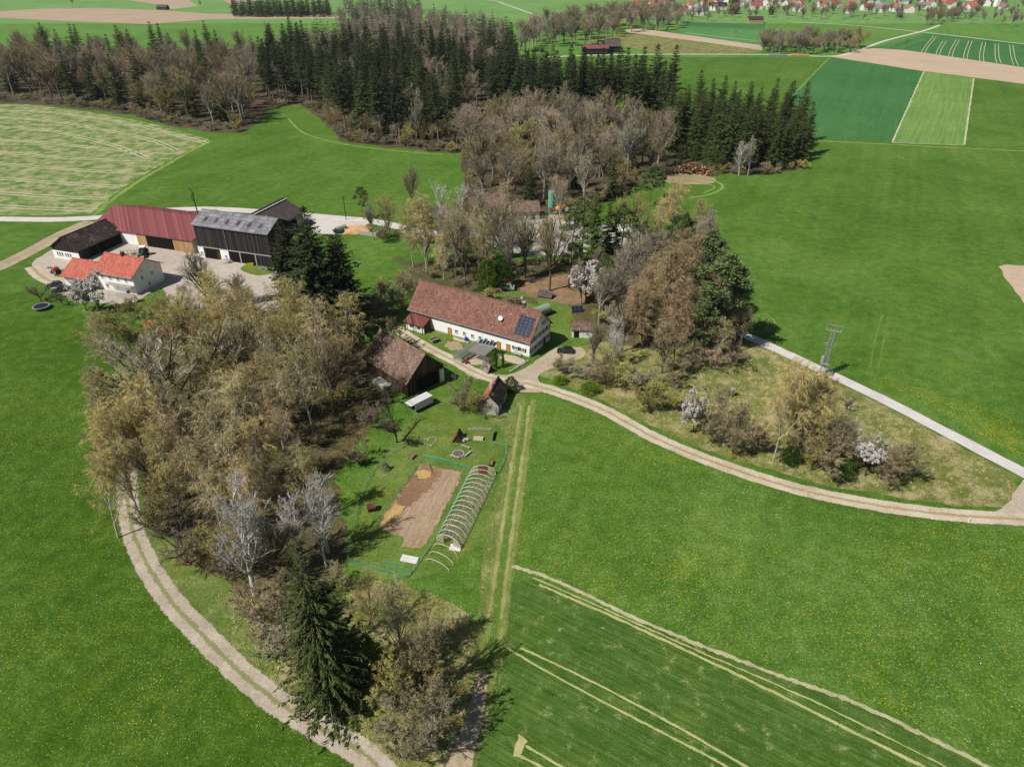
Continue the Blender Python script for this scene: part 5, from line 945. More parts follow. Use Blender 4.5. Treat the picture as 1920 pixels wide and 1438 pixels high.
def gen_broadleaf(H=20.0, stem=0.7, n1=11, t1=(0.3, 1.0), a1=(0.5, 1.0), len1=0.42, k2=6, k3=5, k4=7, up=0.35, lean=0.04, tw=0.05, droop=0.0, rad=0.016, thick=1.0, twigL=0.62, stems=1, flowers=0, fsize=0.3):
    tr, cr, fl = TB(), TB(), TB(); n = stems
    S0 = np.zeros((n, 3)); S0[:, :2] = rng.normal(0, 0.02 * H * (stems > 1), (n, 2)); S0[:, 2] = -0.3
    D = unit(np.stack([rng.normal(0, lean, n), rng.normal(0, lean, n), np.ones(n)], 1) + (rng.normal(0, 0.28, (n, 3)) * [1, 1, 0] if stems > 1 else 0))
    L = np.full(n, H * stem) * rng.uniform(0.85, 1.1, n); B = np.concatenate([rng.normal(0, 0.05 * H, (n, 2)), np.zeros((n, 1))], 1) * 0.6
    r = np.full(n, H * rad) / math.sqrt(n); tubes(tr, S0, D, L, B, r, r * 0.22, 6, 6)
    s1, d1, l1, b1, _ = children(S0, D, L, B, n1, *t1, *a1, len1 / stem, up, 0.2, 0.45)
    r1 = np.clip(l1 * 0.022 * thick, 0.03, 0.3); tubes(tr, s1, d1, l1, b1, r1, r1 * 0.35, 5, 4)
    s2, d2, l2, b2, _ = children(s1, d1, l1, b1, k2, 0.2, 1.0, 0.4, 0.95, 0.52, up * 0.7 - droop * 0.2, 0.3, 0.4)
    r2 = np.clip(l2 * 0.016 * thick, 0.032, 0.12); tubes(tr, s2, d2, l2, b2, r2, r2 * 0.4, 4, 3)
    s3, d3, l3, b3, _ = children(s2, d2, l2, b2, k3, 0.2, 1.0, 0.35, 0.9, 0.5, up * 0.4 - droop * 0.6, 0.3, 0.35)
    r3 = np.full(len(l3), 0.022); tubes(cr, s3, d3, l3, b3, r3, r3 * 0.5, 3, 3)
    s4, d4, l4, b4, _ = children(s3, d3, l3, b3, k4, 0.1, 1.0, 0.3, 1.0, twigL, up * 0.2 - droop, 0.35, 0.2)
    slivers(cr, s4, d4, np.maximum(l4, 0.35), np.full(len(l4), tw))
    if flowers:
        i = rng.integers(0, len(s4), flowers); leaves(fl, s4[i] + d4[i] * (l4[i] * rng.uniform(0, 1, flowers))[:, None], unit(rng.normal(size=(flowers, 3))), np.full(flowers, fsize) * rng.uniform(.6, 1.3, flowers), np.full(flowers, fsize * 0.8))
    return tr, cr, fl
def gen_birch(H=20.0, hang=10, golden=True, dens=1.0):
    tr, cr, fl = TB(), TB(), TB()
    S0 = Z3(0, 0, -0.3); D = unit(Z3(rng.normal(0, .05), rng.normal(0, .05), 1)); L = np.array([H * 0.97]); B = Z3(*rng.normal(0, 0.03 * H, 2), 0)
    r = np.array([H * 0.010]); tubes(tr, S0, D, L, B, r, r * 0.12, 8, 6)
    s1, d1, l1, b1, _ = children(S0, D, L, B, int(36 * dens), 0.2, 0.98, 0.45, 0.9, 0.38, 0.4, 0.2, 0.6)
    r1 = np.clip(l1 * 0.022, 0.03, 0.13); tubes(tr, s1, d1, l1, b1, r1, r1 * 0.3, 4, 3)
    s2, d2, l2, b2, _ = children(s1, d1, l1, b1, 9, 0.2, 1.0, 0.4, 0.9, 0.45, -0.1, 0.3, 0.3)
    b2[:, 2] -= l2 * 0.35; r2 = np.full(len(l2), 0.022); tubes(cr, s2, d2, l2, b2, r2, r2 * 0.4, 3, 3)
    s3, d3, l3, b3, _ = children(s2, d2, l2, b2, hang, 0.15, 1.0, 0.3, 1.0, 0.55, -0.9, 0.4, 0.2)
    slivers(cr, s3, d3, np.clip(l3, 0.4, 1.5), np.full(len(l3), 0.05))
    n = int(len(s3) * 0.7); i = rng.integers(0, len(s3), n); p = s3[i] + d3[i] * (np.clip(l3[i], .4, 1.5) * rng.uniform(0.2, 1, n))[:, None]
    dn = unit(np.stack([rng.normal(0, .35, n), rng.normal(0, .35, n), -np.ones(n)], 1)); leaves(fl, p, dn, rng.uniform(0.16, 0.36, n), rng.uniform(0.05, 0.12, n))
    return tr, cr, fl
def gen_spruce(H=26.0, Rb=3.6, whorls=34, per=7, sprays=11, base=0.06, droop=0.35, sz=1.0):
    tr, cr = TB(), TB()
    tubes(tr, Z3(0, 0, -0.3), Z3(0, 0, 1), np.array([H]), Z3(0, 0, 0), np.array([H * 0.0125]), np.array([0.03]), 6, 6)
    S_, D_, L_, B_ = [], [], [], []
    for i in range(whorls):
        z = base + (1 - base) * (i + rng.uniform(-.3, .3)) / whorls; z = min(z, 0.985); k = per if z < 0.85 else max(4, per - 2)
        az = rng.uniform(0, 6.28) + np.arange(k) * 6.283 / k + rng.normal(0, 0.2, k)
        prof = (1 - z) ** 0.68 * (1.0 if z > base + 0.12 else 0.75 + 2.0 * (z - base))
        l = Rb * prof * rng.uniform(0.42, 1.25, k) * (1 + 0.16 * math.sin(i * 1.9) + 0.12 * np.sin(az * 2 + i * 0.4)) + 0.15
        pitch = np.full(k, 0.25 - 0.75 * (1 - z)) + rng.normal(0, 0.08, k)
        d = np.stack([np.cos(az) * np.cos(pitch), np.sin(az) * np.cos(pitch), np.sin(pitch)], 1)
        s = np.tile([0, 0, z * H], (k, 1)) + np.array([0, 0, 1]) * rng.uniform(-.2, .2, (k, 1)); b = np.zeros((k, 3)); b[:, 2] = l * 0.16
        S_.append(s); D_.append(d); L_.append(l); B_.append(b)
    S0, D, L, B = map(np.concatenate, (S_, D_, L_, B_)); tubes(tr, S0, D, L, B, np.clip(L * 0.012, 0.015, 0.06), np.full(len(L), 0.012), 3, 3)
    n = len(S0); rep = np.repeat(np.arange(n), sprays); t = np.tile(np.linspace(0.14, 1.0, sprays), n) + rng.normal(0, 0.03, n * sprays)
    p = curve(S0[rep], D[rep], L[rep], B[rep], t); side = unit(np.cross(D[rep], [0, 0, 1])) * np.where(rng.random(len(rep)) < .5, -1, 1)[:, None]
    out = D[rep] * np.array([1, 1, 0]); d = unit(out * rng.uniform(0.5, 1.2, (len(rep), 1)) + side * rng.uniform(0.2, 0.9, (len(rep), 1)) + np.array([0, 0, -1]) * rng.uniform(0.05, 2 * droop + .05, (len(rep), 1)))
    l = np.clip(L[rep] * 0.36 * (1.15 - t * 0.6), 0.35, 1.5) * rng.uniform(0.7, 1.25, len(rep)) * sz
    leaves(cr, p, d, l, l * rng.uniform(0.32, 0.5, len(rep)), N=unit(rng.normal(0, 0.5, (len(rep), 3)) + [0, 0, 1]), fold=0.35)
    # hanging curtains under every branch
    h = rng.random(len(rep)) < 0.55; q = p[h]; dn = unit(rng.normal(0, 0.35, (len(q), 3)) + D[rep][h] * 0.35 + [0, 0, -1]); l2 = l[h] * rng.uniform(0.5, 0.95, len(q))
    leaves(cr, q, dn, l2, l2 * 0.4)
    # top shoot
    tp = np.tile([0, 0, H * 0.965], (10, 1)); leaves(cr, tp + rng.normal(0, .1, (10, 3)), unit(rng.normal(0, .5, (10, 3)) + [0, 0, 1]), np.full(10, H * 0.03), np.full(10, 0.22))
    return tr, cr, TB()
def gen_pine(H=16.0, Rc=3.2, crown0=0.45, limbs=24, clump=75, nl=0.5):
    tr, cr = TB(), TB(); S0 = Z3(0, 0, -0.3); D = unit(Z3(rng.normal(0, .05), rng.normal(0, .05), 1)); L = np.array([H * 0.96]); B = Z3(*rng.normal(0, 0.04 * H, 2), 0)
    tubes(tr, S0, D, L, B, np.array([H * 0.014]), np.array([0.06]), 7, 6)
    t = np.linspace(crown0, 0.99, limbs) + rng.normal(0, 0.02, limbs); t = np.clip(t, 0, 1); rep = np.zeros(limbs, int)
    s1 = curve(S0[rep], D[rep], L[rep], B[rep], t); az = np.arange(limbs) * 2.4 + rng.normal(0, .3, limbs)
    prof = np.sin(np.clip((t - crown0) / (1.02 - crown0), 0, 1) * math.pi * 0.85 + 0.5); l1 = Rc * np.clip(prof, 0.3, 1) * rng.uniform(.7, 1.1, limbs); pitch = rng.uniform(0.05, 0.5, limbs)
    d1 = np.stack([np.cos(az) * np.cos(pitch), np.sin(az) * np.cos(pitch), np.sin(pitch)], 1); b1 = np.zeros((limbs, 3)); b1[:, 2] = 0.15 * l1
    tubes(tr, s1, d1, l1, b1, np.clip(l1 * 0.03, .03, .12), np.full(limbs, 0.025), 4, 4)
    s2, d2, l2, b2, _ = children(s1, d1, l1, b1, 4, 0.45, 1.0, 0.3, 0.9, 0.38, 0.2, 0.3, 0.2); tubes(tr, s2, d2, l2, b2, np.full(len(l2), .03), np.full(len(l2), .015), 3, 3)
    c = np.concatenate([curve(s2, d2, l2, b2, np.ones(len(l2))), curve(s1, d1, l1, b1, np.ones(limbs))]); rr = rng.uniform(0.5, 1.0, len(c)) * Rc * 0.22
    rep = np.repeat(np.arange(len(c)), clump // 4 + 12); dirs = unit(rng.normal(size=(len(rep), 3)) * [1, 1, .7] + [0, 0, .25]); p = c[rep] + dirs * (rr[rep] * rng.uniform(0.1, 0.9, len(rep)))[:, None]
    leaves(cr, p, unit(dirs + rng.normal(0, .4, (len(rep), 3))), rng.uniform(0.7, 1.2, len(rep)) * nl, np.full(len(rep), nl * 0.42))
    return tr, cr, TB()
def gen_leafy(H=8.0, Rc=3.2, n=5000, sz=0.28, col=False):
    """a dense bush or column in leaf"""
    tr, cr = TB(), TB(); k = 7; S0 = np.zeros((k, 3)); D = unit(rng.normal(0, 0.25 if not col else 0.03, (k, 3)) * [1, 1, 0] + [0, 0, 1]); L = np.full(k, H * 0.8)
    tubes(tr, S0, D, L, np.zeros((k, 3)), np.full(k, 0.07), np.full(k, 0.02), 3, 4)
    z = rng.uniform(0.04, 1, n); a = rng.uniform(0, 6.283, n)
    prof = np.sqrt(np.clip(1 - ((z - 0.42) / 0.60) ** 2, 0.01, 1)) if not col else np.clip(np.minimum(1.0, (1 - z) * 3.0 + 0.08), 0, 1) * (0.8 + 0.2 * np.sin(z * 3))
    lump = 0.82 + 0.22 * np.sin(a * 3 + z * 9) + 0.14 * np.sin(a * 5 - z * 17); r = Rc * prof * lump * np.sqrt(rng.uniform(0.25, 1, n))
    p = np.stack([np.cos(a) * r, np.sin(a) * r, z * H], 1); d = unit(np.stack([np.cos(a), np.sin(a), rng.uniform(-.2, 1, n)], 1) + rng.normal(0, .5, (n, 3)))
    leaves(cr, p, d, rng.uniform(.6, 1.3, n) * sz, np.full(n, sz * 0.6))
    return tr, cr, TB()

# ------------------------------------------------------------------ plant materials
def veg_mat(name, lo, mid, hi, scale=0.6, trans=0.25, vary=0.22, rough=0.85, gain=2.0):
    lo, mid, hi = [tuple(min(.85, v * gain) for v in c[:3]) + (1,) for c in (lo, mid, hi)]
    n = NB(name, rough, 0.1); f = n.noise(scale, 4, 0.7); g = n.noise(scale * 6, 2, 0.6)
    c = n.ramp(n.math('ADD', n.math('MULTIPLY', f, 0.6), n.math('MULTIPLY', g, 0.4)), [(0.34, lo), (0.5, mid), (0.66, hi)])
    h = n.N.new('ShaderNodeHueSaturation'); n.L.new(c, h.inputs['Color']); rv = n.rand()
    n.L.new(n.math('ADD', n.math('MULTIPLY', rv, vary * 2), 1 - vary), h.inputs['Value'])
    n.L.new(n.math('ADD', n.math('MULTIPLY', n.math('FRACT', n.math('MULTIPLY', rv, 7.13)), 0.03), 0.485), h.inputs['Hue']); c = h.outputs[0]
    n.color(c)
    if trans:
        t = n.N.new('ShaderNodeBsdfTranslucent'); n.L.new(c, t.inputs[0]); mx = n.N.new('ShaderNodeMixShader'); mx.inputs[0].default_value = trans
        n.L.new(n.b.outputs[0], mx.inputs[1]); n.L.new(t.outputs[0], mx.inputs[2]); n.L.new(mx.outputs[0], n.N['Material Output'].inputs[0])
    return n.m
def bark(name, lo, hi, scale=2.0):
    n = NB(name, 0.9, 0.1); f = n.noise(1.0, 5, 0.7, n.scale(n.pos(), (scale * 3, scale * 3, scale)))
    n.color(n.ramp(f, [(0.35, lo), (0.65, hi)])); n.bump(f, 0.4, 0.05); return n.m
B_ = dict(oak=bark('oak_bark', S(50, 42, 34), S(92, 80, 66)), beech=bark('beech_bark', S(120, 114, 104), S(184, 178, 166)), grey=bark('grey_bark', S(84, 74, 62), S(140, 128, 110)),
          birch=bark('birch_bark', S(140, 134, 124), S(222, 216, 206)), white=bark('poplar_bark', S(170, 164, 154), S(226, 222, 212)), spruce=bark('spruce_bark', S(96, 84, 74), S(158, 144, 130)),
          pine=bark('pine_bark', S(112, 82, 62), S(166, 126, 98)), dark=bark('dark_bark', S(46, 40, 34), S(78, 70, 60)))
W_ = dict(grey=veg_mat('grey_twigs', S(90, 84, 69), S(125, 118, 99), S(157, 149, 129), trans=0.0, vary=.3), brown=veg_mat('brown_twigs', S(86, 79, 57), S(119, 110, 82), S(151, 140, 110), trans=0.0, vary=.3),
          pink=veg_mat('reddish_twigs', S(98, 84, 68), S(131, 114, 94), S(160, 143, 121), trans=0.0, vary=.3), olive=veg_mat('olive_twigs', S(98, 86, 54), S(134, 118, 78), S(162, 146, 104), trans=0.0),
          dark=veg_mat('dark_twigs', S(60, 54, 48), S(86, 78, 70), S(112, 102, 92), trans=0.0), white=veg_mat('whitish_twigs', S(156, 150, 142), S(186, 180, 172), S(206, 202, 194), trans=0.0, gain=1.4),
          gold2=veg_mat('yellow_birch_twigs', S(112, 99, 64), S(146, 131, 88), S(174, 159, 114), trans=0.1), catkin2=veg_mat('yellow_birch_catkins', S(124, 110, 58), S(156, 141, 80), S(182, 167, 106), trans=0.25), gold=veg_mat('golden_birch_twigs', S(106, 95, 68), S(140, 128, 96), S(170, 157, 122), trans=0.1, vary=.3), catkin=veg_mat('birch_catkins', S(122, 106, 60), S(154, 137, 84), S(180, 164, 110), trans=0.25),
          bud=veg_mat('green_buds', S(104, 116, 44), S(136, 146, 66), S(160, 168, 90), trans=0.3), blossom=veg_mat('white_blossom', S(184, 176, 172), S(208, 202, 198), S(226, 222, 218), trans=0.3, vary=0.06, gain=1.3),
          spruce=veg_mat('spruce_needles', S(34, 44, 18), S(54, 66, 30), S(80, 92, 46), trans=0.12, gain=1.65, vary=.3), spruce_olive=veg_mat('olive_spruce_needles', S(36, 46, 18), S(58, 70, 31), S(88, 100, 50), trans=0.15, gain=1.6), spruce_blue=veg_mat('dark_spruce_needles', S(28, 38, 20), S(44, 56, 29), S(66, 78, 42), trans=0.1, gain=1.65, vary=.3),
          fir=veg_mat('bright_spruce_needles', S(48, 62, 18), S(72, 88, 30), S(98, 112, 48), trans=0.15, gain=1.35), pine=veg_mat('pine_needles', S(60, 74, 42), S(88, 102, 60), S(116, 128, 82), trans=0.12, gain=1.45),
          larch_tip=veg_mat('larch_buds', S(112, 96, 70), S(143, 124, 92), S(170, 150, 116), trans=0.2), larch=veg_mat('brown_larch_twigs', S(96, 83, 61), S(131, 114, 87), S(159, 141, 112), trans=0.15), leaf=veg_mat('fresh_green_leaves', S(74, 104, 26), S(100, 132, 40), S(128, 156, 60), trans=0.35, gain=1.15),
          leaf_dark=veg_mat('dark_green_leaves', S(40, 66, 20), S(62, 90, 32), S(86, 112, 48), trans=0.25, gain=1.15), thuja=veg_mat('thuja_leaves', S(52, 82, 18), S(76, 108, 30), S(98, 128, 44), trans=0.2, gain=1.15))
KIND = {}
def kind(key, name, cat, mats, gens, H):
    """mats: bark, twigs, leaves (or None); gens: list of (trunk, crown, leaf) builders"""
    vs_ = []
    for g in gens:
        tr, cr, fl = g; t = tr.arrays(); c = cr.arrays(); f = fl.arrays()
        crown = [c] + ([f] if len(f[0]) else []); cm = [mats[1]] + ([mats[2]] if len(f[0]) else [])
        if not len(c[0]): crown, cm = crown[1:], cm[1:]
        vs_.append((tri_mesh(name + '_trunk', [t], [mats[0]]), tri_mesh(name + '_crown', crown, cm), tri_mesh(name, [t] + crown, [mats[0]] + cm)))
    KIND[key] = (name, cat, vs_, H)
kind('oak', 'oak_tree', 'tree', (B_['oak'], W_['grey']), [gen_broadleaf(20, 0.5, 10, (.4, 1), (.6, 1.15), .55, 8, 6, 8, .28, thick=1.5, rad=.02) for _ in range(2)], 20)
kind('bare', 'broadleaf_tree', 'tree', (B_['grey'], W_['brown']), [gen_broadleaf(20, 0.72, 15, (.28, 1), (.35, .85), .42, 7, 6, 6, .45, thick=1.6, rad=.018) for _ in range(3)], 20)
kind('grey', 'leafless_tree', 'tree', (B_['beech'], W_['grey']), [gen_broadleaf(20, 0.76, 16, (.35, 1), (.3, .75), .38, 7, 6, 6, .5, thick=1.6, rad=.018) for _ in range(2)], 20)
kind('beech', 'beech_tree', 'tree', (B_['beech'], W_['pink']), [gen_broadleaf(22, 0.75, 17, (.33, 1), (.35, .85), .4, 7, 6, 6, .46, thick=1.5, rad=.018) for _ in range(3)], 22)
kind('olive', 'budding_tree', 'tree', (B_['grey'], W_['olive'], W_['bud']), [gen_broadleaf(18, 0.68, 15, (.15, 1), (.5, 1.1), .48, 7, 6, 7, .35, flowers=1500, fsize=.17) for _ in range(3)], 18)
kind('white', 'poplar_tree', 'tree', (B_['white'], W_['white']), [gen_broadleaf(18, 0.92, 24, (.2, .98), (.4, .75), .3, 7, 5, 4, .55, tw=.026, thick=1.2) for _ in range(3)], 18)
kind('dead', 'dead_tree', 'tree', (B_['white'], W_['white']), [gen_broadleaf(10, 0.8, 9, (.3, 1), (.5, 1), .35, 4, 2, 2, .3, tw=.05, thick=1.8, rad=.02)], 10)
kind('orchard', 'fruit_tree', 'tree', (B_['dark'], W_['dark']), [gen_broadleaf(8, 0.4, 8, (.5, 1), (.7, 1.2), .62, 7, 5, 6, .25, tw=.035, thick=1.5, rad=.022, twigL=.7) for _ in range(2)], 8)
kind('snag', 'pollard_tree', 'tree', (B_['dark'], W_['dark']), [gen_broadleaf(12, 0.95, 12, (.4, .95), (.6, 1.1), .14, 4, 3, 3, .3, thick=2.2, rad=.024)], 12)
kind('birch', 'birch_tree', 'tree', (B_['birch'], W_['gold'], W_['catkin']), [gen_birch(20) for _ in range(4)], 20)
kind('birch_full', 'birch_tree', 'tree', (B_['birch'], W_['gold2'], W_['catkin2']), [gen_birch(20, 14) for _ in range(2)], 20)
kind('birch_grey', 'birch_tree', 'tree', (B_['birch'], W_['olive'], W_['bud']), [gen_birch(20, 11, dens=.9) for _ in range(2)], 20)
kind('spruce', 'spruce_tree', 'tree', (B_['spruce'], W_['spruce']), [gen_spruce(26, 5.0, 32, 8, 12) for _ in range(3)], 26)
kind('spruce_tall', 'spruce_tree', 'tree', (B_['spruce'], W_['spruce_blue']), [gen_spruce(30, 5.2, 28, 8, 13, base=.36) for _ in range(3)], 30)
kind('spruce_big', 'spruce_tree', 'tree', (B_['spruce'], W_['spruce_olive']), [gen_spruce(30, 7.6, 44, 10, 22, base=.03, droop=.6, sz=.55) for _ in range(1)], 30)  # needles in a slightly lighter, more olive colour
kind('spruce_farm', 'spruce_tree', 'tree', (B_['spruce'], W_['spruce_blue']), [gen_spruce(30, 6.8, 44, 10, 17, base=.02, droop=.45, sz=.8) for _ in range(2)], 30)
kind('fir', 'spruce_tree', 'tree', (B_['spruce'], W_['fir']), [gen_spruce(24, 4.2, 34, 8, 13, base=.1, droop=.5)], 24)
kind('young_spruce', 'young_spruce', 'tree', (B_['spruce'], W_['fir']), [gen_spruce(8, 1.9, 18, 7, 8, base=.02)], 8)
kind('larch', 'larch_tree', 'tree', (B_['pine'], W_['larch'], W_['larch_tip']), [gen_birch(22, 13, dens=1.2) for _ in range(2)], 22)
kind('pine', 'pine_tree', 'tree', (B_['pine'], W_['pine']), [gen_pine(), gen_pine(16, 3.0, .4, 26), gen_pine(16, 3.4, .35, 26)], 16)
kind('blossom', 'blossom_tree', 'tree', (B_['dark'], W_['grey'], W_['blossom']), [gen_broadleaf(8, 0.55, 11, (.25, 1), (.6, 1.1), .48, 6, 5, 5, .3, tw=.03, flowers=8000, fsize=.22) for _ in range(2)], 8)
kind('leafy', 'leafy_shrub', 'shrub', (B_['dark'], W_['leaf']), [gen_leafy(7, 3.2, 5000, .3), gen_leafy(6, 3.0, 4000, .3)], 7)
kind('leafy_dark', 'evergreen_shrub', 'shrub', (B_['dark'], W_['leaf_dark']), [gen_leafy(6, 3.0, 4000, .3)], 6)
kind('thuja', 'thuja_column', 'shrub', (B_['dark'], W_['thuja']), [gen_leafy(5, .8, 2600, .22, True)], 5)
_bush = lambda **k: gen_broadleaf(4.0, 0.8, 4, (.2, 1), (.3, .8), .36, 4, 4, 5, .35, tw=.03, stems=8, rad=.012, **k)
kind('bush', 'bare_shrub', 'shrub', (B_['grey'], W_['brown']), [_bush() for _ in range(3)], 4)
kind('bush_grey', 'bare_shrub', 'shrub', (B_['grey'], W_['grey']), [_bush() for _ in range(2)], 4)
kind('bush_olive', 'budding_shrub', 'shrub', (B_['grey'], W_['olive'], W_['bud']), [_bush(flowers=1100, fsize=.16) for _ in range(2)], 4)
kind('bush_pink', 'bare_shrub', 'shrub', (B_['grey'], W_['pink']), [_bush() for _ in range(2)], 4)
kind('bush_white', 'blossom_shrub', 'shrub', (B_['dark'], W_['grey'], W_['blossom']), [_bush(flowers=1800, fsize=.16)], 4)
_tall = lambda **k: gen_broadleaf(8.0, 0.8, 5, (.2, 1), (.3, .85), .36, 5, 5, 6, .35, tw=.035, stems=8, rad=.010, **k)
kind('tall_bush', 'bare_shrub', 'shrub', (B_['grey'], W_['brown']), [_tall() for _ in range(2)], 8)
kind('tall_bush_grey', 'bare_shrub', 'shrub', (B_['grey'], W_['grey']), [_tall()], 8)
kind('tall_bush_olive', 'budding_shrub', 'shrub', (B_['grey'], W_['olive'], W_['bud']), [_tall(flowers=2600, fsize=.15)], 8)
kind('tall_bush_pink', 'bare_shrub', 'shrub', (B_['grey'], W_['pink']), [_tall()], 8)
_rp = random.Random(5)
def plant(key, loc, h, wid=1.0, label=None, group=None, whole=False, lean=0.0):
    if key.startswith('bush') and h > 5.5 and 'tall_' + key in KIND: key = 'tall_' + key; wid *= 0.85
    name, cat, vs_, H = KIND[key]; tm, cm, wm = _rp.choice(vs_); s = h / H
    if whole: o = bpy.data.objects.new(name, wm); COL.objects.link(o)
    else:
        o = bpy.data.objects.new(name, None); COL.objects.link(o); o.empty_display_size = 0.5
        for nm, me in (('trunk', tm), ('crown', cm)):
            c = bpy.data.objects.new(nm, me); COL.objects.link(c); c.parent = o
    o.location = loc; o.scale = (s * wid, s * wid, s); o.rotation_euler = (_rp.gauss(0, lean), _rp.gauss(0, lean), _rp.uniform(0, 6.28))
    return tag(o, label, cat, group)
def T(key, bx, by, top, wid=1.0, label=None, group=None, lean=0.0):
    return plant(key, G(bx, by), height_at(bx, by, top), wid, label, group, lean=lean)

# ================================================================== trees one can tell apart (base pixel, top row)
def inside(poly, x, y):
    c = False; j = len(poly) - 1
    for i in range(len(poly)):
        if ((poly[i][1] > y) != (poly[j][1] > y)) and (x < (poly[j][0] - poly[i][0]) * (y - poly[i][1]) / (poly[j][1] - poly[i][1]) + poly[i][0]): c = not c
        j = i
    return c
_rf = random.Random(21)
ORD = ('first', 'second', 'third', 'fourth', 'fifth', 'sixth', 'seventh', 'eighth', 'ninth', 'tenth', 'eleventh', 'twelfth', 'thirteenth', 'fourteenth', 'fifteenth', 'sixteenth', 'seventeenth', 'eighteenth', 'nineteenth', 'twentieth') + tuple('%s-%s' % (t, u) if u else w for t, w in (('twenty', 'twentieth'), ('thirty', 'thirtieth'), ('forty', 'fortieth'), ('fifty', 'fiftieth')) for u in ('', 'first', 'second', 'third', 'fourth', 'fifth', 'sixth', 'seventh', 'eighth', 'ninth'))[1:] + ('sixtieth',)
def scatter(px, space, tries=40, avoid=(), rgen=_rf):
    poly = [(G(*p).x, G(*p).y) for p in px]; xs = [p[0] for p in poly]; ys = [p[1] for p in poly]; area = (max(xs) - min(xs)) * (max(ys) - min(ys))
    pts = []; cell = {}
    for _ in range(int(area / space ** 2 * tries / 8)):
        x = rgen.uniform(min(xs), max(xs)); y = rgen.uniform(min(ys), max(ys))
        if not inside(poly, x, y): continue
        k = (int(x // space), int(y // space))
        if any((x - q[0]) ** 2 + (y - q[1]) ** 2 < space ** 2 for i in (-1, 0, 1) for j in (-1, 0, 1) for q in cell.get((k[0] + i, k[1] + j), ())): continue
        if any((x - q[0]) ** 2 + (y - q[1]) ** 2 < q[2] ** 2 for q in avoid): continue
        cell.setdefault(k, []).append((x, y)); pts.append((x, y))
    return pts
def wood(px, space, mix, hr, group, labels, whole=False, wid=(1.0, 1.3), avoid=()):
    """mix: list of (kind, weight); labels: kind -> label"""
    ks = [m[0] for m in mix]; ws = [m[1] for m in mix]
    made = {}
    for x, y in scatter(px, space, avoid=avoid):
        k = _rf.choices(ks, ws)[0]; h = _rf.uniform(*(hr[k] if isinstance(hr, dict) else hr))
        o = plant(k, (x, y, 0), h, _rf.uniform(*wid), labels[k], group + ', ' + KIND[k][0].replace('_', ' '), whole=whole, lean=0.02)
        made.setdefault(k, []).append((P((x, y, h * .7))[0], o))
    for k, l in made.items():
        if len(l) <= (60 if not whole else 20):
            for i, (_, o) in enumerate(sorted(l, key=lambda t: t[0])):
                o['label'] = (ORD[i] + ' from left, ' + labels[k]) if len(l) > 1 else 'only ' + labels[k]
SPH = (25, 31); DEC = (20, 27)
L_for = lambda where: dict(spruce='dark green spruce ' + where, spruce_tall='tall bare-stemmed dark spruce ' + where, bare='leafless brown tree ' + where, grey='leafless grey tree ' + where,
                           beech='leafless reddish beech ' + where, olive='budding olive-tinged tree ' + where, pine='blue-green pine ' + where, birch='golden birch ' + where, birch_full='full yellowish birch ' + where, birch_grey='olive birch ' + where)
def L_(where): return L_for(where)
# the long wood behind the farm, left part: mostly bare trees with some spruces
wood([(-140, 180), (60, 184), (150, 196), (250, 209), (330, 228), (400, 238), (440, 238), (478, 215), (470, 165), (300, 160), (-120, 150)], 11.0, [('bare', 4), ('grey', 3), ('olive', 3), ('spruce', 2.4), ('beech', 2)],
     dict(bare=(24, 31), grey=(24, 31), olive=(14, 20), spruce=(28, 33), beech=(24, 31)), 'edge of the left wood', L_('in the wood edge behind the striped field'), wid=(1.15, 1.5))
wood([(-170, 150), (300, 160), (470, 165), (500, 150), (480, 118), (-200, 112)], 15, [('bare', 3), ('grey', 3), ('beech', 3), ('spruce', 4)], dict(bare=DEC, grey=DEC, beech=DEC, spruce=(27, 34)), 'back of the left wood', L_('in the back of the wood above the striped field'), whole=True, wid=(1.0, 1.3))
# middle: tall dark spruces
wood([(500, 200), (560, 192), (610, 215), (645, 258), (740, 268), (860, 278), (870, 240), (800, 190), (500, 165)], 9.0, [('spruce_tall', 8), ('spruce', 3), ('grey', 1)], dict(spruce_tall=(30, 39), spruce=(27, 34), grey=(20, 26)), 'front of the spruce wood', L_('in the front of the dark spruce wood'))
wood([(500, 165), (800, 190), (870, 240), (1000, 235), (1000, 190), (960, 130), (500, 125)], 13.0, [('spruce_tall', 8), ('beech', 1.6), ('spruce', 3)], dict(spruce_tall=(30, 38), spruce=(27, 34), beech=(25, 30)), 'middle of the spruce wood', L_('in the middle of the dark spruce wood'), whole=True)
# foot of the spruce wood: lower bare trees
wood([(600, 216), (640, 262), (740, 275), (860, 285), (868, 270), (740, 258), (650, 245), (612, 208)], 8.0, [('bare', 3), ('grey', 3), ('olive', 3)], dict(bare=(10, 17), grey=(10, 18), olive=(8, 14)), 'foot of the spruce wood', L_('at the foot of the dark spruce wood'))
# right: stand with bare stems, mixed grove, dense spruce block
wood([(930, 238), (1000, 244), (1100, 248), (1255, 250), (1255, 222), (1190, 215), (1010, 205), (930, 210)], 8.2, [('spruce_tall', 7), ('spruce', 1)], (33, 42), 'stand of tall stems', L_('in the stand with bare pale stems'))
wood([(870, 300), (905, 375), (960, 395), (1100, 395), (1210, 340), (1240, 310), (1240, 275), (1150, 255), (1000, 250), (880, 255)], 9.0, [('beech', 5), ('grey', 3), ('bare', 3), ('olive', 2), ('spruce', 1.2)], dict(beech=(19, 28), grey=(19, 27), bare=(16, 25), olive=(12, 19), spruce=(14, 22)), 'mixed grove above the gravel yard', L_('in the mixed grove above the gravel yard'), wid=(1.1, 1.45))
wood([(1255, 290), (1300, 300), (1400, 322), (1490, 314), (1512, 295), (1500, 265), (1420, 243), (1300, 238), (1250, 250)], 7.4, [('spruce', 1)], (21, 31), 'dense spruce block', L_('in the dense spruce block beside the crop field'), wid=(0.95, 1.2))
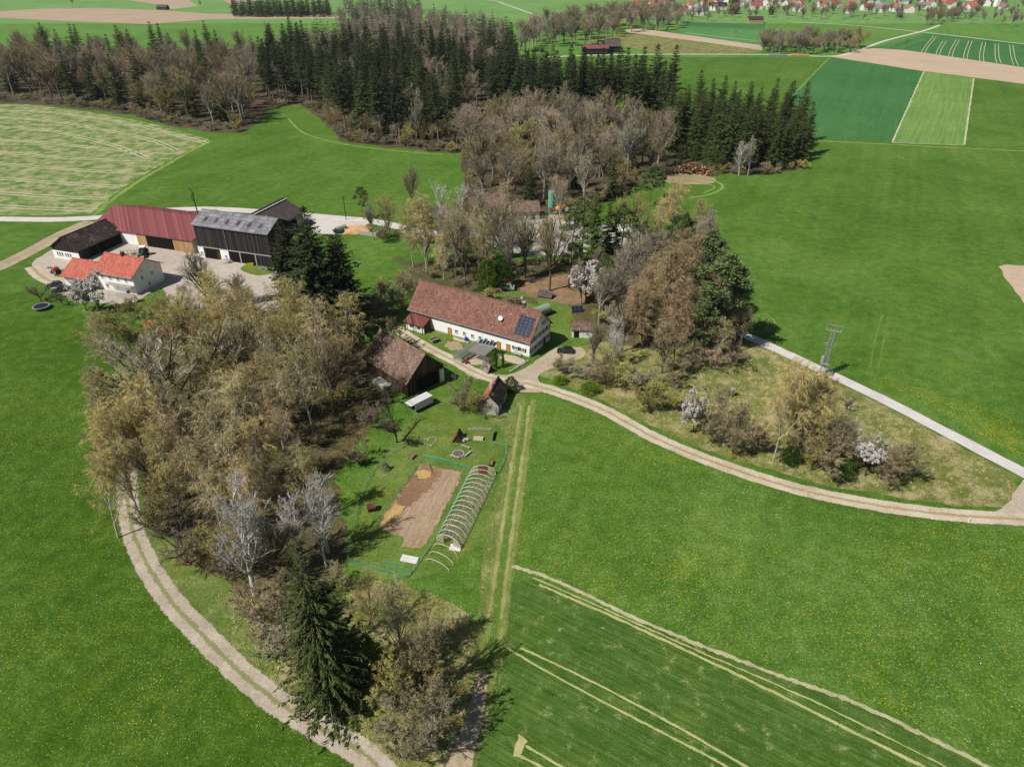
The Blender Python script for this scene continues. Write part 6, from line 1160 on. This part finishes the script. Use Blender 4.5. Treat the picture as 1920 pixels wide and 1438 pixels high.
# undergrowth along the wood edges
LU = lambda w: dict(bush='low brown shrub ' + w, bush_grey='low grey shrub ' + w, bush_olive='low olive shrub ' + w, bush_pink='low reddish shrub ' + w)
MU = [('bush', 3), ('bush_grey', 3), ('bush_olive', 2)]
wood([(-100, 190), (60, 193), (150, 202), (250, 216), (330, 237), (400, 250), (445, 250), (485, 228), (470, 215), (430, 236), (330, 226), (250, 206), (60, 184), (-100, 180)], 6.5, MU, (3.0, 6.5), 'undergrowth of the left wood', LU('at the wood edge by the striped field'), whole=True, wid=(1.5, 2.2))
wood([(505, 204), (560, 194), (602, 222), (642, 266), (740, 279), (862, 289), (862, 280), (740, 270), (650, 256), (610, 212), (560, 186), (505, 196)], 6.5, MU, (3.0, 6.5), 'undergrowth of the spruce wood', LU('at the foot of the spruce wood'), whole=True, wid=(1.5, 2.2))
wood([(872, 300), (890, 385), (960, 398), (1100, 398), (1215, 345), (1245, 315), (1225, 312), (1090, 380), (910, 372), (885, 300)], 6.0, MU, (2.5, 5.5), 'undergrowth of the mixed grove', LU('at the lower edge of the mixed grove'), whole=True, wid=(1.5, 2.0))
wood([(1330, 326), (1420, 332), (1508, 318), (1500, 306), (1420, 322), (1330, 314)], 5.5, MU, (2.0, 4.5), 'undergrowth of the spruce block', LU('at the foot of the dense spruce block'), whole=True, wid=(1.5, 2.0))
wood([(800, 525), (900, 548), (1000, 530), (1060, 505), (1050, 490), (900, 500), (800, 500)], 5.0, MU, (2.0, 4.0), 'undergrowth behind the longhouse', LU('under the bare trees behind the longhouse'), whole=True, wid=(1.4, 2.0))
wood([(1100, 590), (1180, 560), (1330, 560), (1370, 630), (1290, 660), (1180, 640)], 5.5, MU, (2.5, 5.0), 'undergrowth of the right grove', LU('under the larches of the right grove'), whole=True, wid=(1.4, 2.0))
wood([(480, 1000), (560, 930), (640, 870), (690, 760), (660, 720), (600, 820), (520, 900), (440, 1010)], 6.0, MU, (2.5, 5.0), 'undergrowth of the track grove', LU('along the shaded side of the track grove'), whole=True, wid=(1.3, 1.9))
# far woods that read as one mass
def low(kind_, n=3):
    if kind_ == 'spruce': return [[t.arrays() for t in gen_spruce(26, 4.6, 13, 6, 5, base=.06, sz=1.5)[:2]] for _ in range(n)]
    return [[t.arrays() for t in gen_broadleaf(20, 0.74, 11, (.3, 1), (.35, .85), .4, 5, 3, 3, .45, thick=1.6, tw=.12)[:2]] for _ in range(n)]
LOW = dict(spruce=(low('spruce'), 26, B_['spruce'], W_['spruce_blue']), beech=(low('beech'), 20, B_['beech'], W_['pink']), grey=(low('grey'), 20, B_['beech'], W_['grey']))
def wood_mass(name, label, px, space, mix, hr, wid=(1.0, 1.3)):
    A, Bk = {}, {}; off = {}
    for x, y in scatter(px, space):
        k = _rf.choices([m[0] for m in mix], [m[1] for m in mix])[0]; vars_, H, mb_, ml_ = LOW[k]; v = _rf.choice(vars_); s = _rf.uniform(*hr[k]) / H; w = s * _rf.uniform(*wid); a = _rf.uniform(0, 6.28); c_, s_ = math.cos(a) * w, math.sin(a) * w
        Rm = np.array([[c_, -s_, 0], [s_, c_, 0], [0, 0, s]])
        for (V, T_), m in zip(v, (mb_, ml_)):
            l = A.setdefault(m.name, [m, [], [], 0]); l[1].append(V @ Rm.T + [x, y, 0]); l[2].append(T_ + l[3]); l[3] += len(V)
    parts = [(np.concatenate(l[1]), np.concatenate(l[2])) for l in A.values()]
    o = bpy.data.objects.new(name, tri_mesh(name, parts, [l[0] for l in A.values()])); COL.objects.link(o); return tag(o, label, 'wood', kind='stuff')
wood_mass('far_spruce_wood', 'dark rectangular spruce plantation beyond the ploughed field', [(438, 33), (620, 33), (620, 24), (438, 24)], 8.0, [('spruce', 1)], dict(spruce=(22, 27)), wid=(1.1, 1.5))
wood_mass('far_mixed_wood', 'far mixed copse behind the spruce wood', [(640, 32), (760, 32), (790, 20), (650, 20)], 12.0, [('spruce', 3), ('grey', 2)], dict(spruce=(20, 27), grey=(16, 22)), wid=(1.2, 1.5))
wood_mass('spruce_wood_back', 'back rows of the dark spruce wood', [(500, 125), (960, 130), (985, 112), (900, 98), (600, 94)], 10.5, [('spruce', 7), ('beech', 4)], dict(spruce=(26, 33), beech=(20, 27)))
wood_mass('far_beech_wood', 'reddish bare wood on the far side of the spruces', [(640, 50), (780, 45), (900, 70), (940, 78), (960, 100), (820, 100), (640, 92)], 11.0, [('beech', 6), ('spruce', 3)], dict(beech=(20, 26), spruce=(25, 31)), wid=(1.1, 1.4))
# far woods
wood([(975, 100), (1010, 92), (1120, 84), (1165, 62), (1260, 58), (1290, 44), (1250, 34), (1150, 40), (1010, 62)], 15.0, [('grey', 4), ('bare', 4), ('beech', 2)], (18, 25), 'bare wood before the village', dict(grey='small grey leafless tree in the wood before the village', bare='small brown leafless tree in the wood before the village', beech='small reddish beech in the wood before the village'), whole=True, wid=(1.5, 2.0))
wood([(1420, 101), (1500, 103), (1600, 100), (1612, 88), (1500, 84), (1425, 88)], 8.0, [('bare', 3), ('grey', 3), ('olive', 1)], (11, 18), 'copse between the far fields', dict(bare='brown leafless tree in the copse between the far fields', grey='grey leafless tree in the copse between the far fields', olive='olive tree in the copse between the far fields'), whole=True, wid=(1.5, 2.0))
wood([(1735, 49), (1790, 44), (1800, 34), (1745, 40)], 9.0, [('bare', 1), ('grey', 1)], (12, 18), 'hedge by the far lane', dict(bare='brown tree in the hedge beside the far lane', grey='grey tree in the hedge beside the far lane'), whole=True, wid=(1.2, 1.5))
wood([(1290, 42), (1440, 36), (1560, 38), (1740, 40), (1920, 52), (2000, 56), (2000, 38), (1800, 30), (1500, 26), (1290, 30)], 20.0, [('grey', 5), ('bare', 5), ('olive', 2), ('spruce', .8)], dict(grey=(11, 17), bare=(11, 17), olive=(9, 14), spruce=(14, 20)), 'trees along the village edge', dict(grey='tiny grey leafless tree along the village edge', bare='tiny brown leafless tree along the village edge', olive='tiny olive tree along the village edge', spruce='tiny dark conifer along the village edge'), whole=True, wid=(1.4, 1.9))
wood([(1190, 32), (1300, 30), (1480, 26), (1740, 28), (1960, 30), (1960, 2), (1600, 2), (1300, 6), (1190, 12)], 24.0, [('grey', 5), ('bare', 5), ('olive', 2), ('spruce', 1)], dict(grey=(9, 15), bare=(9, 15), olive=(8, 12), spruce=(12, 18)), 'trees among the village houses', dict(grey='tiny grey leafless tree among the village houses', bare='tiny brown leafless tree among the village houses', olive='tiny olive tree among the village houses', spruce='tiny dark conifer among the village houses'), whole=True, wid=(1.3, 1.8))
plant('spruce', G(1373, 27), 30, 1.6, 'big dark conifer standing alone before the village roofs'); plant('grey', G(137, 14), 18, 1.3, 'lone pale bare tree in the far green field')
plant('grey', G(376, 13), 9, 1.3, 'small lone bare tree beside the far ploughed field'); plant('grey', G(1378, 68), 7, 1.2, 'small lone tree inside the far crop field')
# young spruces by the log pile
for bx, by, tp, lb in ((1275, 300, 270, 'young spruce left behind the log pile'), (1300, 302, 262, 'young spruce right behind the log pile'), (1320, 312, 268, 'bright young spruce behind the right of the log pile'), (1335, 316, 272, 'bright young spruce behind the low log end'), (1350, 318, 276, 'bright young spruce beside the pale bare shrub')):
    T('young_spruce', bx, by, tp, 1.2, lb)
T('white', 1385, 330, 272, 1.3, 'pale bare tree before the dense spruce block'); T('grey', 1402, 330, 262, 1.2, 'grey bare tree before the dense spruce block')
T('pine', 1217, 388, 310, 1.3, 'lone pine with bare trunk beside the glade'); T('pine', 1234, 372, 318, 1.0, 'smaller pine behind the lone pine by the glade')
# around the farm
T('snag', 371, 400, 345, 1.0, 'dark pollard tree behind the red roofed barn')
for bx, by, tp, w, lb in ((556, 602, 414, 1.15, 'leftmost of the big dark spruces beside the black barn'), (606, 630, 386, 1.3, 'tallest of the big dark spruces beside the black barn'), (655, 622, 428, 1.2, 'rightmost of the big dark spruces beside the glade'), (590, 588, 440, 1.1, 'rear one of the big dark spruces beside the black barn'), (640, 594, 440, 1.1, 'spruce hidden behind the tallest dark spruce')):
    T('spruce_farm', bx, by, tp, w, lb)
T('orchard', 78, 566, 522, 1.1, 'gnarled fruit tree left of the parked cars'); T('orchard', 118, 572, 535, 1.0, 'low fruit tree beside the blossoming tree')
T('blossom', 190, 588, 495, 1.1, 'white blossoming tree before the white farmhouse'); T('blossom', 163, 583, 535, 1.2, 'low white blossoming tree at the farmhouse corner')
T('bare', 392, 580, 470, 1.0, 'tall bare multi-limbed tree in the farmyard'); T('bare', 450, 575, 515, 1.2, 'round bare tree in the farmyard'); T('oak', 345, 660, 535, .95, 'dark bare oak before the hidden red roof')
T('oak', 345, 830, 612, 1.25, 'big dark spreading oak over the farm track'); T('oak', 275, 890, 745, 1.4, 'low grey oak leaning over the farm track'); T('oak', 285, 800, 640, 1.0, 'grey oak at the meadow side of the track')
for bx, by, tp, lb in ((477, 1116, 940, 'whitish bare poplar left of the big front spruce'), (560, 1040, 920, 'thin whitish poplar left of the garden'), (615, 1035, 885, 'tallest whitish poplar beside the garden')): T('white', bx, by, tp, 1.35, lb)
T('dead', 613, 1066, 985, 1.2, 'white dead tree behind the big front spruce'); T('orchard', 352, 1056, 965, 1.2, 'dark bare fruit tree beside the track'); T('spruce_big', 622, 1322, 1018, .92, 'big dark spruce in the front beside the track')
T('birch', 757, 1248, 1098, .8, 'slim golden birch right of the big front spruce'); T('olive', 700, 1180, 1095, .8, 'light green budding tree behind the big front spruce')
T('birch_grey', 222, 1008, 866, 1.15, 'grey drooping birch at the meadow edge'); T('birch_full', 262, 965, 830, 1.2, 'golden birch overhanging the left meadow'); T('birch', 225, 712, 590, 1.1, 'golden birch below the blossoming tree')
for k, bx, by, tp, w, lb in (('birch_full', 300, 880, 700, 1.2, 'golden birch leaning over the lower farm track'), ('birch_grey', 232, 850, 700, 1.0, 'olive birch standing at the meadow side of the track'), ('oak', 290, 735, 600, 1.1, 'grey oak above the hidden track end'), ('birch_full', 250, 920, 770, 1.1, 'golden birch at the outer track bend'),
                       ('bare', 300, 950, 830, 1.0, 'brown bare tree inside the track bend'), ('olive', 340, 985, 880, 1.0, 'olive budding tree inside the track bend'), ('birch', 420, 1010, 870, 1.0, 'golden birch above the dark fruit tree'), ('olive', 270, 690, 600, 1.0, 'olive budding tree below the terrace'), ('birch', 500, 985, 850, 1.0, 'golden birch behind the left whitish poplar'),
                       ('olive', 445, 1075, 985, .9, 'olive tree left of the whitish poplar'), ('bare', 530, 1090, 985, 1.0, 'brown bare tree behind the big front spruce'), ('birch_grey', 590, 980, 850, 1.0, 'olive birch behind the tall whitish poplar'), ('bare', 800, 1300, 1180, 1.0, 'grey brown tree right of the slim golden birch'), ('spruce', 645, 1290, 1090, 1.0, 'slim dark spruce right behind the big front spruce'),
                       ('white', 905, 470, 345, 1.0, 'third tall whitish poplar before the gravel shed'), ('bare', 985, 520, 395, 1.0, 'tall dark trunked tree behind the longhouse chimney'), ('bare', 1030, 545, 400, 1.0, 'tall bare tree among the orange leaves'), ('birch', 855, 520, 380, 1.1, 'golden birch between the whitish poplars'), ('birch', 900, 525, 400, 1.0, 'golden birch behind the fresh green tree'),
                       ('beech', 1050, 430, 320, 1.0, 'reddish beech beside the orange mixer'), ('olive', 1185, 470, 370, 1.1, 'olive tree before the white tarpaulin'), ('pine', 1195, 530, 420, 1.3, 'pine in the middle of the right grove'), ('grey', 1185, 560, 440, 1.2, 'grey bare tree between pine and larch'), ('beech', 1215, 560, 430, 1.1, 'reddish tree behind the left larch'),
                       ('bare', 1165, 660, 560, 1.2, 'brown bare tree above the middle of the hedge'), ('larch', 1185, 660, 530, 1.0, 'orange-brown larch at the left of the larch group'), ('grey', 1300, 660, 540, 1.1, 'grey bare tree right of the biggest larch'), ('birch', 1340, 690, 600, 1.0, 'golden birch at the grove corner by the lane'), ('bare', 1240, 700, 600, 1.2, 'brown tree in front of the larches'),
                       ('olive', 1500, 870, 770, 1.1, 'olive budding tree among the triangle birches'), ('bare', 1540, 880, 775, 1.0, 'brown bare tree right of the triangle birches')): T(k, bx, by, tp, w, lb)
wood([(330, 690), (420, 650), (520, 645), (600, 680), (660, 700), (655, 760), (630, 800), (560, 830), (470, 800), (420, 760), (340, 720)], 5.4, [('birch', 4), ('birch_full', .8), ('birch_grey', 1.5), ('bare', 3.5), ('olive', 2.5), ('grey', 1.5)], dict(birch=(17, 22), birch_full=(16, 21), birch_grey=(17, 22), bare=(15, 20), olive=(13, 18), grey=(15, 19)), 'upper grove inside the track bend', L_('in the upper grove between farmyard and barn'))
wood([(265, 900), (300, 830), (400, 770), (480, 810), (550, 840), (560, 900), (540, 960), (480, 1000), (380, 990), (290, 960)], 5.4, [('birch', 4), ('birch_full', 3), ('birch_grey', 1.5), ('olive', 1), ('grey', .7)], dict(birch_full=(14, 19), birch=(15, 20), birch_grey=(15, 20), bare=(13, 17), olive=(10, 14), grey=(13, 17)), 'lower grove inside the track bend', L_('in the lower grove beside the track bend'))
wood([(300, 605), (420, 590), (500, 600), (480, 640), (330, 650)], 7.0, [('birch', 3), ('olive', 2)], (10, 14), 'grove edge behind the farmyard', L_('at the grove edge below the farmyard'))
# grove between farm and gravel yard
for bx, by, tp, lb, k in ((835, 505, 334, 'tall whitish poplar left of the gravel yard', 'white'), (868, 500, 338, 'second tall whitish poplar left of the gravel yard', 'white'), (800, 510, 372, 'golden birch at the glade edge', 'birch_full'), (775, 500, 388, 'golden birch leaning to the glade', 'birch_full'),
                       (775, 402, 315, 'bare tree in the meadow before the gravel yard', 'bare'), (945, 470, 348, 'golden birch before the brown gravel shed', 'birch'), (682, 412, 350, 'dark conifer beside the lane behind the farm', 'pine'), (700, 450, 378, 'bare tree beside the sand heap', 'grey'), (730, 440, 372, 'olive budding tree beside the lane', 'olive')): T(k, bx, by, tp, 1.0, lb)
wood([(790, 520), (850, 535), (930, 545), (1010, 520), (1050, 500), (1000, 478), (920, 475), (860, 465), (800, 470)], 6.4, [('grey', 4), ('bare', 4), ('beech', 2), ('birch', 2), ('white', .8)], dict(grey=(14, 21), bare=(13, 20), beech=(11, 18), birch=(14, 20), white=(16, 21)), 'bare trees behind the longhouse', dict(L_('behind the longhouse'), white='whitish bare poplar behind the longhouse'), wid=(.8, 1.1))
# big mixed group right of the longhouse
for k, bx, by, tp, w, lb in (('fir', 1110, 520, 357, 1.25, 'bright green spruce in the middle of the right grove'), ('fir', 1135, 505, 372, 1.0, 'spruce close behind the bright green spruce'), ('pine', 1068, 505, 392, 1.3, 'pine left of the bright green spruce'), ('pine', 1090, 480, 372, 1.2, 'pine rising behind the bright green spruce'), ('pine', 1160, 500, 385, 1.2, 'pine right of the bright green spruce'),
                             ('pine', 1065, 540, 455, 1.2, 'low pine beside the orange leaf litter'), ('blossom', 1098, 570, 480, 1.25, 'pale pink blossoming tree beside the back lawn'), ('pine', 1130, 580, 478, .9, 'slim pine behind the blossoming tree'), ('grey', 1155, 600, 478, 1.0, 'grey drooping bare tree right of the blossoming tree'),
                             ('larch', 1240, 645, 455, 1.25, 'big orange-brown larch in the right grove'), ('larch', 1205, 620, 490, 1.2, 'orange-brown larch left of the biggest larch'), ('larch', 1262, 690, 560, 1.1, 'orange-brown larch above the hedge'), ('larch', 1270, 600, 440, 1.0, 'orange-brown larch behind the biggest larch'),
                             ('pine', 1320, 640, 462, 1.5, 'big blue-green pine at the meadow edge'), ('pine', 1305, 560, 420, 1.5, 'bushy pine at the top of the right grove'), ('pine', 1275, 510, 405, 1.3, 'flat pine behind the white tarpaulin'), ('pine', 1340, 600, 480, 1.1, 'pine leaning over the meadow'), ('pine', 1325, 680, 560, 1.2, 'low pine at the grove corner'),
                             ('birch_full', 1255, 455, 342, 1.2, 'golden birch at the top of the right grove'), ('birch_full', 1230, 470, 378, 1.1, 'golden birch left of the flat pine'), ('birch_grey', 1300, 480, 385, 1.1, 'olive birch at the meadow edge'), ('grey', 1320, 500, 395, 1.0, 'grey bare tree at the meadow edge'), ('bare', 1360, 640, 505, .9, 'dark bare tree overhanging the meadow'),
                             ('birch', 1375, 655, 562, .9, 'golden birch above the paved lane'), ('bare', 1385, 660, 575, .9, 'brown bare tree beside the start of the paved lane'), ('white', 1150, 690, 590, 1.2, 'whitish bare tree above the hedge by the parked car'), ('bare', 1110, 690, 620, 1.3, 'brown bare tree above the hedge by the parked car')): T(k, bx, by, tp, w, lb)
wood([(1080, 560), (1180, 540), (1260, 520), (1340, 540), (1370, 630), (1300, 660), (1200, 650), (1110, 620)], 5.6, [('bare', 4), ('grey', 4), ('beech', 1.5)], (10, 16), 'understorey of the right grove', L_('in the understorey of the right grove'), wid=(.9, 1.3))
# rough triangle
for k, bx, by, tp, w, lb in (('birch_full', 1450, 862, 682, .8, 'slim golden birch with white trunk left in the rough triangle'), ('birch_full', 1487, 848, 705, 1.3, 'full golden birch in the rough triangle'), ('birch_full', 1520, 835, 710, 1.2, 'golden birch nearest the lattice mast'), ('birch_full', 1478, 820, 735, 1.1, 'golden birch between the two taller birches'),
                             ('orchard', 1585, 770, 735, .8, 'small dark bush-like tree below the mast'), ('blossom', 1300, 812, 715, .8, 'pale blossoming tree left of the slim birch'), ('blossom', 1622, 892, 815, .9, 'white blossoming tree in the rough triangle'), ('grey', 1570, 860, 775, 1.0, 'grey tangled bare tree right of the birches'),
                             ('blossom', 1372, 745, 722, .8, 'small white blossoming shrub tree on the bank')): T(k, bx, by, tp, w, lb)
BG = 'shrubs on the bank'
for i, (k, bx, by, tp, w, lb) in enumerate((('bush', 1060, 700, 668, 1.7, 'brown shrub at the left end of the lane hedge'), ('bush_grey', 1095, 712, 672, 1.8, 'grey shrub in the lane hedge near the junction'), ('bush', 1130, 722, 668, 1.9, 'tall brown shrub in the middle of the lane hedge'), ('bush_olive', 1165, 730, 680, 1.9, 'olive shrub in the middle of the lane hedge'), ('bush_grey', 1200, 742, 690, 1.8, 'grey shrub in the right half of the lane hedge'),
                             ('bush_olive', 1220, 772, 715, 1.7, 'olive shrub hanging over the lane bend'), ('bush', 1250, 720, 672, 2.0, 'brown shrub behind the lane hedge'), ('bush_grey', 1290, 700, 662, 2.0, 'grey shrub at the foot of the larches'), ('bush_pink', 1330, 690, 650, 2.0, 'reddish shrub at the right end of the grove foot'), ('bush_pink', 1370, 685, 640, 1.8, 'reddish shrub nearest the paved lane'),
                             ('bush', 1335, 830, 745, 1.5, 'dark brown shrub left of the slim birch'), ('bush', 1375, 845, 765, 1.5, 'dark brown shrub touching the slim birch'), ('bush_pink', 1410, 850, 790, 1.4, 'reddish shrub at the birch foot'), ('bush_olive', 1520, 880, 820, 1.5, 'olive shrub at the foot of the full birch'), ('bush', 1555, 890, 820, 1.6, 'brown shrub right of the full birch'),
                             ('leafy_dark', 1575, 895, 862, 1.3, 'green leafy shrub below the bare thicket'), ('leafy_dark', 1480, 868, 840, 1.2, 'dark evergreen shrub at the birch foot'), ('bush', 1685, 905, 838, 1.9, 'wide brown shrub at the right end of the thicket'), ('bush', 1655, 900, 845, 1.6, 'brown shrub beside the white blossoming tree'), ('bush_grey', 1595, 860, 800, 1.8, 'grey shrub behind the green leafy shrub'),
                             ('bush_olive', 1260, 770, 740, 1.4, 'small olive shrub on the lane bank'), ('leafy', 1105, 735, 718, 2.2, 'low green ivy mound beside the lane'), ('leafy', 1050, 718, 704, 2.2, 'low green ivy mound at the junction'),
                             ('bush', 865, 770, 718, 1.6, 'olive brown shrub before the bake house'), ('bush_olive', 892, 778, 735, 1.4, 'budding shrub touching the bake house'), ('bush', 735, 655, 602, 1.5, 'tawny round shrub behind the brown barn'), ('orchard', 735, 755, 700, 1.1, 'bare shrub tree against the brown barn'), ('orchard', 745, 830, 755, 1.0, 'bare fruit tree in the shade below the brown barn'),
                             ('leafy', 915, 545, 478, .75, 'fresh green tree behind the longhouse'), ('leafy_dark', 940, 540, 488, .8, 'dark green tree beside the fresh green one'), ('bush_olive', 920, 572, 540, 1.6, 'olive shrub behind the longhouse ridge'), ('bush', 960, 575, 555, 1.8, 'brown shrub beside the longhouse chimney'),
                             ('bush', 720, 590, 530, 1.8, 'brown shrub at the lower end of the glade'), ('bush', 755, 580, 518, 1.8, 'brown shrub left of the longhouse roof'), ('bush_grey', 690, 605, 545, 1.7, 'grey shrub between glade and barn'), ('bush', 770, 560, 505, 1.6, 'brown shrub on the glade rim'), ('leafy_dark', 958, 733, 708, 1.0, 'dark evergreen shrub behind the bake house'),
                             ('thuja', 930, 691, 653, .5, 'taller of the twin green columns before the longhouse'), ('thuja', 943, 690, 660, .5, 'shorter of the twin green columns before the longhouse'),
                             ('bush', 760, 1420, 1345, 1.4, 'brown shrub at the lower end of the front grove'), ('bush_grey', 792, 1395, 1300, 1.4, 'grey shrub at the lower end of the front grove'), ('bush_olive', 822, 1345, 1270, 1.2, 'olive shrub beside the dirt track'), ('bush_pink', 520, 1210, 1120, 1.5, 'reddish shrub between track and big spruce'), ('bush_grey', 560, 1230, 1130, 1.5, 'grey shrub left of the big front spruce'),
                             ('bush', 545, 1180, 1090, 1.4, 'brown shrub behind the big front spruce'), ('bush', 430, 1080, 1010, 1.6, 'brown shrub left of the whitish poplar'), ('bush_olive', 400, 1050, 985, 1.6, 'olive shrub by the dark fruit tree'), ('bush', 300, 1000, 930, 1.6, 'brown shrub at the track bend'), ('bush', 500, 1080, 1000, 1.6, 'brown shrub right of the whitish poplar'),
                             ('bush_olive', 740, 1330, 1240, 1.4, 'olive shrub right of the big front spruce'), ('bush', 780, 1300, 1215, 1.4, 'brown shrub below the slim golden birch'), ('leafy', 690, 1260, 1200, .9, 'green shrub right beside the big front spruce'), ('bush', 640, 1110, 1060, 1.4, 'brown shrub at the lower garden corner'),
                             ('bush', 680, 870, 830, 1.5, 'brown shrub in the shade left of the garden'), ('bush_grey', 700, 800, 755, 1.5, 'grey shrub in the shade below the barn'), ('bush', 300, 590, 555, 2.0, 'dark shrub along the farmhouse terrace'), ('bush_olive', 250, 600, 560, 2.0, 'olive shrub below the farmhouse terrace'), ('bush_olive', 215, 640, 585, 2.0, 'olive shrub below the blossoming tree'),
                             ('bush', 780, 430, 395, 1.6, 'brown shrub beside the lane at the gravel yard'), ('bush', 720, 455, 420, 1.6, 'brown shrub beside the sand heap'))):
    T(k, bx, by, tp, w, lb)

# ================================================================== small things nobody could count: flowers, tufts
def flower_stuff(name, label, px, n, mat, size, seed, clump=True, spec=()):
    r_ = np.random.default_rng(seed); poly = [(G(*p).x, G(*p).y) for p in px]; xs, ys = [p[0] for p in poly], [p[1] for p in poly]
    cen = r_.uniform((min(xs), min(ys)), (max(xs), max(ys)), (120, 2)); out = []
    while len(out) < n:
        if clump and r_.random() < .75: c = cen[int(120 * r_.random() ** 1.7)]; x, y = c + r_.normal(0, 4.5, 2)
        else: x, y = r_.uniform(min(xs), max(xs)), r_.uniform(min(ys), max(ys))
        if inside(poly, x, y): out.append((x, y))
    P_ = np.array(out); n = len(P_); tb = TB(); S0 = np.concatenate([P_, np.full((n, 1), .08)], 1); an = r_.uniform(0, 6.28, n); D = np.stack([np.cos(an), np.sin(an), r_.normal(0, .2, n)], 1); s = r_.uniform(.6, 1.3, n) * size
    leaves(tb, S0 - D * (s * .5)[:, None], unit(D), s, s, N=np.tile([0, 0, 1.], (n, 1)), fold=.1)
    o = bpy.data.objects.new(name, tri_mesh(name, [tb.arrays()], [mat])); COL.objects.link(o); tag(o, label, 'flowers' if 'flower' in name else 'grass', kind='stuff')
def tuft_stuff(name, label, px, n, mat, h, w, seed, lean=.5):
    r_ = np.random.default_rng(seed); poly = [(G(*p).x, G(*p).y) for p in px]; xs, ys = [p[0] for p in poly], [p[1] for p in poly]; k = n // 14
    cen = r_.uniform((min(xs), min(ys)), (max(xs), max(ys)), (k, 2)); P_ = np.repeat(cen, 14, 0) + r_.normal(0, .22, (k * 14, 2)); P_ = np.array([p for p in P_ if inside(poly, *p)]); n = len(P_); tb = TB()
    D = unit(np.concatenate([r_.normal(0, lean, (n, 2)), np.ones((n, 1))], 1)); slivers(tb, np.concatenate([P_, np.zeros((n, 1))], 1), D, r_.uniform(.5, 1.3, n) * h, np.full(n, w))
    o = bpy.data.objects.new(name, tri_mesh(name, [tb.arrays()], [mat])); COL.objects.link(o); tag(o, label, 'grass', kind='stuff')
FY = plain('dandelion_yellow', S(232, 206, 30), .8, .1, .05); FW = plain('dandelion_white', S(222, 224, 210), .8, .1, .05); TD = veg_mat('dry_grass_blades', S(150, 138, 92), S(184, 172, 126), S(206, 196, 156), trans=.3); TG = veg_mat('green_grass_blades', S(82, 112, 36), S(108, 136, 52), S(136, 158, 76), trans=.3)
MEAD = [(985, 770), (1060, 760), (1130, 790), (1220, 840), (1300, 870), (1400, 905), (1500, 935), (1620, 958), (1750, 978), (1920, 990), (2000, 995), (2000, 1480), (1890, 1440), (1620, 1310), (1400, 1232), (1180, 1142), (1010, 1070), (965, 1050)]
flower_stuff('dandelion_flowers', 'yellow dandelions scattered over the right meadow', MEAD, 10000, FY, .12, 1); flower_stuff('dandelion_seed_flowers', 'white dandelion clocks scattered over the right meadow', MEAD, 2600, FW, .11, 2)
MLF = [(-40, 700), (110, 640), (150, 760), (190, 960), (240, 1030), (300, 1120), (430, 1260), (570, 1368), (660, 1440), (-40, 1440)]
flower_stuff('dandelion_flowers', 'yellow dandelions scattered over the left meadow', MLF, 3200, FY, .11, 3); flower_stuff('daisy_flowers', 'white flowers scattered over the left meadow', MLF, 2400, FW, .10, 4)
flower_stuff('dandelion_flowers', 'yellow dandelions on the meadow beyond the paved lane', [(1600, 690), (1900, 780), (1960, 880), (1900, 850), (1700, 740)], 1600, FY, .14, 5)
TRI = [(1010, 705), (1060, 665), (1130, 650), (1385, 632), (1450, 664), (1540, 712), (1650, 765), (1850, 868), (1900, 900), (1880, 945), (1700, 930), (1560, 905), (1400, 862), (1300, 828), (1220, 790), (1130, 744)]
tuft_stuff('dry_grass_tufts', 'dry grass tufts covering the rough triangle', TRI, 42000, TD, .55, .05, 6); tuft_stuff('green_grass_tufts', 'green grass tufts covering the rough triangle', TRI, 26000, TG, .45, .05, 7)
tuft_stuff('withered_crop_rows', 'withered grey brown crop remains inside the hoop tunnel', [(888, 895), (926, 898), (866, 1024), (824, 1010)], 9000, veg_mat('withered_stalks', S(110, 98, 84), S(142, 130, 116), S(170, 160, 148), trans=.1), .5, .07, 12, 1.0)
tuft_stuff('garden_seedlings', 'sparse green seedlings and weeds on the vegetable bed', [(795, 875), (860, 890), (800, 1025), (750, 1020), (720, 990), (750, 920)], 900, TG, .3, .07, 13, 1.0)
VER = [(895, 745), (1000, 748), (985, 900), (962, 1090), (950, 1200), (930, 1330), (880, 1438), (800, 1438), (890, 1240), (905, 1090), (920, 960), (950, 850), (935, 800)]
tuft_stuff('dry_grass_tufts', 'dry grass tufts along the grass track', VER, 16000, TD, .35, .05, 8); tuft_stuff('dry_grass_tufts', 'dry grass tufts in the front grove', [(520, 1160), (640, 1090), (760, 1090), (890, 1150), (900, 1240), (850, 1350), (790, 1440), (700, 1410), (600, 1340), (500, 1270), (440, 1200), (400, 1110)], 22000, TD, .6, .05, 9); tuft_stuff('green_grass_tufts', 'green grass tufts in the front grove', [(520, 1160), (640, 1090), (760, 1090), (890, 1150), (900, 1240), (850, 1350), (790, 1440), (700, 1410), (600, 1340), (500, 1270), (440, 1200), (400, 1110)], 18000, TG, .5, .06, 10)

# ================================================================== thin spring haze over the whole valley
_hz = NB('valley_haze'); _hz.N.remove(_hz.b); _pv = _hz.N.new('ShaderNodeVolumePrincipled'); _pv.inputs['Color'].default_value = (0.82, 0.88, 0.96, 1); _pv.inputs['Density'].default_value = 0.00004; _pv.inputs['Anisotropy'].default_value = 0.2
_hz.L.new(_pv.outputs[0], _hz.N['Material Output'].inputs['Volume'])
_mb = MB(); _mb.box(-2600, 2600, -200, 3600, -1.0, 96.0); _o = _mb.build('haze', _hz.m); tag(_o, 'thin pale haze lying over the fields and the far village', 'haze', kind='stuff')
